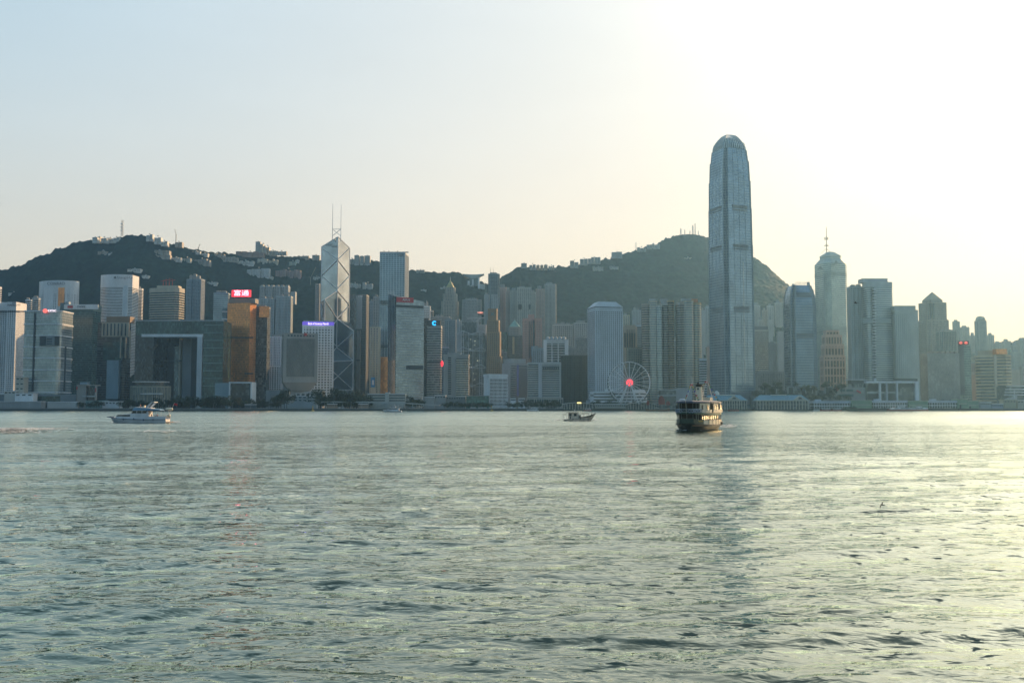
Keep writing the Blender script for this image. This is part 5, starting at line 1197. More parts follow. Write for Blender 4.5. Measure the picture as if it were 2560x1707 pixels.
# more small blocks filling the lower city
fill = [(268,300,930,1700,LG,'short grey block glimpsed left of the great gate'),(675,700,880,1900,LG,'short grey block between the dark mirrored tower and inverted tower'),(1240,1268,880,1850,MG,'short dark block between the brown tower and the grey slab'),
 (1402,1440,870,1800,MG,'short block over the roof of the plain black green block'),(1330,1362,872,1780,BG,'low blue grey block at the foot of the pink tower'),(1883,1960,930,1750,MG,'wide low grey block right of the great tower base'),
 (2120,2165,930,1720,LG,'low block left of the dark podium, behind the pink tower'),(2426,2440,938,1700,(.3,.25,.22),'low brown block left of the gold banded tower'),(1100,1112,905,1720,MG,'narrow dim block right of the blue ring slab'),(1684,1693,850,1900,LG,'narrow pale block between the two banded towers')]
for a in fill: bld('office_block', a[5], a[0], a[1], a[2], a[3], ('comb',.6,0,2), GR((2,3.6)), a[4], 3.6, 1.5, 3.2, 1.3, roof=1, cat='building')
# ------------------------------------------------------------------ houses and masts on the hill
def villa(name, label, px0, px1, py0, py1, col=(.55,.55,.50), steps=1, cat='house', Y=None, depth=14, win=True, group=None, roofh=0):
    cx = (px0+px1)/2
    if Y is None: Y = hill_y(cx, py1-1.5)-11
    if Y > 3000 and px0 < 1500: Y = 2600
    r = empty(name, tuple(at(cx, py1, Y)), label, cat, group); wl = W(col, 'render'); L = r.location; n = steps
    zb = zat(py1, Y)-3.5
    for k in range(n):
        a = px0+(px1-px0)*k/n+(0 if n == 1 else .6); b = px0+(px1-px0)*(k+1)/n-(0 if n == 1 else .6)
        top = py0+(random.Random(int(px0)+k).uniform(0, .30)*(py1-py0) if n > 1 else 0); A, B = at(a, top, Y).x-L.x, at(b, top, Y).x-L.x
        zt = zat(top, Y); dy = (k % 2)*2.5 if n > 1 else 0
        m = MB(); m.box(A, B, dy, depth+dy, zb-L.z, zt-L.z); m.build('wall', wl, r)
        if win:
            fl = max(1, int((zt-zat(py1, Y))/3.3)); mm = MB()
            for f_ in range(fl):
                z = zt-L.z-1.6-f_*3.3; q = A+1.0
                while q < B-1.5: mm.box(q, q+1.7, dy-.12, dy+.3, z-1.3, z); q += 3.0
            o = mm.build('windows', GD((1,1)), r); tag(o, kind='stuff')
    if roofh:
        A, B = at(px0, py0, Y).x-L.x, at(px1, py0, Y).x-L.x; zt = zat(py0, Y)-L.z; m = MB(); m.loft([(A-1,-1),(B+1,-1),(B+1,depth+1),(A-1,depth+1)], zt, [(A+3,depth/2-.4),(B-3,depth/2-.4),(B-3,depth/2+.4),(A+3,depth/2+.4)], zt+roofh); m.build('roof', W((.30,.24,.20)), r)
    else:
        m = MB(); m.box(at(cx-1, py0, Y).x-L.x, at(cx+1.5, py0, Y).x-L.x, 3, 7, zat(py0, Y)-L.z-.2, zat(py0, Y)-L.z+2.2); m.build('roof_plant', W(LG), r)
    return r
WHh = (.62,.64,.62); TN = (.42,.38,.32); RD = (.36,.24,.20)
V = [(231,243,593,604,WHh,1,'boxy white mansion block at the left end of the ridge row'),(244,251,592,605,(.75,.66,.48),1,'white mansion wing coloured as if sunlit, second in the left ridge row'),(252,266,593,604,WHh,2,'white mansion of two blocks in the middle of the left ridge row'),(267,282,594,604,WHh,2,'low white mansion, fourth in the left ridge row'),(283,297,592,604,WHh,2,'white stepped mansion at the right end of the left ridge row'),  # warm wall colour of the second wing stands in for sun
(365,381,585,600,WHh,2,'tall pale block on the ridge, first right of the mast'),(385,402,590,607,WHh,2,'tall pale block on the ridge, second right of the mast'),(402,418,602,612,(.68,.68,.64),2,'white house below the second ridge block'),(437,455,604,615,TN,2,'grey green block under the small ridge crane'),
(244,268,626,635,TN,3,'small tan terrace lost in trees under the left mansion row'),(270,283,632,637,WHh,2,'small white house beside the tan terrace'),
(370,424,625,634,TN,7,'upper row of the long tan hillside terrace'),(378,426,636,645,TN,7,'lower row of the long tan hillside terrace'),(425,452,643,652,WHh,4,'pale terrace stepping down right of the long tan rows'),(455,477,643,654,(.45,.47,.42),3,'green grey hillside block right of the tan rows'),(482,524,646,662,(.34,.34,.32),6,'dark grey apartment terrace mid slope'),
(478,500,627,633,WHh,4,'small ridge houses left of the notch in the skyline'),(500,520,632,640,WHh,3,'cluster of pale houses just below the ridge'),(522,560,633,640,TN,6,'low tan terrace along the ridge'),(528,594,641,653,(.44,.42,.38),9,'long pale terrace below the ridge, centre left'),(591,634,651,663,WHh,6,'white stepped terrace below the long pale one'),
(589,660,628,640,RD,5,'long brown block filling the ridge saddle'),(639,651,604,630,(.42,.44,.44),1,'grey slab at the head of the tall ridge apartment group'),(652,664,609,632,(.58,.52,.42),2,'apartment slab coloured as if gold lit, second in the tall ridge group'),(664,673,614,633,(.62,.52,.38),2,'small apartment slab coloured as if gold lit, third in the tall ridge group'),(673,690,625,636,TN,2,'low tan block right of the tall ridge group'),(690,716,627,634,(.42,.42,.40),4,'low grey ridge terrace right of the tall group'),  # the two gold slabs carry the sunlight in their wall colour
(643,668,645,658,(.62,.60,.52),4,'round fronted white terrace, left half, below the tall ridge group'),(670,695,648,660,(.62,.58,.46),5,'round fronted cream terrace, right half, below the tall ridge group'),(722,740,652,667,(.46,.54,.48),2,'pale green house block upper right of the pink terrace'),(738,747,650,658,WHh,1,'small white house behind the pale green block'),
(617,674,669,694,(.60,.63,.64),5,'large white apartment block standing mid slope'),(673,683,692,699,(.68,.64,.56),1,'small cream pavilion at the corner of the large white block'),(688,752,671,694,(.36,.25,.24),7,'large dusky pink apartment block mid slope'),
(743,772,639,647,TN,3,'low tan ridge block left of the faceted tower'),(780,799,637,648,(.34,.35,.34),2,'grey ridge block touching the faceted tower'),(318,352,671,679,WHh,3,'white terrace low on the slope above the bowed hotel'),(354,371,688,693,WHh,2,'small cream house right of the white low terrace'),(513,543,705,712,WHh,3,'cluster of low houses between the sheeted tower and the red sign'),(782,798,690,702,WHh,2,'white house beside the slope crane'),
(20,44,730,737,WHh,2,'small white house in trees near the left edge'),
(868,890,646,658,(.36,.37,.36),4,'grey ridge terrace right of the faceted tower'),(886,898,638,660,(.38,.40,.40),1,'first of three grey ridge blocks'),(900,909,640,660,(.38,.40,.40),1,'second of three grey ridge blocks'),(911,925,639,661,(.38,.40,.40),1,'third and widest of three grey ridge blocks'),
(873,901,707,722,(.55,.57,.56),4,'white hillside block above the charcoal twin slab'),(906,932,706,724,(.52,.54,.54),3,'white hillside block above the square banker tower edge'),(1040,1062,674,680,(.30,.32,.30),3,'low dark building along the ridge left of the anvil building'),
(1100,1120,716,724,WHh,3,'white houses tucked left of the gold pyramid tower'),(1052,1066,724,729,WHh,1,'lone white roof in the trees right of the square tower'),
(1303,1317,658,668,(.36,.38,.36),1,'dark ridge block, leftmost of the right ridge row'),(1323,1340,659,672,(.36,.38,.36),2,'dark ridge block, second in the right ridge row'),(1341,1349,663,673,(.50,.36,.22),1,'thin ridge tower coloured as if sunlit, first of three'),(1351,1358,663,673,(.50,.36,.22),1,'thin ridge tower coloured as if sunlit, second of three'),(1360,1369,662,673,(.46,.36,.24),1,'thin ridge tower coloured as if sunlit, third of three'),(1371,1386,663,672,(.34,.35,.32),3,'low dark ridge houses right of the sun coloured trio'),  # sunlight on the thin trio is painted into their orange walls
(1425,1447,650,667,(.34,.36,.36),2,'dark square ridge block above the white framed block'),(1450,1470,645,660,(.36,.38,.37),2,'left half of the long stepped ridge apartments'),(1470,1502,642,657,(.36,.38,.37),4,'right half of the long stepped ridge apartments'),(1529,1556,629,643,(.40,.43,.43),2,'square pale ridge block halfway up to the peak'),(1593,1616,617,627,(.40,.42,.40),3,'ridge houses below the peak, lower group'),(1617,1650,609,620,(.42,.44,.42),5,'ridge houses below the peak, upper group'),
(1482,1509,666,675,(.50,.51,.46),4,'pale houses in a clearing under the right ridge'),(1524,1547,665,671,(.48,.49,.45),3,'second cluster of pale houses under the right ridge'),(1710,1730,643,649,(.42,.43,.38),3,'single pale villa high on the peak slope')]
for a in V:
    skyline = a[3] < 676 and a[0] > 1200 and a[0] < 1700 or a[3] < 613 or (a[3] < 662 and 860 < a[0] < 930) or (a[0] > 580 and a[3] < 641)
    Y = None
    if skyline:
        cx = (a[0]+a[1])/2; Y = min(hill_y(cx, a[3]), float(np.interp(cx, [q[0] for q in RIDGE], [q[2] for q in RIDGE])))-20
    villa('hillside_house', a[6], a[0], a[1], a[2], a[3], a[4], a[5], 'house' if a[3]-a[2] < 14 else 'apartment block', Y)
# anvil shaped lookout
def lookout():
    Y = 2640; r = empty('lookout_tower', tuple(at(1183, 722, Y)), 'anvil shaped lookout building with an upturned bowl roof in the ridge saddle', 'building'); L = r.location
    n = 20; m = MB(); A, B = at(1156,686,Y).x-L.x, at(1210,686,Y).x-L.x; c0 = (A+B)/2; hw = (B-A)/2; D = 22
    topz = zat(684.5,Y)-L.z; low = zat(696,Y)-L.z
    up, dn = [], []
    for i in range(n+1):
        t = -1+2*i/n; up.append((c0+hw*t, topz-1.8*(1-t*t))); dn.append((c0+hw*t, low+(topz-low-.8)*abs(t)**1.6))
    for i in range(n):
        for y in (0, D):
            q = [(dn[i][0],y,dn[i][1]),(dn[i+1][0],y,dn[i+1][1]),(up[i+1][0],y,up[i+1][1]),(up[i][0],y,up[i][1])]; m.face(q if y == 0 else q[::-1])
        m.face([(up[i][0],0,up[i][1]),(up[i+1][0],0,up[i+1][1]),(up[i+1][0],D,up[i+1][1]),(up[i][0],D,up[i][1])]); m.face([(dn[i+1][0],0,dn[i+1][1]),(dn[i][0],0,dn[i][1]),(dn[i][0],D,dn[i][1]),(dn[i+1][0],D,dn[i+1][1])])
    m.build('bowl_roof', W((.34,.40,.40)), r)
    def b(px0, px1, py0, py1, y0, d, nm, mt): m = MB(); m.box(at(px0,py0,Y).x-L.x, at(px1,py0,Y).x-L.x, y0, y0+d, zat(py1,Y)-L.z, zat(py0,Y)-L.z); m.build(nm, mt, r)
    b(1172,1197,694,726,4,14,'core', W((.16,.2,.2),'dark_panel')); b(1169,1174,702,720,-2,10,'white_wing', W(WH)); b(1180,1184,698,722,-2,10,'white_wing', W(WH)); b(1169,1184,714,719,-2,10,'white_wing', W(WH)); b(1195,1199,694,722,-2,10,'white_wing', W(WH)); b(1199,1212,710,724,0,12,'side_hall', W((.48,.5,.48)))
lookout()
def lattice(name, label, px, py0, py1, w, cat='mast', bands=0, Y=None):
    Y = Y or float(np.interp(px, [q[0] for q in RIDGE], [q[2] for q in RIDGE]))
    a, b = at(px, py1+5, Y), at(px, py0, Y); r = empty(name, tuple(a), label, cat); H = b.z-a.z; m = MB()
    for sx_, sy_ in ((-1,-1),(1,-1),(1,1),(-1,1)): m.bar((sx_*w,sy_*w,0),(sx_*w*.7,sy_*w*.7,H), .55)
    z = 0; k = 0
    while z < H-w*2:
        s_ = w*(1-.3*z/H); m.bar((-s_,-s_,z),(s_,-s_,z+w*2),.35); m.bar((s_,-s_,z),(s_,s_,z+w*2),.35); m.bar((s_,s_,z),(-s_,s_,z+w*2),.35); z += w*2; k += 1
    m.build('lattice', W((.30,.32,.30),'mast_steel'), r)
    for k in range(bands):
        z = H*(.35+.6*k/max(1,bands)); m = MB(); m.tube([Vector((-w*1.5,-w*1.3,z)), Vector((w*1.5,-w*1.3,z))], 1.2, 8); m.build('dish', W(WH), r)
    return r
lattice('radio_mast', 'tall solid looking mast on the left summit', 305, 550, 586, 2.2, bands=3)
for i, (px, a, w, lbl) in enumerate(((1702,571,1.5,'stubby banded mast at the left of the peak'),(1712,574,1.2,'thin short mast second from the left on the peak'),(1725,577,1.0,'smallest mast on the peak, beside the tall pair'),(1732,563,1.8,'wide tall lattice mast of the pair on the peak'),(1738,558,1.2,'highest needle mast of the pair on the peak'),(1746,577,.8,'lone small aerial at the right end of the peak'),(1590,606,.8,'single thin pole on the ridge left of the upper houses'))):
    lattice('radio_mast', lbl, px, a, 586 if px > 1600 else 626, w, bands=3 if w > 1.3 else 0)
def crane(label, px, py, top, reach, Y=None):
    Y = Y or hill_y(px, py)-4; P = at(px, py, Y); r = empty('tower_crane', tuple(P), label, 'crane'); z = zat(top, Y)-P.z; s_ = Y/F; mt = W((.30,.28,.24),'mast_steel')
    m = MB(); m.bar((0,0,-6),(0,0,z*.45),1.6); m.build('tower', mt, r); m = MB(); m.bar((0,0,z*.43),(reach*s_,0,z),1.0); m.build('jib', mt, r); m = MB(); m.bar((0,0,z*.43),(-reach*s_*.3,0,z*.5),1.6); m.build('counter_jib', mt, r)
crane('luffing crane raised over the ridge right of the left summit', 440, 600, 573, -4, 2520); crane('small luffing crane leaning over the ridge notch', 496, 627, 610, 4, 2545); crane('orange brown luffing crane mid slope left of the faceted tower', 776, 715, 668, 13)
# summit trees that break the ridge line
# ------------------------------------------------------------------ sea wall and waterfront
M_WALL = mat('sea_wall_concrete', (.20,.21,.20), .9, scale=.4); M_TIDE = mat('wet_sea_wall', (.035,.045,.04), .6, scale=.4)
g = MB(); g.box(-1500, 1900, SHORE-.6, SHORE+9, -3, 1.9); tag(g.build('seawall', M_TIDE), kind='structure')
g = MB(); g.box(-1500, 1900, SHORE, SHORE+9.2, 1.9, GZ-.25); tag(g.build('promenade', M_WALL), kind='structure')
g = MB(); g.box(-1500, 1900, SHORE+20, SHORE+32, GZ-.296, GZ-.28); tag(g.build('road', mat('asphalt', (.06,.06,.06), .9)), kind='structure')
def low(label, px0, px1, py0, py1, Y, col, name='low_building', win=(0, 0), d=14, cat='building', glassc=None, roofc=None, ov=0):
    cx = (px0+px1)/2; r = base(name, label, cx, Y, cat)
    lb(r, 'wall', px0, px1, py0, py1, Y, d, glassc or W(col), z0=GZ-.3, mid=1000)
    lb(r, 'roof_slab', px0-ov-.5, px1+ov+.5, py0-1.3, py0+.3, Y-.8, d+1.6, W(roofc or WH), mid=1000)
    n, rows_ = win
    for j in range(rows_):
        y = py0+2.2+(py1-py0-4)*j/max(1, rows_)
        if n <= 0: lb(r, 'window_band', px0+1, px1-1, y, y+2.4, Y-.25, 1, DARKM, mid=1000)
        else:
            m = MB(); L = r.location
            for i in range(n):
                a = px0+(px1-px0)*(i+.2)/n; b = px0+(px1-px0)*(i+.75)/n; A, B = at(a, 1000, Y).x-L.x, at(b, 1000, Y).x-L.x; m.box(A, B, -.25, .4, zat(y+2.6, Y)-L.z, zat(y, Y)-L.z)
            o = m.build('windows', GD((1,1)), r); 
            if n > 1: tag(o, kind='stuff')
    return r
low('white stepped kiosk block at the far left shore', 10, 38, 978, 1008, 1452, (.5,.5,.46), win=(3,1)); low('beige stair block standing left of the pale slabbed tower', 38, 58, 944, 1008, 1458, (.52,.48,.40), win=(2,5), roofc=(.52,.48,.40))
low('white boxy annex with a dark square opening at the foot of the pale slabbed tower', 37, 82, 984, 1010, 1448, WH, win=(3,1)); low('long pale shed like deck along the far left sea wall', -20, 103, 1004, 1013, 1432, (.34,.36,.36), win=(0,0)); low('dark low block behind the kiosk at the left edge', -30, 14, 986, 1008, 1470, MG)
low('low white hoarding wall by the left sea wall', 119, 195, 1005, 1013, 1428, (.50,.51,.50), name='white_wall', cat='wall', d=3)
r = low('grey concrete frame building with small red patches right of the pale slabbed tower', 191, 214, 962, 1004, 1462, (.30,.29,.27), roofc=(.30,.29,.27)); lb(r, 'roof_box', 200, 218, 955, 962, 1466, 8, W(BG)); lb(r, 'frame_beam', 214, 246, 962, 964, 1462, 8, W((.4,.38,.35))); lb(r, 'frame_column', 237, 240, 964, 1004, 1462, 4, W((.4,.38,.35)), z0=GZ-.3); lb(r, 'glass_front', 214, 236, 968, 1004, 1466, 6, GD(), z0=GZ-.3); lb(r, 'red_patch', 191, 193, 966, 974, 1461, 1, mat('red_paint',(.5,.05,.04),.5)); lb(r, 'red_patch', 238, 240, 970, 980, 1461, 1, mat('red_paint',(.5,.05,.04),.5)); lb(r, 'lower_beam', 206, 240, 989, 992, 1460, 4, W(LG))
low('low teal roofed pavilion under trees, left of the white yacht', 214, 262, 1002, 1010, 1440, (.25,.38,.38), roofc=(.3,.42,.42)); low('small white pergola pavilion behind the big yacht bow', 255, 298, 1004, 1011, 1438, WH, win=(5,1)); low('long thin white canopy in the trees under the great gate', 440, 470, 1011, 1012, 1436, DG, d=5)
low('thin white canopy in front of the gold tower', 520, 562, 1011.5, 1013, 1436, DG, d=5); low('thin white canopy further right of the gold tower', 612, 640, 1011.5, 1013, 1436, DG, d=5)
low('white frame pavilion at the foot of the inverted tower', 700, 790, 990, 1008, 1490, LG, win=(8,2))
low('long white three storey pier house, left half', 918, 963, 985, 1008, 1446, (.50,.51,.47), win=(0,3)); low('long white three storey pier house, right half', 972, 1013, 985, 1008, 1446, (.50,.51,.47), win=(0,3)); low('white stair tower joining the two halves of the pier house', 963, 972, 982, 1008, 1444, (.52,.53,.50))
low('grey low block with a slanting white canopy under the red signed tower', 1060, 1086, 993, 1010, 1452, (.36,.38,.38)); low('grey flat block with a pale upper terrace under the blue ring slab', 1086, 1114, 989, 1008, 1458, (.30,.33,.34), win=(4,1)); low('dim low block right of the pale terrace block', 1116, 1164, 992, 1008, 1466, (.22,.25,.26), win=(8,1), roofc=LG)
low('teal glazed low hall with a grey roof left of the low civic block', 1166, 1222, 990, 1009, 1448, BG, glassc=glass('teal_hall_glass',(.05,.14,.13),.2,(2,3),.3,.2,.7), roofc=(.36,.38,.36)); low('white little block in trees right of the low civic block', 1276, 1290, 996, 1008, 1460, WH, win=(0,1)); low('white little block beside the violet strip slab', 1296, 1312, 996, 1008, 1462, WH, win=(0,1))
low('grey low pump house beside the curved roof pier', 1364, 1390, 1006, 1015, 1428, (.3,.33,.34), win=(6,1))
# elevated walkway
r = base('elevated_walkway', 'long pale elevated walkway curving down along the left centre waterfront', 900, 1430, 'walkway')
L = r.location; pts = [(782,1005),(830,1004.5),(880,1004.8),(940,1005.5),(1000,1007),(1050,1010),(1100,1013)]
m = MB()
for a, b in zip(pts, pts[1:]): m.bar(at(a[0],a[1],1430)-L, at(b[0],b[1],1430)-L, 5, 1.6)
m.build('deck', W((.45,.47,.46)), r)
for px in range(790, 1060, 22): py = float(np.interp(px, [p[0] for p in pts], [p[1] for p in pts])); m = MB(); q = at(px, py, 1430)-L; m.bar((q.x,0,-.2),(q.x,0,q.z), .9); m.build('column', W((.4,.42,.41)), r)
for px, lbl in ((818,'orange striped kiosk under the elevated walkway, left'),(896,'orange striped kiosk under the elevated walkway, right')): low(lbl, px, px+24, 1010, 1016, 1424, (.42,.30,.22), name='kiosk', cat='kiosk', d=5, win=(5,1))
# curved roof piers
def pier_shed(label, px0, px1, Y, lit=None):
    cx = (px0+px1)/2; r = base('ferry_pier', label, cx, Y, 'pier', z=0.2); L = r.location
    m = MB(); n = 14; A, B = at(px0, 1005, Y).x-L.x, at(px1, 1005, Y).x-L.x; zt = zat(1005.5, Y)-L.z; zl = zat(1011, Y)-L.z
    ring = [(A+(B-A)*i/n, zl+(zt-zl)*(1-abs(2*i/n-1)**2.6)) for i in range(n+1)]
    for i in range(n): 
        (xa, za), (xb, zb_) = ring[i], ring[i+1]; m.face([(xa,0,za),(xb,0,zb_),(xb,16,zb_),(xa,16,za)]); m.face([(xa,0,za-.8),(xb,0,zb_-.8),(xb,0,zb_),(xa,0,za)])
    m.build('curved_roof', W((.50,.54,.52), 'pale_roof'), r)
    for k in range(11): x = A+(B-A)*(k+.8)/11.6; m = MB(); m.bar((x,1,2),(x,1,zl+1.2), .8); m.build('column', W((.42,.45,.43)), r)
    m = MB(); m.box(A+2, B-2, 5, 14, 2, zl+.5); m.build('hall', GR((3,3)), r); m = MB(); m.box(A-3, B+3, -1, 18, -3, 2.0); m.build('pier_deck', M_TIDE, r)
    if lit: m = MB(); a, b = at(lit, 1005, Y).x-L.x, at(lit+10, 1005, Y).x-L.x; m.box(a, b, -.8, 1, zt-1.6, zt+.1); m.build('lit_sign', LED('warm_pier_light',(1,.8,.3),1.6), r)
    return r
pier_shed('pier with a long curved roof and a yellow lit sign behind the wooden boat', 1405, 1486, 1396, 1443); pier_shed('pier with a long curved roof below the ferris wheel legs', 1565, 1642, 1398)
low('flat roofed landing shed linking the two curved roof piers', 1488, 1564, 1010.5, 1017, 1400, (.33,.36,.35), win=(14,1), d=9)
# classical pier with blue roof
def blue_pier(label, px0, px1, gable, Y=1392):
    r = base('ferry_pier', label, (px0+px1)/2, Y, 'pier', z=.2); L = r.location; bl = mat('blue_roof_metal', (.12,.30,.40), .45)
    A, B = at(px0, 1000, Y).x-L.x, at(px1, 1000, Y).x-L.x; ze = zat(1000, Y)-L.z; zr = zat(987, Y)-L.z; D = 22
    m = MB(); G = at(gable, 1000, Y).x-L.x
    m.face([(A,0,ze),(B,0,ze),(B-7,D/2,zr),(A+7,D/2,zr)]); m.face([(B,D,ze),(A,D,ze),(A+7,D/2,zr),(B-7,D/2,zr)]); m.face([(A,D,ze),(A,0,ze),(A+7,D/2,zr)]); m.face([(B,0,ze),(B,D,ze),(B-7,D/2,zr)]); m.build('hipped_roof', bl, r)
    m = MB(); m.box(A-.8, B+.8, -.8, D+.8, ze-1.2, ze); m.build('cornice', W((.58,.58,.52)), r)
    g0, g1 = G-10, G+10; m = MB(); y0 = -1.0; m.face([(g0,y0,ze),(g1,y0,ze),((g0+g1)/2,y0,ze+6.2)]); m.face([(g0,y0,ze),((g0+g1)/2,y0,ze+6.2),((g0+g1)/2,D/2,ze+6.2),(g0,D/2,ze)]); m.face([(g1,y0,ze),(g1,D/2,ze),((g0+g1)/2,D/2,ze+6.2),((g0+g1)/2,y0,ze+6.2)]); m.build('gable', W((.46,.47,.42)), r)
    m = MB(); c = ((g0+g1)/2, y0-.1, ze+1.4); m.face([(c[0]+2.8*math.cos(t), c[1], c[2]+2.8*math.sin(t)) for t in [math.pi*i/8 for i in range(9)]]); m.build('fanlight', DARKM, r)
    n = 18
    for k in range(n): x = A+.8+(B-A-1.6)*k/(n-1); m = MB(); m.bar((x,0,2),(x,0,ze-1.1), .9); m.build('column', W((.62,.62,.56)), r)
    m = MB(); m.box(A+1, B-1, 4, D-2, 2, ze-1.2); m.build('hall', GR((3,3)), r); m = MB(); m.box(A, B, -.1, .5, (2+ze)/2, (2+ze)/2+.6); m.build('balcony_rail', W((.55,.55,.5)), r)
    m = MB(); m.box(A-2, B+2, -2, D+2, -3, 2.0); m.build('pier_deck', M_TIDE, r)
    sk = MB(); sk.box(A+24, A+46, D/2-2.5, D/2+2.5, zr-.6, zr+.5); sk.build('ridge_skylight', W((.8,.8,.7)), r)
blue_pier('classical pier with white columns and a blue roof right of the great tower', 1891, 2022, 2000); blue_pier('blue roofed pier half hidden behind the dark ferry', 1762, 1868, 1835, 1398)
r = base('clock_tower', 'small round white cupola tower rising behind the dark ferry', 1791, 1440, 'tower'); m = MB(); m.lathe([(3.6,0),(3.6,20)], 14); m.build('shaft', W(WH), r); m = MB(); m.lathe([(4.2,20),(4.2,21),(3.8,23),(2.5,25),(0.2,26)], 14, cap=False); m.build('dome', W((.75,.76,.72)), r)
for k in range(4): a_ = R(200+k*45); m = MB(); m.box(-.5, .5, -.1, .1, 14, 17); o = m.build('arched_opening', DARKM, r); o.location = (3.65*math.cos(a_), 3.65*math.sin(a_), 0); o.rotation_euler = (0, 0, a_+math.pi/2)
# green and white ferry piers
GRN = mat('pier_green', (.20,.34,.24), .7)
def sheds(items):
    for kind, px0, px1, py0, py1, lbl in items:
        Y = 1394 if kind == 'g' else 1397; r = base('ferry_pier', lbl, (px0+px1)/2, Y, 'pier', z=.2); L = r.location
        if kind == 'w':
            lb(r, 'roof', px0, px1, py0, py0+6, Y, 24, W((.52,.58,.66), 'pale_blue_roof'), mid=1010); lb(r, 'upper_deck', px0+2, px1-2, py0+11, py0+13.5, Y+1, 20, W(WH), mid=1010); lb(r, 'hall', px0+1, px1-1, py0+6, 1019, Y+3, 16, GR((3,3)), mid=1010)
            n = int((px1-px0)/6)
            for k in range(n): x = px0+3+(px1-px0-6)*k/max(1,n-1); lb(r, 'column', x-.5, x+.5, py0+6, 1020, Y+.4, 1, W(WH), mid=1010)
            lb(r, 'roof_ventilator', px0+8, px0+20, py0-4, py0, Y+6, 8, W((.52,.58,.66), 'pale_blue_roof'), mid=1010)
        else:
            lb(r, 'wall', px0, px1, py0, 1021, Y, 22, GRN, mid=1010); lb(r, 'roof_edge', px0-.5, px1+.5, py0-1, py0+.4, Y-.5, 23, W((.5,.55,.45)), mid=1010); lb(r, 'window_band', px0+2, px1-2, py0+10, py0+12, Y-.2, 1, W((.45,.5,.42)), mid=1010); lb(r, 'doorway', px0+3, px0+7, py0+14, 1021, Y-.2, 1, DARKM, mid=1010)
        lb(r, 'pier_deck', px0-1, px1+1, 1020.5, 1030, Y-1, 26, M_TIDE, mid=1010)
sheds([('w',2033,2128,1002,1022,'white pier shed with a pale blue roof, first right of the columned pier'),('g',2130,2180,1001,1021,'tall green pier block between two white sheds'),('w',2181,2271,1001,1021,'long white pier shed behind the red hulled ferry'),('g',2272,2320,1002,1021,'low green pier block above the stern of the red hulled ferry'),
 ('w',2321,2398,1001,1021,'white pier shed right of the red hulled ferry'),('g',2396,2420,998,1021,'tall green pier block with an open roof frame'),('g',2420,2446,1002,1021,'last green pier block before the hazy hall')])
low('blue and grey shed at the far right shore, left piece', 2450, 2478, 1006, 1018, 1420, (.28,.34,.42), win=(6,1)); low('blue shed with pale windows at the far right shore', 2480, 2508, 1010, 1019, 1418, (.20,.28,.42), win=(6,1)); low('tan block beside the sail roof at the right edge', 2510, 2540, 1000, 1018, 1424, (.33,.33,.25), win=(4,1), roofc=(.35,.36,.28)); low('pale block cut by the right edge of the shore', 2544, 2590, 1001, 1018, 1426, (.36,.37,.34), win=(6,1))
# ------------------------------------------------------------------ ferris wheel
def wheel():
    Y = 1440; c = at(1573.3, 956.5, Y); z0 = GZ-.3; r = empty('ferris_wheel', (c.x, Y, z0), 'white ferris wheel with a glowing red hub in front of the porthole tower', 'ferris wheel'); cz = c.z-z0; Rr = 51.5*Y/F
    wm = mat('wheel_white_steel', (.82,.84,.85), .45)
    for y in (-1.6, 1.6):
        m = MB(); m.tube([Vector((Rr*math.cos(t), y, cz+Rr*math.sin(t))) for t in [2*math.pi*i/60 for i in range(60)]], .6, 6, closed=True); m.build('rim', wm, r)
    m = MB(); m.tube([Vector((Rr*.72*math.cos(t), 0, cz+Rr*.72*math.sin(t))) for t in [2*math.pi*i/60 for i in range(60)]], .14, 5, closed=True); m.build('inner_ring', wm, r)
    for k in range(21):
        t = 2*math.pi*k/21+.06; m = MB()
        for y in (-1.6, 1.6): m.bar((1.5*math.cos(t), y*1.5, cz+1.5*math.sin(t)), (Rr*math.cos(t), y, cz+Rr*math.sin(t)), .5)
        m.bar((Rr*math.cos(t), -1.6, cz+Rr*math.sin(t)), (Rr*math.cos(t), 1.6, cz+Rr*math.sin(t)), .3); m.build('spoke', wm, r)
    m = MB(); m.tube([(0,-3.2,cz),(0,3.2,cz)], 1.6, 14); m.build('axle', wm, r); m = MB(); m.tube([(0,-4.0,cz),(0,-3.3,cz)], 4.9, 28); m.build('hub_light', LED('red_hub_light',(1,.06,.08),1.4), r)
    for x, y in ((-21,-7),(-17,-7),(11,-7),(15.5,-7),(18,7),(-19,7)):
        m = MB(); m.bar((x, y, 0), (x*.06, y*.5, cz), 1.3); m.build('leg', wm, r)
    g = GD((1,1)); gm = MB(); gm.lathe([(.5,-1.5),(1.15,-1.2),(1.3,0),(1.1,.9),(.5,1.3)], 8, (0,0,0)); proto = None
    for k in range(42):
        t = 2*math.pi*k/42; P = Vector((Rr*1.025*math.cos(t), 0, cz+Rr*1.025*math.sin(t)-1.2))
        if proto is None: proto = gm.build('gondola', GR((1,1)), r, weld=True); o = proto
        else: o = proto.copy(); COL.objects.link(o); o.parent = r
        o.location = P
    m = MB(); m.box(-26, 24, -6, 8, 0, 1.6); m.build('boarding_platform', W(LG), r)
wheel()
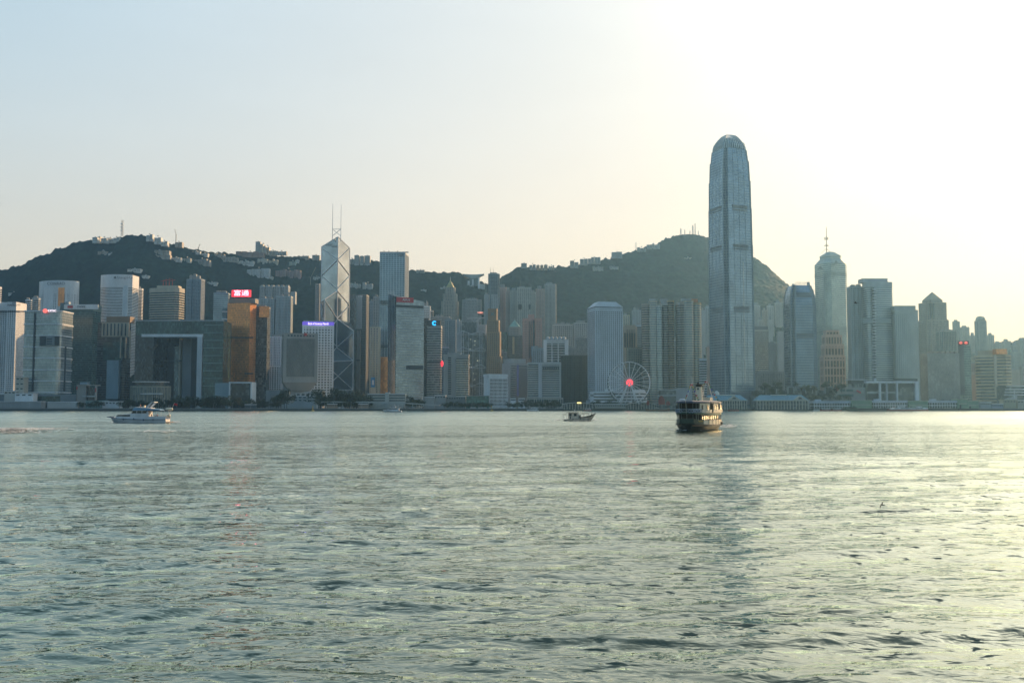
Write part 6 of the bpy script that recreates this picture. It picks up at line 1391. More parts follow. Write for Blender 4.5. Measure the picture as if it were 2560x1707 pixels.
# ------------------------------------------------------------------ trees
M_LEAF = []
for k, c in enumerate(((.020,.042,.020),(.030,.055,.022),(.045,.070,.025))):
    M_LEAF.append(mat('leaves_%s' % ('dark','mid','light')[k], c, .9, var=.35, scale=1.2))
M_BARK = mat('bark', (.06,.05,.04), .9)
def make_tree(seed, h, w, leafm):
    rr = random.Random(seed); root = bpy.data.objects.new('tree', None); COL.objects.link(root)
    m = MB(); m.tube([(0,0,-.5),(rr.uniform(-.2,.2),0,h*.25),(rr.uniform(-.5,.5),rr.uniform(-.4,.4),h*.62)], .28, 6, .12)
    for k in range(4):
        a = rr.uniform(0, 6.28); m.tube([(0,0,h*.28),(math.cos(a)*w*.18, math.sin(a)*w*.18, h*.5),(math.cos(a)*w*.36, math.sin(a)*w*.36, h*.68)], .13, 5, .04)
    m.build('trunk', M_BARK, root)
    m = MB(); cl = [(rr.gauss(0, w*.22), rr.gauss(0, w*.2), h*rr.uniform(.42,.88), w*rr.uniform(.14,.25)) for _ in range(11)]
    for _ in range(620):
        cx, cy, cz, cr = rr.choice(cl); d = Vector((rr.gauss(0,1), rr.gauss(0,1), rr.gauss(0,.8))).normalized()*cr*rr.uniform(.55,1.05)
        p = Vector((cx, cy, cz))+d; s_ = rr.uniform(.22,.5); u = Vector((rr.gauss(0,1), rr.gauss(0,1), rr.gauss(0,1))).normalized(); v = u.orthogonal().normalized()
        m.face([p+u*s_, p+v*s_*.8, p-u*s_, p-v*s_*.8])
    m.build('crown', leafm, root); return root
TP = [make_tree(s, h, w, M_LEAF[k]) for s, h, w, k in ((1,9,8,0),(2,11,10,1),(3,8,8,2),(4,12,9,0),(5,7.5,9,1))]
tree_rows = [(200,262,9,1424,.7,'low trees along the left shore before the dark green tower','tree among those between the pale slabbed tower and the black glass block'),
 (300,440,24,1424,.85,'round trees in front of the low round chamber','tree in the row before the round council chamber'),(430,570,34,1424,1.2,'taller park trees before the great gate','tree in the park clump under the great gate'),
 (570,700,20,1446,1.0,'park trees at the foot of the gold tower','tree in the clump between the gold tower and the inverted tower'),(690,720,5,1442,1.7,'big dark trees beside the inverted tower','big dark tree left of the inverted tower stem'),
 (795,918,34,1436,1.6,'dense dark trees under the faceted tower','tree in the dark clump under the faceted tower'),(1014,1060,9,1448,1.1,'trees right of the white pier house','tree between the pier house and the grey low block'),
 (1110,1230,24,1422,.7,'small trees along the centre promenade','small tree in the row before the teal hall'),(1270,1400,26,1422,.85,'trees before the balcony hotel','tree in the row before the arcaded white hotel'),
 (1480,1640,20,1424,.7,'low trees under the ferris wheel','low tree in the row under the ferris wheel'),(1886,2120,34,1478,1.0,'planted terrace trees of the low mall','tree on the terraces of the grey mall'),
 (2300,2440,26,1424,.9,'trees before the blank grey box','tree in the row before the huge blank grey box'),(0,60,6,1440,.6,'small trees at the far left','small tree by the white kiosk at the left edge')]
used = [False]*5; TR = random.Random(21)
for x0, x1, n, Y, sc_, grp, lbl in tree_rows:
    for k in range(n):
        i = TR.randrange(5); o = TP[i] if not used[i] else copy_tree(TP[i]); used[i] = True
        px = x0+(x1-x0)*(k+TR.uniform(.1,.9))/n; y = Y+TR.uniform(-5, 7)
        gz = GZ-.3 if Y != 1478 else zat(TR.choice((968,976,990,1000)), y)-3
        o.location = ((px-1280)*y/F, y, gz); s_ = sc_*TR.uniform(.95,1.55); o.scale = (s_*TR.uniform(.9,1.25), s_, s_*TR.uniform(.85,1.1)); o.rotation_euler = (0,0,TR.uniform(0,6.28))
        tag(o, lbl, 'tree', grp)
# parked vans and small cars on the promenade
def make_car():
    r = bpy.data.objects.new('parked_car', None); COL.objects.link(r)
    m = MB(); P = [(-2.2,.35),(2.2,.35),(2.25,.95),(1.3,1.05),(.7,1.55),(-1.2,1.58),(-1.9,1.0),(-2.25,.9)]
    m.face([(x,-.85,z) for x, z in P]); m.face([(x,.85,z) for x, z in reversed(P)])
    for i in range(8): a, b = P[i], P[(i+1)%8]; m.face([(b[0],-.85,b[1]),(a[0],-.85,a[1]),(a[0],.85,a[1]),(b[0],.85,b[1])])
    m.build('body', mat('car_paint_white',(.7,.7,.7),.3), r)
    m = MB(); m.box(-1.05,.62,-.88,.88,1.06,1.45); m.build('window', GD((1,1)), r)
    for x in (-1.4,1.4):
        for y in (-.8,.8): m = MB(); m.tube([(x,y-.1,.33),(x,y+.1,.33)], .33, 10); m.build('wheel', DARKM, r)
    return r
pc = make_car(); first = True
for px in (1180,1187,1199,1206,1214,1236,1243,1252,1266,1274,1330,1338,330,338,850,858):
    o = pc if first else copy_tree(pc); first = False; o.location = ((px-1280)*1414/F, 1414, GZ-.25); o.scale = (1.15,)*3; tag(o, 'white car parked on the promenade road in front of the trees', 'car', 'cars parked along the promenade')
def make_lamp():
    r = bpy.data.objects.new('street_lamp', None); COL.objects.link(r); m = MB(); m.tube([(0,0,0),(0,0,5),(0,0,8)], .12, 6, .07); m.build('pole', STEEL, r); m = MB(); m.bar((0,0,7.9),(1.4,-.3,8.2), .16); m.build('arm', STEEL, r); m = MB(); m.box(1.1,1.9,-.45,-.15,8.1,8.3); m.build('lamp_head', W(WH), r); return r
pl = make_lamp(); first = True
for px in range(30, 1660, 46):
    o = pl if first else copy_tree(pl); first = False; o.location = ((px-1280)*1411/F, 1411, GZ-.25); tag(o, 'slim grey street lamp standing along the promenade edge', 'street lamp', 'street lamps along the promenade')
# buoys
for px, lbl in ((783,'yellow buoy floating near the shore under the inverted tower'),(1229,'yellow buoy floating near the shore under the low civic block')):
    r = empty('buoy', ((px-1280)*1340/F, 1340, 0), lbl, 'buoy'); ym = mat('yellow_paint',(.55,.42,.05),.5); m = MB(); m.lathe([(.3,-.5),(2.0,-.2),(2.2,.8),(1.4,1.2)], 12); m.build('float', ym, r)
    m = MB()
    for a in range(3): m.bar((1.2*math.cos(a*2.1),1.2*math.sin(a*2.1),1),(0,0,6), .25)
    m.build('tripod', ym, r); m = MB(); m.lathe([(.1,5.6),(.7,6),(.7,6.8),(.1,7.4)], 8); m.build('top_mark', ym, r)
# ------------------------------------------------------------------ boats
def loft_hull(stations, name, material, parent, rake0=0, rake1=0):
    "stations: (x, half beam at deck, z deck, half beam at waterline, z keel); the ends rake in towards the waterline"
    m = MB(); rings = []; xa, xb = stations[0][0], stations[-1][0]; Ls = abs(xb-xa); sg = 1 if xb > xa else -1
    for x, b, zd, bw, zk in stations:
        f0 = max(0, 1-abs(x-xa)/(Ls*.22)); f1 = max(0, 1-abs(x-xb)/(Ls*.22)); d = sg*(rake0*f0-rake1*f1)
        rings.append([(x,-b,zd),(x+d*.3,-b*.96,zd-(zd-.1)*.35),(x+d,-bw,.1),(x+d*1.25,-bw*.8,zk),(x+d*1.3,0,zk-.2),(x+d*1.25,bw*.8,zk),(x+d,bw,.1),(x+d*.3,b*.96,zd-(zd-.1)*.35),(x,b,zd)])
    for A, B in zip(rings, rings[1:]):
        for i in range(8): m.face([A[i], A[i+1], B[i+1], B[i]])
        m.face([A[8], A[0], B[0], B[8]])
    m.face(rings[0]); m.face(rings[-1][::-1]); return m.build(name, material, parent, weld=True)
def person(label, loc, yaw=0, shirt=(.4,.1,.1), pose='stand', parent=None, s=1.0):
    "one continuous skinned body; clothing and hair are separate skins over it"
    r = empty('person', loc, label, 'person', rz=R(yaw))
    if pose == 'stand': J = [(0,0,.92),(0,0,1.15),(0,0,1.42),(0,0,1.52),(0,-.02,1.62),(0,-.02,1.74),(-.1,0,.9),(-.11,-.03,.5),(-.1,.02,.07),(.1,0,.9),(.11,-.03,.5),(.1,.02,.07),(-.19,0,1.4),(-.25,.03,1.13),(-.2,-.16,.95),(.19,0,1.4),(.25,.03,1.13),(.2,-.16,.95)]
    else: J = [(0,0,.5),(0,.03,.72),(0,0,.98),(0,0,1.08),(0,-.03,1.18),(0,-.03,1.30),(-.1,-.02,.48),(-.12,-.42,.48),(-.1,-.42,.06),(.1,-.02,.48),(.12,-.42,.48),(.1,-.42,.06),(-.19,0,.96),(-.24,-.05,.7),(-.14,-.3,.6),(.19,0,.96),(.24,-.05,.7),(.14,-.3,.6)]
    E = [(0,1),(1,2),(2,3),(3,4),(4,5),(0,6),(6,7),(7,8),(0,9),(9,10),(10,11),(2,12),(12,13),(13,14),(2,15),(15,16),(16,17)]
    RD_ = [.13,.14,.13,.055,.10,.085,.10,.065,.045,.10,.065,.045,.06,.045,.032,.06,.045,.032]
    def skinmesh(name, verts, edges, rad, material, root_i=0):
        me = bpy.data.meshes.new(name); me.from_pydata(verts, edges, []); o = bpy.data.objects.new(name, me); COL.objects.link(o)
        sk = o.modifiers.new('skin', 'SKIN'); sub = o.modifiers.new('sub', 'SUBSURF'); sub.levels = 1
        for i, v in enumerate(me.skin_vertices[0].data): v.radius = (rad[i], rad[i]); v.use_root = (i == root_i)
        dg = bpy.context.evaluated_depsgraph_get(); m2 = bpy.data.meshes.new_from_object(o.evaluated_get(dg)); bpy.data.objects.remove(o)
        m2.materials.clear(); m2.materials.append(material); q = bpy.data.objects.new(name, m2); COL.objects.link(q); q.parent = r; return q
    skinmesh('body', J, E, RD_, mat('skin_tone',(.45,.28,.20),.6))
    sh_i = [0,1,2,12,13,15,16]; mp = {a: i for i, a in enumerate(sh_i)}
    skinmesh('shirt', [J[i] for i in sh_i], [(mp[a], mp[b]) for a, b in E if a in mp and b in mp], [RD_[i]*1.18 for i in sh_i], W(shirt, 'cloth'))
    tr_i = [0,6,7,8,9,10,11]; mp = {a: i for i, a in enumerate(tr_i)}
    skinmesh('trousers', [J[i] for i in tr_i], [(mp[a], mp[b]) for a, b in E if a in mp and b in mp], [RD_[i]*1.2 for i in tr_i], W((.05,.06,.09), 'cloth'))
    h = Vector(J[5]); m = MB(); m.lathe([(.02,.09),(.08,.06),(.105,0),(.10,-.06)], 10, (h.x, h.y+.015, h.z)); m.build('hair', mat('dark_hair',(.02,.015,.01),.6), r, smooth=True)
    r.scale = (s,)*3
    return r
WHT = mat('boat_white', (.74,.76,.78), .35); CRM = mat('boat_cream', (.82,.74,.56), .5); GRD = mat('ferry_green', (.010,.042,.030), .4); BLK = mat('tarred_black', (.02,.022,.02), .5); WIN = GD((1,1)); NAVY = mat('navy_canvas', (.02,.04,.12), .7); WOOD = mat('varnished_wood', (.25,.13,.06), .45); SKYB = mat('boat_blue', (.22,.42,.62), .4)
def ferry():
    Y = 268.; c = at(1757, 1040, Y+9); az = 24.0
    r = empty('harbour_ferry', (c.x, Y+14, 0), 'dark green double decked harbour ferry with a cream funnel, steaming towards the viewer', 'ferry', rz=R(-az)-math.pi/2-math.pi)
    # local x runs from bow (-) to stern (+) after the rotation below; y is across
    r.rotation_euler = (0, 0, R(90-az))
    L = 15.5; st = []
    def hb(x, f=2.6, p=.55): return 4.95*max(.02, 1-abs(x/(L+1.2))**f)**p
    xs_ = [-L-.6+(2*L+1.2)*i/26 for i in range(27)]
    for x in xs_: b = hb(x); st.append((x, b, 1.6+.5*abs(x/L)**2.5, b*.80, -1.2))
    loft_hull(st, 'hull', BLK, r, 1.5, 1.5)
    def wallband(name, z0, z1, grow, material, x0=-L, x1=L, inset=0, top=False):
        m = MB(); n = 34; P = [(x, (hb(x)+grow)) for x in [x0+(x1-x0)*i/n for i in range(n+1)]]
        sh = lambda x: .5*abs(x/L)**2.5
        for sgn in (-1, 1):
            for a, b in zip(P, P[1:]):
                m.face([(a[0],sgn*a[1],z0+sh(a[0])),(b[0],sgn*b[1],z0+sh(b[0])),(b[0],sgn*b[1],z1+sh(b[0])),(a[0],sgn*a[1],z1+sh(a[0]))])
                m.face([(a[0],sgn*(a[1]-.14),z1+sh(a[0])),(b[0],sgn*(b[1]-.14),z1+sh(b[0])),(b[0],sgn*(b[1]-.14),z0+sh(b[0])),(a[0],sgn*(a[1]-.14),z0+sh(a[0]))])
                m.face([(a[0],sgn*a[1],z1+sh(a[0])),(b[0],sgn*b[1],z1+sh(b[0])),(b[0],sgn*(b[1]-.14),z1+sh(b[0])),(a[0],sgn*(a[1]-.14),z1+sh(a[0]))])
        for x, y in (P[0], P[-1]): m.face([(x,-y,z0+sh(x)),(x,y,z0+sh(x)),(x,y,z1+sh(x)),(x,-y,z1+sh(x))])
        return m.build(name, material, r)
    wallband('rubbing_strake', 1.45, 1.75, .32, BLK); wallband('lower_bulwark', 1.7, 2.95, .02, GRD)
    def deck(name, z, grow, material, th=.18, x0=-L, x1=L):
        P = [(x, -(hb(x)+grow)) for x in [x0+(x1-x0)*i/30 for i in range(31)]]; P += [(x, -y) for x, y in reversed(P)]
        m = MB(); m.prism(P, z, z+th, True, True); return m.build(name, material, r)
    deck('main_deck', 1.5, -.1, WOOD); deck('upper_deck', 4.75, .12, GRD, .32); wallband('upper_deck_skirt', 4.35, 4.9, .14, mat('ferry_side_green',(.05,.12,.08),.5))
    # dark saloons set back from the sides
    for nm, z0, z1, xx in (('lower_saloon', 1.7, 4.7, 11.5), ('upper_saloon', 5.05, 7.8, 10.5)):
        m = MB(); P = [(-xx,-3.1),(xx,-3.1),(xx,3.1),(-xx,3.1)]; m.prism(P, z0, z1); m.build(nm, W((.05,.042,.03),'saloon_panelling'), r)
        for k in range(8):
            x = -xx+1.4+k*(2*xx-2.8)/7
            for s_ in (-1, 1): m = MB(); m.box(x-.85, x+.85, s_*3.13-.03, s_*3.13+.03, z0+1.0, z1-.5); m.build('saloon_window', WIN, r)
    for z0, z1 in ((2.9, 4.8), (5.05, 7.9)):
        for k in range(13):
            x = -L+1+k*(2*L-2)/12
            for s_ in (-1, 1): m = MB(); m.bar((x, s_*(hb(x)-.12), z0), (x, s_*(hb(x)-.12), z1), .13); m.build('stanchion', W((.30,.30,.26),'ferry_stanchion_paint'), r)
    for y in (-3, -1.6, 0, 1.6, 3):
        for z0, z1 in ((2.9, 4.8), (5.05, 7.9)): x = -L*(1-.06*abs(y)/3)-.0; x = -L+.25+abs(y)*.34; m = MB(); m.bar((x, y, z0), (x, y, z1), .10); m.build('bow_stanchion', W((.30,.30,.26),'ferry_stanchion_paint'), r)
    # side screens of the upper deck: white panels and windows
    for s_ in (-1, 1):
        for k in range(9):
            x = -L+2.2+k*3.15; y = s_*(hb(x)+.02)
            if k % 3 == 2: m = MB(); m.box(x, x+2.6, y-.05, y+.05, 5.1, 6.0); m.build('side_panel', CRM, r)
            else:
                y2 = s_*(hb(x+3.0)+.02); m = MB(); m.prism([(x,y-.06),(x+3.0,y2-.06),(x+3.0,y2+.06),(x,y+.06)], 5.1, 7.8, True, True); m.build('side_panel', CRM, r)
                m = MB(); yy = (y+y2)/2+s_*.1; m.box(x+.7, x+2.4, yy-.04, yy+.04, 6.0, 7.3); m.build('side_window', WIN, r)
        for k in range(7):
            x = -L+4+k*3.6; y = s_*(hb(x)+.06); y2 = s_*(hb(x+2.9)+.06); m = MB(); m.prism([(x,y-.05),(x+2.9,y2-.05),(x+2.9,y2+.05),(x,y+.05)], 1.75, 3.1, True, True); m.build('lower_side_panel', CRM, r)
    # railing with lifebuoys round the bow
    def ring(x, y, z, nx, ny, rr=.42):
        t = Vector((-ny, nx, 0)); u = Vector((0,0,1)); C = Vector((x,y,z)); m = MB()
        m.tube([C+t*(math.cos(a)*rr)+u*(math.sin(a)*rr) for a in [2*math.pi*i/14 for i in range(14)]], .12, 6, closed=True); m.build('lifebuoy', mat('lifebuoy_grey',(.34,.38,.45),.6), r)
    for k in range(4):
        for s_ in (-1, 1):
            x = -L+.15+k*.75; y = s_*(hb(x)+.2); ring(x, y, 5.65, -.6, s_*.8)
    for y in (-2.7, -1.7, 1.7, 2.7, -.9): ring(-L-.25+abs(y)*.1, y, 5.6, -1, 0)
    for z in (5.35, 5.8, 6.2):
        m = MB(); P = [Vector((x, -(hb(x)+.05), z)) for x in (-L+6, -L+4, -L+2, -L+1, -L+.3, -L-.1)]; P += [Vector((p.x, -p.y, p.z)) for p in reversed(P)]; m.tube(P, .05, 5); m.build('rail', WHT, r)
    # roof with a slight camber
    P = [(x, -(hb(x)+.30)) for x in [-L-.3+(2*L+.6)*i/30 for i in range(31)]]; P += [(x, -y) for x, y in reversed(P)]
    m = MB(); m.prism(P, 7.85, 8.25, True, True); m.loft(P, 8.25, [(x*.95, y*.7) for x, y in P], 8.55); m.build('roof', mat('ferry_roof_blue',(.08,.11,.17),.5), r)
    for x in (-9.5, 9.5):
        m = MB(); m.prism([(x-1.6,-1.5),(x+1.6,-1.5),(x+1.6,1.5),(x-1.6,1.5)], 8.4, 9.6); m.build('wheelhouse', CRM, r) if x > 0 else None
        if x < 0: m = MB(); m.lathe([(.9,8.4),(.9,8.9),(.5,9.1)], 10, (x,2.6,0)); m.build('roof_vent', WHT, r)
    # funnel
    fn = MB(); q = [(1.35*math.cos(t), .95*math.sin(t)) for t in [2*math.pi*i/18 for i in range(18)]]; fn.loft(q, 8.4, [(x*.94, y*.94) for x, y in q], 12.6); f = fn.build('funnel', CRM, r)
    m = MB(); m.loft([(x*1.0, y*1.0) for x, y in q], 12.6, [(x*1.04, y*1.04) for x, y in q], 13.3); m.lathe([(.3,13.3),(.3,13.9)], 8, (-.3,.2,0)); m.build('funnel_cap', BLK, f)
    st5 = []
    for k in range(10): a = math.pi/2+k*math.pi/5; rr = .45 if k % 2 == 0 else .18; st5.append((-1.36, rr*math.cos(a), 12.0+rr*math.sin(a)))
    m = MB(); m.face(st5[::-1]); m.build('star_emblem', BLK, f)
    m = MB(); m.lathe([(.09,8.4),(.09,13.4)], 8, (.6,-1.25,0)); m.build('steam_pipe', CRM, f)
    # masts with stays and bunting
    cols = ((.6,.06,.05),(.65,.5,.06),(.06,.3,.12),(.08,.12,.5),(.7,.7,.7))
    for x, top, sp_ in ((-8.5, 13.6, 1.9), (10.5, 15.0, 1.9)):
        m = MB()
        m.bar((x,-sp_,8.4),(x,0,top), .12); m.bar((x,sp_,8.4),(x,0,top), .12); m.build('mast', WHT, r); m = MB(); m.bar((x,0,top-1),(x,0,top+1.6), .07); m.build('topmast', WHT, r)
        m = MB(); m.bar((x,-.9,top-1.4),(x,.9,top-1.4), .08); m.build('yard', WOOD, r)
        for s_ in (-1, 1):
            m = MB(); a = Vector((x,0,top)); b = Vector((x+(3.5 if x < 0 else -3.5)*s_, s_*2.9, 8.5)); m.bar(a, b, .05); sgl = m.build('stay', BLK, r)
            for k in range(8):
                P0 = a+(b-a)*((k+.7)/8.5); m = MB(); m.face([P0, P0+Vector((0,.42,-.06)), P0+Vector((.05,.38,-.48)), P0+Vector((0,0,-.42))]); m.face([P0+Vector((0,0,-.42)), P0+Vector((.05,.38,-.48)), P0+Vector((0,.42,-.06)), P0]); m.build('signal_flag', mat('flag_%d' % (k % 5), cols[k % 5], .8), sgl)
    m = MB(); m.bar((-L-.3,0,4.9),(-L-1.0,0,8.6), .07); m.build('jackstaff', CRM, r)
    # name on the bow
    cu = text_part(None, 'name_lettering', 'MORNING STAR', 1280, 1014, 10, 1, mat('yellow_paint',(.55,.42,.05),.5), ext=.02)
    cu.parent = r; me = cu.data; zs = [v.co.z for v in me.vertices]; xs2 = [v.co.x for v in me.vertices]; s_ = .34/(max(zs)-min(zs)); xc = (min(xs2)+max(xs2))/2; zc = (min(zs)+max(zs))/2; yc = sum(v.co.y for v in me.vertices)/len(me.vertices)
    for v in me.vertices:
        t, h, d_ = (v.co.x-xc)*s_, (v.co.z-zc)*s_, v.co.y-yc
        xx = -L+3.4+t*1.0; yy = hb(xx)+.06-d_*.02; v.co = (-L+3.4+t, -yy, 2.6+h+.2)
    for k in range(5): m = MB(); x = 6+k*2.0; m.tube([Vector((x+.28*math.cos(a), -(hb(x)+.32), 1.9+.4*math.sin(a))) for a in [2*math.pi*i/10 for i in range(10)]], .14, 6, closed=True); m.build('tyre_fender', BLK, r)
    return r
ferry()
def yacht():
    Y = 402.; x0 = at(276.5, 1050, Y).x
    r = empty('motor_yacht', (x0, Y, 0), 'large white and blue motor yacht with a raked arch and red ensign', 'yacht')
    st = [(0,.15,2.45,.05,.2),(.8,.9,2.35,.25,-.5),(2.5,1.9,2.15,1.0,-.9),(5,2.6,1.95,1.9,-1),(9,2.9,1.75,2.5,-1),(15,2.95,1.6,2.6,-1),(20,2.9,1.6,2.55,-.9),(23.8,2.75,1.6,2.5,-.7)]
    st = [(x+(1.2*(1-x/3) if x < 3 else 0)*0, b, z, bw, zk) for x, b, z, bw, zk in st]
    loft_hull(st, 'hull', WHT, r, 1.3, 0)
    m = MB()
    for s_ in (-1, 1):
        P = [Vector((x, s_*(b+.06), z-.12)) for x, b, z, bw, zk in st]; 
        for a, b in zip(P, P[1:]): m.bar(a, b, .12, .22)
    m.build('rub_rail', mat('navy_paint',(.03,.08,.16),.4), r)
    def prof(name, pts, y0, y1, material, parent=None):
        m = MB(); n = len(pts); m.face([(x,y0,z) for x, z in pts]); m.face([(x,y1,z) for x, z in reversed(pts)])
        for i in range(n): a, b = pts[i], pts[(i+1) % n]; m.face([(a[0],y0,a[1]),(a[0],y1,a[1]),(b[0],y1,b[1]),(b[0],y0,b[1])])
        return m.build(name, material, parent or r)
    prof('bulwark', [(15.5,1.5),(23.8,1.5),(23.8,2.75),(15.5,2.75),(14.5,2.3)], -2.85, -2.72, WHT); prof('bulwark', [(15.5,1.5),(23.8,1.5),(23.8,2.75),(15.5,2.75),(14.5,2.3)], 2.72, 2.85, WHT)
    tc_ = prof('trunk_cabin', [(3,2.0),(11,1.6),(11,3.9),(9.5,3.9),(3.4,3.35)], -2.1, 2.1, WHT)
    for y in (-2.13, 2.13): prof('cabin_window', [(3.2,2.8),(9.7,2.8),(9.4,3.4),(3.7,3.4)], y-.03, y+.03, WIN, tc_)
    mc = prof('main_cabin', [(9.0,1.6),(16.8,1.6),(16.3,5.2),(10.4,5.2),(9.0,3.8)], -2.4, 2.4, WHT)
    for y in (-2.43, 2.43):
        for a, b in ((9.5,11.6),(11.8,13.7),(13.9,15.8)):
            z0, z1 = 4.05, 5.05; prof('cabin_window', [(a if a > 10 else 9.4,z0),(b,z0),(b,z1),(a+.1 if a > 10 else 10.3,z1)], y-.03, y+.03, WIN, mc)
    prof('windscreen', [(9.02,3.9),(10.38,5.1),(10.34,5.14),(8.98,3.94)], -2.0, 2.0, WIN, mc)
    prof('flybridge', [(9.8,5.2),(21.5,5.3),(21,5.6),(14.5,6.3),(11,6.6),(10.3,5.9)], -2.5, 2.5, SKYB); prof('flybridge_coaming', [(10.8,6.3),(17.5,5.95),(17.5,6.2),(11.2,6.65)], -2.52, 2.52, WHT)
    prof('cockpit_awning', [(15.6,5.0),(24,5.05),(24,5.25),(15.6,5.3)], -2.6, 2.6, NAVY)
    for y in (-2.3, 2.3): prof('radar_arch_leg', [(15.0,6.2),(16.0,6.2),(18.4,8.7),(17.5,8.7)], y-.15, y+.15, WHT)
    prof('radar_arch_top', [(17.4,8.45),(18.7,8.45),(18.7,8.75),(17.6,8.75)], -2.3, 2.3, WHT)
    for y in (-2.5, 2.5):
        for x, x2 in ((23.6,23.2),(20,20)): m = MB(); m.bar((x,y,2.6),(x2,y,5.1), .09); m.build('awning_post', STEEL, r)
    m = MB(); m.bar((17,2.5,3.1),(23.6,2.5,3.1), .06); m.bar((17,-2.5,3.3),(23.6,-2.5,3.3), .06); m.build('cockpit_rail', STEEL, r)
    d = MB(); d.lathe([(.05,-1.6),(.5,-1.2),(.62,0),(.6,1.2),(.3,1.5)], 10); o = d.build('dinghy', CRM, r, smooth=True); o.rotation_euler = (0, R(90), 0); o.location = (24.2, 0, 5.7)
    o2 = prof('stern_platform', [(23.8,.3),(25.4,.3),(25.4,.5),(23.8,.5)], -2.2, 2.2, WOOD); m = MB(); m.lathe([(.05,-.7),(.6,-.5),(.75,0),(.6,.5),(.05,.7)], 12, (24.6,-1.4,3.0)); m.build('round_fender', CRM, r, smooth=True)
    m = MB(); m.bar((24.0,0,2.7),(26.4,0,8.4), .09); fs = m.build('ensign_staff', WHT, r); m = MB(); m.face([(26.3,0,8.3),(27.6,.1,7.9),(27.5,.05,7.1),(26.0,0,7.5)]); m.face([(26.0,.02,7.5),(27.5,.07,7.1),(27.6,.12,7.9),(26.3,.02,8.3)]); m.build('ensign', mat('flag_red',(.6,.03,.04),.8), fs)
    for x, z in ((6.5,1.6),(10.8,1.7),(14.8,1.35),(18.8,1.4)): m = MB(); m.lathe([(.05,-.4),(.2,-.3),(.22,.3),(.05,.4)], 8, (x,-3.1,z)); m.build('fender', mat('navy_paint',(.03,.08,.16),.4), r)
    m = MB(); m.bar((-1.4,0,2.5),(1.5,0,2.5), .35); m.build('bow_pulpit', mat('navy_paint',(.03,.08,.16),.4), r); m = MB()
    P = [Vector((x, -b*.95, z+.9)) for x, b, z, bw, zk in st[1:5]]; 
    for a, b in zip(P, P[1:]): m.bar(a, b, .05)
    for a in P: m.bar(a, a-Vector((0,0,.9)), .05)
    m.build('bow_rail', STEEL, r)
    prof('helm_seat', [(13.6,6.3),(14.2,6.3),(14.3,7.3),(13.9,7.3)], -.6, .6, CRM)
    person('person in a pink shirt standing at the yacht flybridge helm', (x0+12.4, Y-.3, 6.0), 90, (.6,.25,.3)); person('person in an orange shirt in the yacht cockpit, leftmost', (x0+17.6, Y-1.6, 2.0), 30, (.6,.32,.1)); person('person in a pale shirt in the yacht cockpit under the awning', (x0+18.9, Y-1.2, 2.0), -40, (.6,.45,.35)); person('person in a red shirt in the yacht cockpit beside the pale shirted one', (x0+19.6, Y-.5, 2.0), 200, (.6,.08,.06))
yacht()
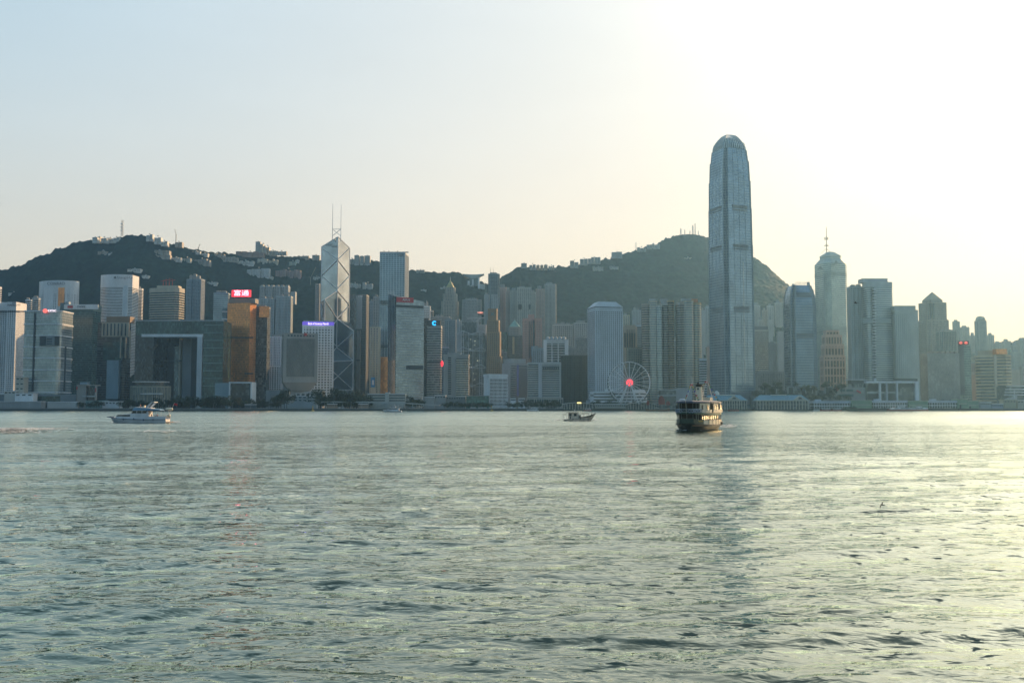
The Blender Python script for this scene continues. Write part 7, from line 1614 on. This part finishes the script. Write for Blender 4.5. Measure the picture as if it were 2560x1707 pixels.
def sampan():
    Y = 456.; x0 = at(1408, 1050, Y).x
    r = empty('wooden_boat', (x0, Y, 0), 'small worn cream wooden boat with a high bow and dark canopies, centre right', 'boat')
    hullm = mat('worn_cream_paint', (.86,.70,.55), .6, var=.22, scale=.8)
    st = [(0,1.2,.75,.7,.1),(1.2,1.9,.8,1.5,-.4),(4,2.2,1.1,1.9,-.6),(7,2.25,1.5,1.9,-.6),(10,2.1,1.9,1.6,-.5),(12.5,1.6,2.4,.9,-.3),(14.2,.9,3.0,.3,.0),(15.3,.25,3.5,.05,.3)]
    loft_hull(st, 'hull', hullm, r, .4, 2.2)
    m = MB()
    for s_ in (-1, 1):
        P = [Vector((x, s_*(b+.05), zd)) for x, b, zd, bw, zk in st]
        for a, b in zip(P[3:], P[4:]): m.bar(a, b, .22, .28)
    m.build('gunwale', BLK, r)
    def box(nm, x0_, x1_, z0, z1, mt, y=1.7, par=None): m = MB(); m.box(x0_, x1_, -y, y, z0, z1); return m.build(nm, mt, par or r)
    cb = box('cabin', 2.5, 7.0, .8, 3.6, hullm); box('wheelhouse', 2.6, 6.6, 3.5, 3.75, BLK, 1.8); box('canopy', 1.6, 7.3, 3.9, 4.12, mat('dark_green_canvas',(.012,.025,.02),.8), 2.1); box('fore_awning', 7.0, 12.1, 3.38, 3.56, mat('dark_green_canvas',(.02,.045,.035),.8), 1.9); box('aft_awning', -.1, 1.6, 2.95, 3.1, mat('dark_green_canvas',(.02,.045,.035),.8), 1.7)
    for a, b in ((2.7,3.8),(4.9,6.2)): box('cabin_window', a, b, 2.3, 3.4, WIN, 1.74, cb)
    box('doorway', 3.0, 3.6, .9, 2.2, DARKM, 1.73, cb); box('fore_cabin', 7.0, 8.3, 1.4, 2.9, hullm, 1.5)
    for x, z0, z1 in ((1.7,.9,4),(7.2,1.4,4),(12,2.3,3.5),(0,.8,3.0),(9.6,1.9,3.5)):
        for y in (-1.6, 1.6): m = MB(); m.bar((x,y,z0),(x,y,z1), .08); m.build('canopy_post', STEEL, r)
    m = MB(); m.bar((5.4,0,4.0),(5.4,0,5.3), .1); m.bar((5.0,0,4.9),(5.9,0,4.9), .08); m.build('mast', STEEL, r); m = MB(); m.lathe([(.05,5.0),(.3,5.1),(.05,5.2)], 8, (5.4,0,0)); m.build('radar', WHT, r)
    for x in (11.4,12.4,13.3): z = np.interp(x,[p[0] for p in st],[p[2] for p in st]); m = MB(); m.tube([Vector((x+.33*math.cos(a), -np.interp(x,[p[0] for p in st],[p[1] for p in st])-.15, z-.1+.33*math.sin(a))) for a in [2*math.pi*i/10 for i in range(10)]], .13, 6, closed=True); m.build('tyre_fender', BLK, r)
    for x, z in ((4.5,.9),(8,1.1)): m = MB(); m.lathe([(.05,-.3),(.2,-.2),(.2,.2),(.05,.3)], 8, (x,-2.4,z)); m.build('fender', BLK, r)
    person('person in black standing amidships on the wooden boat', (x0+7.7, Y-2.0, 1.25), 10, (.03,.03,.03)); person('person in dark clothes at the bow of the wooden boat', (x0+13.4, Y, 2.4), 60, (.05,.05,.05), s=.9)
sampan()
def small_yacht(label, px0, px1, Y, flip=1, tone=WHT, rk=1):
    s = (px1-px0)*Y/F/20.; c = ((px0+px1)/2-1280)*Y/F
    r = empty('motor_yacht', (c, Y, 0), label, 'yacht'); r.scale = (s*flip, s, s)
    st = [(-10,.2,2.8,.05,.3),(-8.5,1.2,2.5,.6,-.4),(-5,2.2,2.1,1.6,-.7),(0,2.5,1.8,2.0,-.8),(6,2.5,1.7,2.1,-.7),(9.6,2.3,1.6,2.0,-.5)]
    loft_hull(st, 'hull', tone, r, 1.4, 0)
    def prof(nm, pts, y, mt):
        m = MB(); n = len(pts); m.face([(x,-y,z) for x, z in pts]); m.face([(x,y,z) for x, z in reversed(pts)])
        for i in range(n): a, b = pts[i], pts[(i+1) % n]; m.face([(a[0],-y,a[1]),(a[0],y,a[1]),(b[0],y,b[1]),(b[0],-y,b[1])])
        m.build(nm, mt, r)
    prof('main_cabin', [(-6,1.8),(7,1.7),(7,4.2),(-3.2,4.2)], 2.0, tone); prof('cabin_window', [(-4.4,2.9),(5.5,2.9),(5.5,3.8),(-3.6,3.8)], 2.04, WIN); prof('upper_deck', [(-3.4,4.2),(8.5,4.2),(8.5,4.5),(-3,4.5)], 2.3, tone)
    prof('bridge', [(-2.6,4.5),(3.5,4.5),(3.5,6.4),(-1,6.4)], 1.7, tone); prof('bridge_window', [(-1.9,5.2),(3,5.2),(3,6.0),(-1.2,6.0)], 1.74, WIN); prof('hard_top', [(-1.2,6.4),(6,6.3),(6,6.6),(-1,6.7)], 2.0, tone)
    m = MB(); m.bar((2,0,6.6),(2.6,0,8.6), .18); m.bar((1.6,-1,7.8),(1.6,1,7.8), .15); m.build('mast', tone, r); return r
small_yacht('white three decked motor yacht under way before the pier house', 958, 1006, 1125, 1); small_yacht('white motor yacht close to the sea wall before the balcony hotel', 1316, 1348, 1330, 1)
def fast_ferry():
    Y = 1368; c = (2265-1280)*Y/F; r = empty('fast_ferry', (c, Y, 0), 'long white fast ferry with a red hull moored before the white pier sheds', 'ferry'); L = 28.5; redm = mat('hull_red',(.35,.07,.05),.5)
    loft_hull([(-L,.4,3.0,.1,.4),(-L+4,3,2.6,1.6,-.4),(-L+10,5,2.3,4,-1),(L-6,5.5,2.2,5,-1),(L,5,2.2,4.5,-.6)], 'hull', redm, r)
    m = MB(); P = [(-L+4,2.2),(L-1,2.2),(L-1,5.0),(-L+12,5.0),(-L+8,4.4)]; m.face([(x,-4.6,z) for x, z in P]); m.face([(x,4.6,z) for x, z in P[::-1]])
    for i in range(5): a, b = P[i], P[(i+1) % 5]; m.face([(a[0],-4.6,a[1]),(a[0],4.6,a[1]),(b[0],4.6,b[1]),(b[0],-4.6,b[1])])
    m.build('saloon', WHT, r); m = MB(); m.box(-L+18, L-8, -4.66, 4.66, 3.4, 4.4); m.build('window_band', WIN, r); m = MB(); m.box(-L+9, -L+15, -4.66, 4.66, 3.4, 4.1); m.build('fore_window_band', WIN, r)
    m = MB(); m.prism([(-14,-3),(-4,-3),(-4,3),(-12,3)], 5, 7.2); m.build('wheelhouse', WHT, r); m = MB(); m.box(-13, -4.5, -3.06, 3.06, 6, 6.8); m.build('wheelhouse_window', WIN, r)
    m = MB(); m.prism([(14,-3),(20,-3),(20,3),(14,3)], 5, 6.4); m.build('engine_casing', WHT, r); m = MB(); m.bar((-7,0,7),(-6,0,10), .3); m.build('mast', STEEL, r)
fast_ferry()
def docked(label, px0, px1, Y, hull, top, name='moored_ferry', cat='ferry', h=1.0):
    s = (px1-px0)*Y/F; c = ((px0+px1)/2-1280)*Y/F; r = empty(name, (c, Y, 0), label, cat); L = s/2; b = s*.13
    loft_hull([(-L,.3,2.4*h,.1,.2),(-L*.8,b*.7,2.0*h,b*.5,-.4),(-L*.4,b,1.7*h,b*.8,-.6),(L*.5,b,1.7*h,b*.8,-.6),(L,b*.7,2.0*h,b*.5,-.3)], 'hull', hull, r)
    m = MB(); m.box(-L*.62, L*.8, -b*.85, b*.85, 1.6*h, 3.6*h); m.build('cabin', top, r); m = MB(); m.box(-L*.55, L*.72, -b*.85-.06, b*.85+.06, 2.3*h, 3.1*h); m.build('window_band', WIN, r); m = MB(); m.box(-L*.7, L*.85, -b, b, 3.6*h, 3.85*h); m.build('canopy', top, r)
    m = MB(); m.bar((-L*.3,0,3.8*h),(-L*.3,0,6*h), .15); m.build('mast', STEEL, r); return r
docked('dark green ferry moored at the white pier shed, its stern catching the sun', 2104, 2143, 1366, GRD, mat('ferry_side_green',(.05,.12,.08),.5), h=1.5)
docked('red launch moored under the white pier shed, left of another', 2048, 2076, 1372, mat('hull_red',(.35,.07,.05),.5), WHT, 'moored_launch', 'boat'); docked('red launch moored under the white pier shed, next to the dark green ferry', 2076, 2102, 1370, mat('hull_red',(.35,.07,.05),.5), WHT, 'moored_launch', 'boat')
docked('little red hulled boat with a white cabin at the left curved roof pier', 1459, 1478, 1368, mat('hull_red',(.35,.07,.05),.5), WHT, 'small_boat', 'boat'); docked('tiny dark red sampan just right of the dark ferry', 1818, 1846, 1330, mat('hull_red',(.35,.07,.05),.5), mat('brown_canvas',(.2,.12,.08),.8), 'small_boat', 'boat', .8)
docked('low white working boat moored at the foot of the far right shed', 2030, 2050, 1376, WHT, WHT, 'small_boat', 'boat', .7)
def junk():
    Y = 1360; c = (1645-1280)*Y/F; s = Y/F; r = empty('sailing_junk', (c, Y, 0), 'traditional junk with three dark red batten sails near the ferris wheel', 'junk'); sm = mat('dark_red_sail',(.30,.035,.03),.8)
    loft_hull([(-32*s,1.2,3.4,.5,.2),(-24*s,2.6,2.2,1.8,-.6),(0,3.2,1.6,2.6,-.8),(20*s,3,2.6,2.2,-.6),(28*s,2.4,4.2,1.4,0)], 'hull', WOOD, r)
    for px, w, top, bot in ((1619,7,1000,1013),(1653,16,989,1012),(1669,10,1002,1013)):
        x = (px-1645)*s; z1, z0 = zat(top, Y), zat(bot, Y); m = MB(); m.bar((x,0,1),(x,0,z1+.6), .28); ms = m.build('mast', WOOD, r); m = MB(); ww = w*s
        P = [(x-ww*.45,z0),(x+ww*.55,z0+.6),(x+ww*.5,z0+(z1-z0)*.6),(x+ww*.1,z1),(x-ww*.2,z1-.4),(x-ww*.5,z0+(z1-z0)*.5)]
        m.face([(a,-.25-.4*math.sin(b),b) for a, b in P]); m.face([(a,-.15-.4*math.sin(b),b) for a, b in P[::-1]]); sl = m.build('sail', sm, ms)
        for k in range(5): zz = z0+(z1-z0)*(k+.5)/6; m = MB(); m.bar((x-ww*.45,-.7,zz),(x+ww*.48,-.7,zz+.4), .14); m.build('batten', WOOD, sl)
junk()
def bird(label, px, py, Y, span, roll, yaw):
    r = empty('bird', tuple(at(px, py, Y)), label, 'bird'); r.rotation_euler = (0, R(roll), R(yaw)); b = span/2; m = MB()
    m.lathe([(.01,-.30),(.05,-.22),(.075,-.05),(.06,.12),(.03,.2),(.035,.25),(.01,.33)], 8); me = m
    for i, v in enumerate(me.v): me.v[i] = (v[0]*.8*span, v[2]*span*.62, v[1]*.8*span)
    for s_ in (-1, 1):
        W_ = [(.03,.10,0),(.30,.16,.10),(.62,.06,.07),(1.0,-.12,-.04),(.62,-.06,.06),(.30,-.06,.08),(.03,-.10,0)]
        pts = [(s_*x*b, y*b, z*b) for x, y, z in W_]; up = [(x, y, z+.02*b) for x, y, z in pts]
        me.face(up if s_ > 0 else up[::-1]); me.face(pts[::-1] if s_ > 0 else pts)
        for i in range(7): j = (i+1) % 7; me.face([pts[i], pts[j], up[j], up[i]])
    me.face([(-.05*b,-.35*b,0),(.05*b,-.35*b,0),(.12*b,-.62*b,0),(-.12*b,-.62*b,0)]); me.face([(-.12*b,-.62*b,.01),(.12*b,-.62*b,.01),(.05*b,-.35*b,.01),(-.05*b,-.35*b,.01)])
    me.build('body', mat('bird_brown',(.05,.04,.03),.8), r)
bird('small dark bird banking low over the bright water at lower right', 2205, 1261, 48, .55, -52, 25); bird('dark bird gliding over the roof of the curved cream hotel', 2139, 757, 210, 2.0, 18, 60)
# foam
def foam():
    fm = mat('foam_white', (.85,.90,.92), .9); rr = random.Random(9); m = MB()
    def patch(px, py, rx, ry, n):
        for _ in range(n):
            a, b = px+rr.gauss(0, rx), py+rr.gauss(0, ry)
            if b < 1020: continue
            d = ray(a, b); q = d*(-CAMZ/d.z); s_ = rr.uniform(.10,.55); near = q.y < 120; z = float(wake_z(np.array([[q.x]]), np.array([[q.y]]))[0,0])+rr.uniform(.15,.4)
            k = rr.randint(5, 7); m.face([(q.x+s_*1.8*math.cos(2*math.pi*i/k)*rr.uniform(.6,1.2), q.y+s_*math.sin(2*math.pi*i/k)*rr.uniform(.6,1.2), z+rr.uniform(0,.06)) for i in range(k)])
    patch(15, 1078, 42, 2.6, 2200); patch(95, 1075, 36, 1.6, 420); patch(395, 1080, 25, 1.2, 70)
    patch(438, 1056, 7, 1.0, 90); patch(345, 1057, 50, .5, 90); patch(1398, 1050, 7, .8, 70); patch(1478, 1050, 9, .7, 130); patch(1440, 1053, 25, .4, 60); patch(1822, 1066, 10, 2.6, 170); patch(1700, 1078, 18, .8, 50); patch(1010, 1028.5, 6, .3, 30)
    tag(m.build('foam', fm), 'white foam of bow waves and wakes scattered on the water', 'foam', kind='stuff')
foam()
haze()
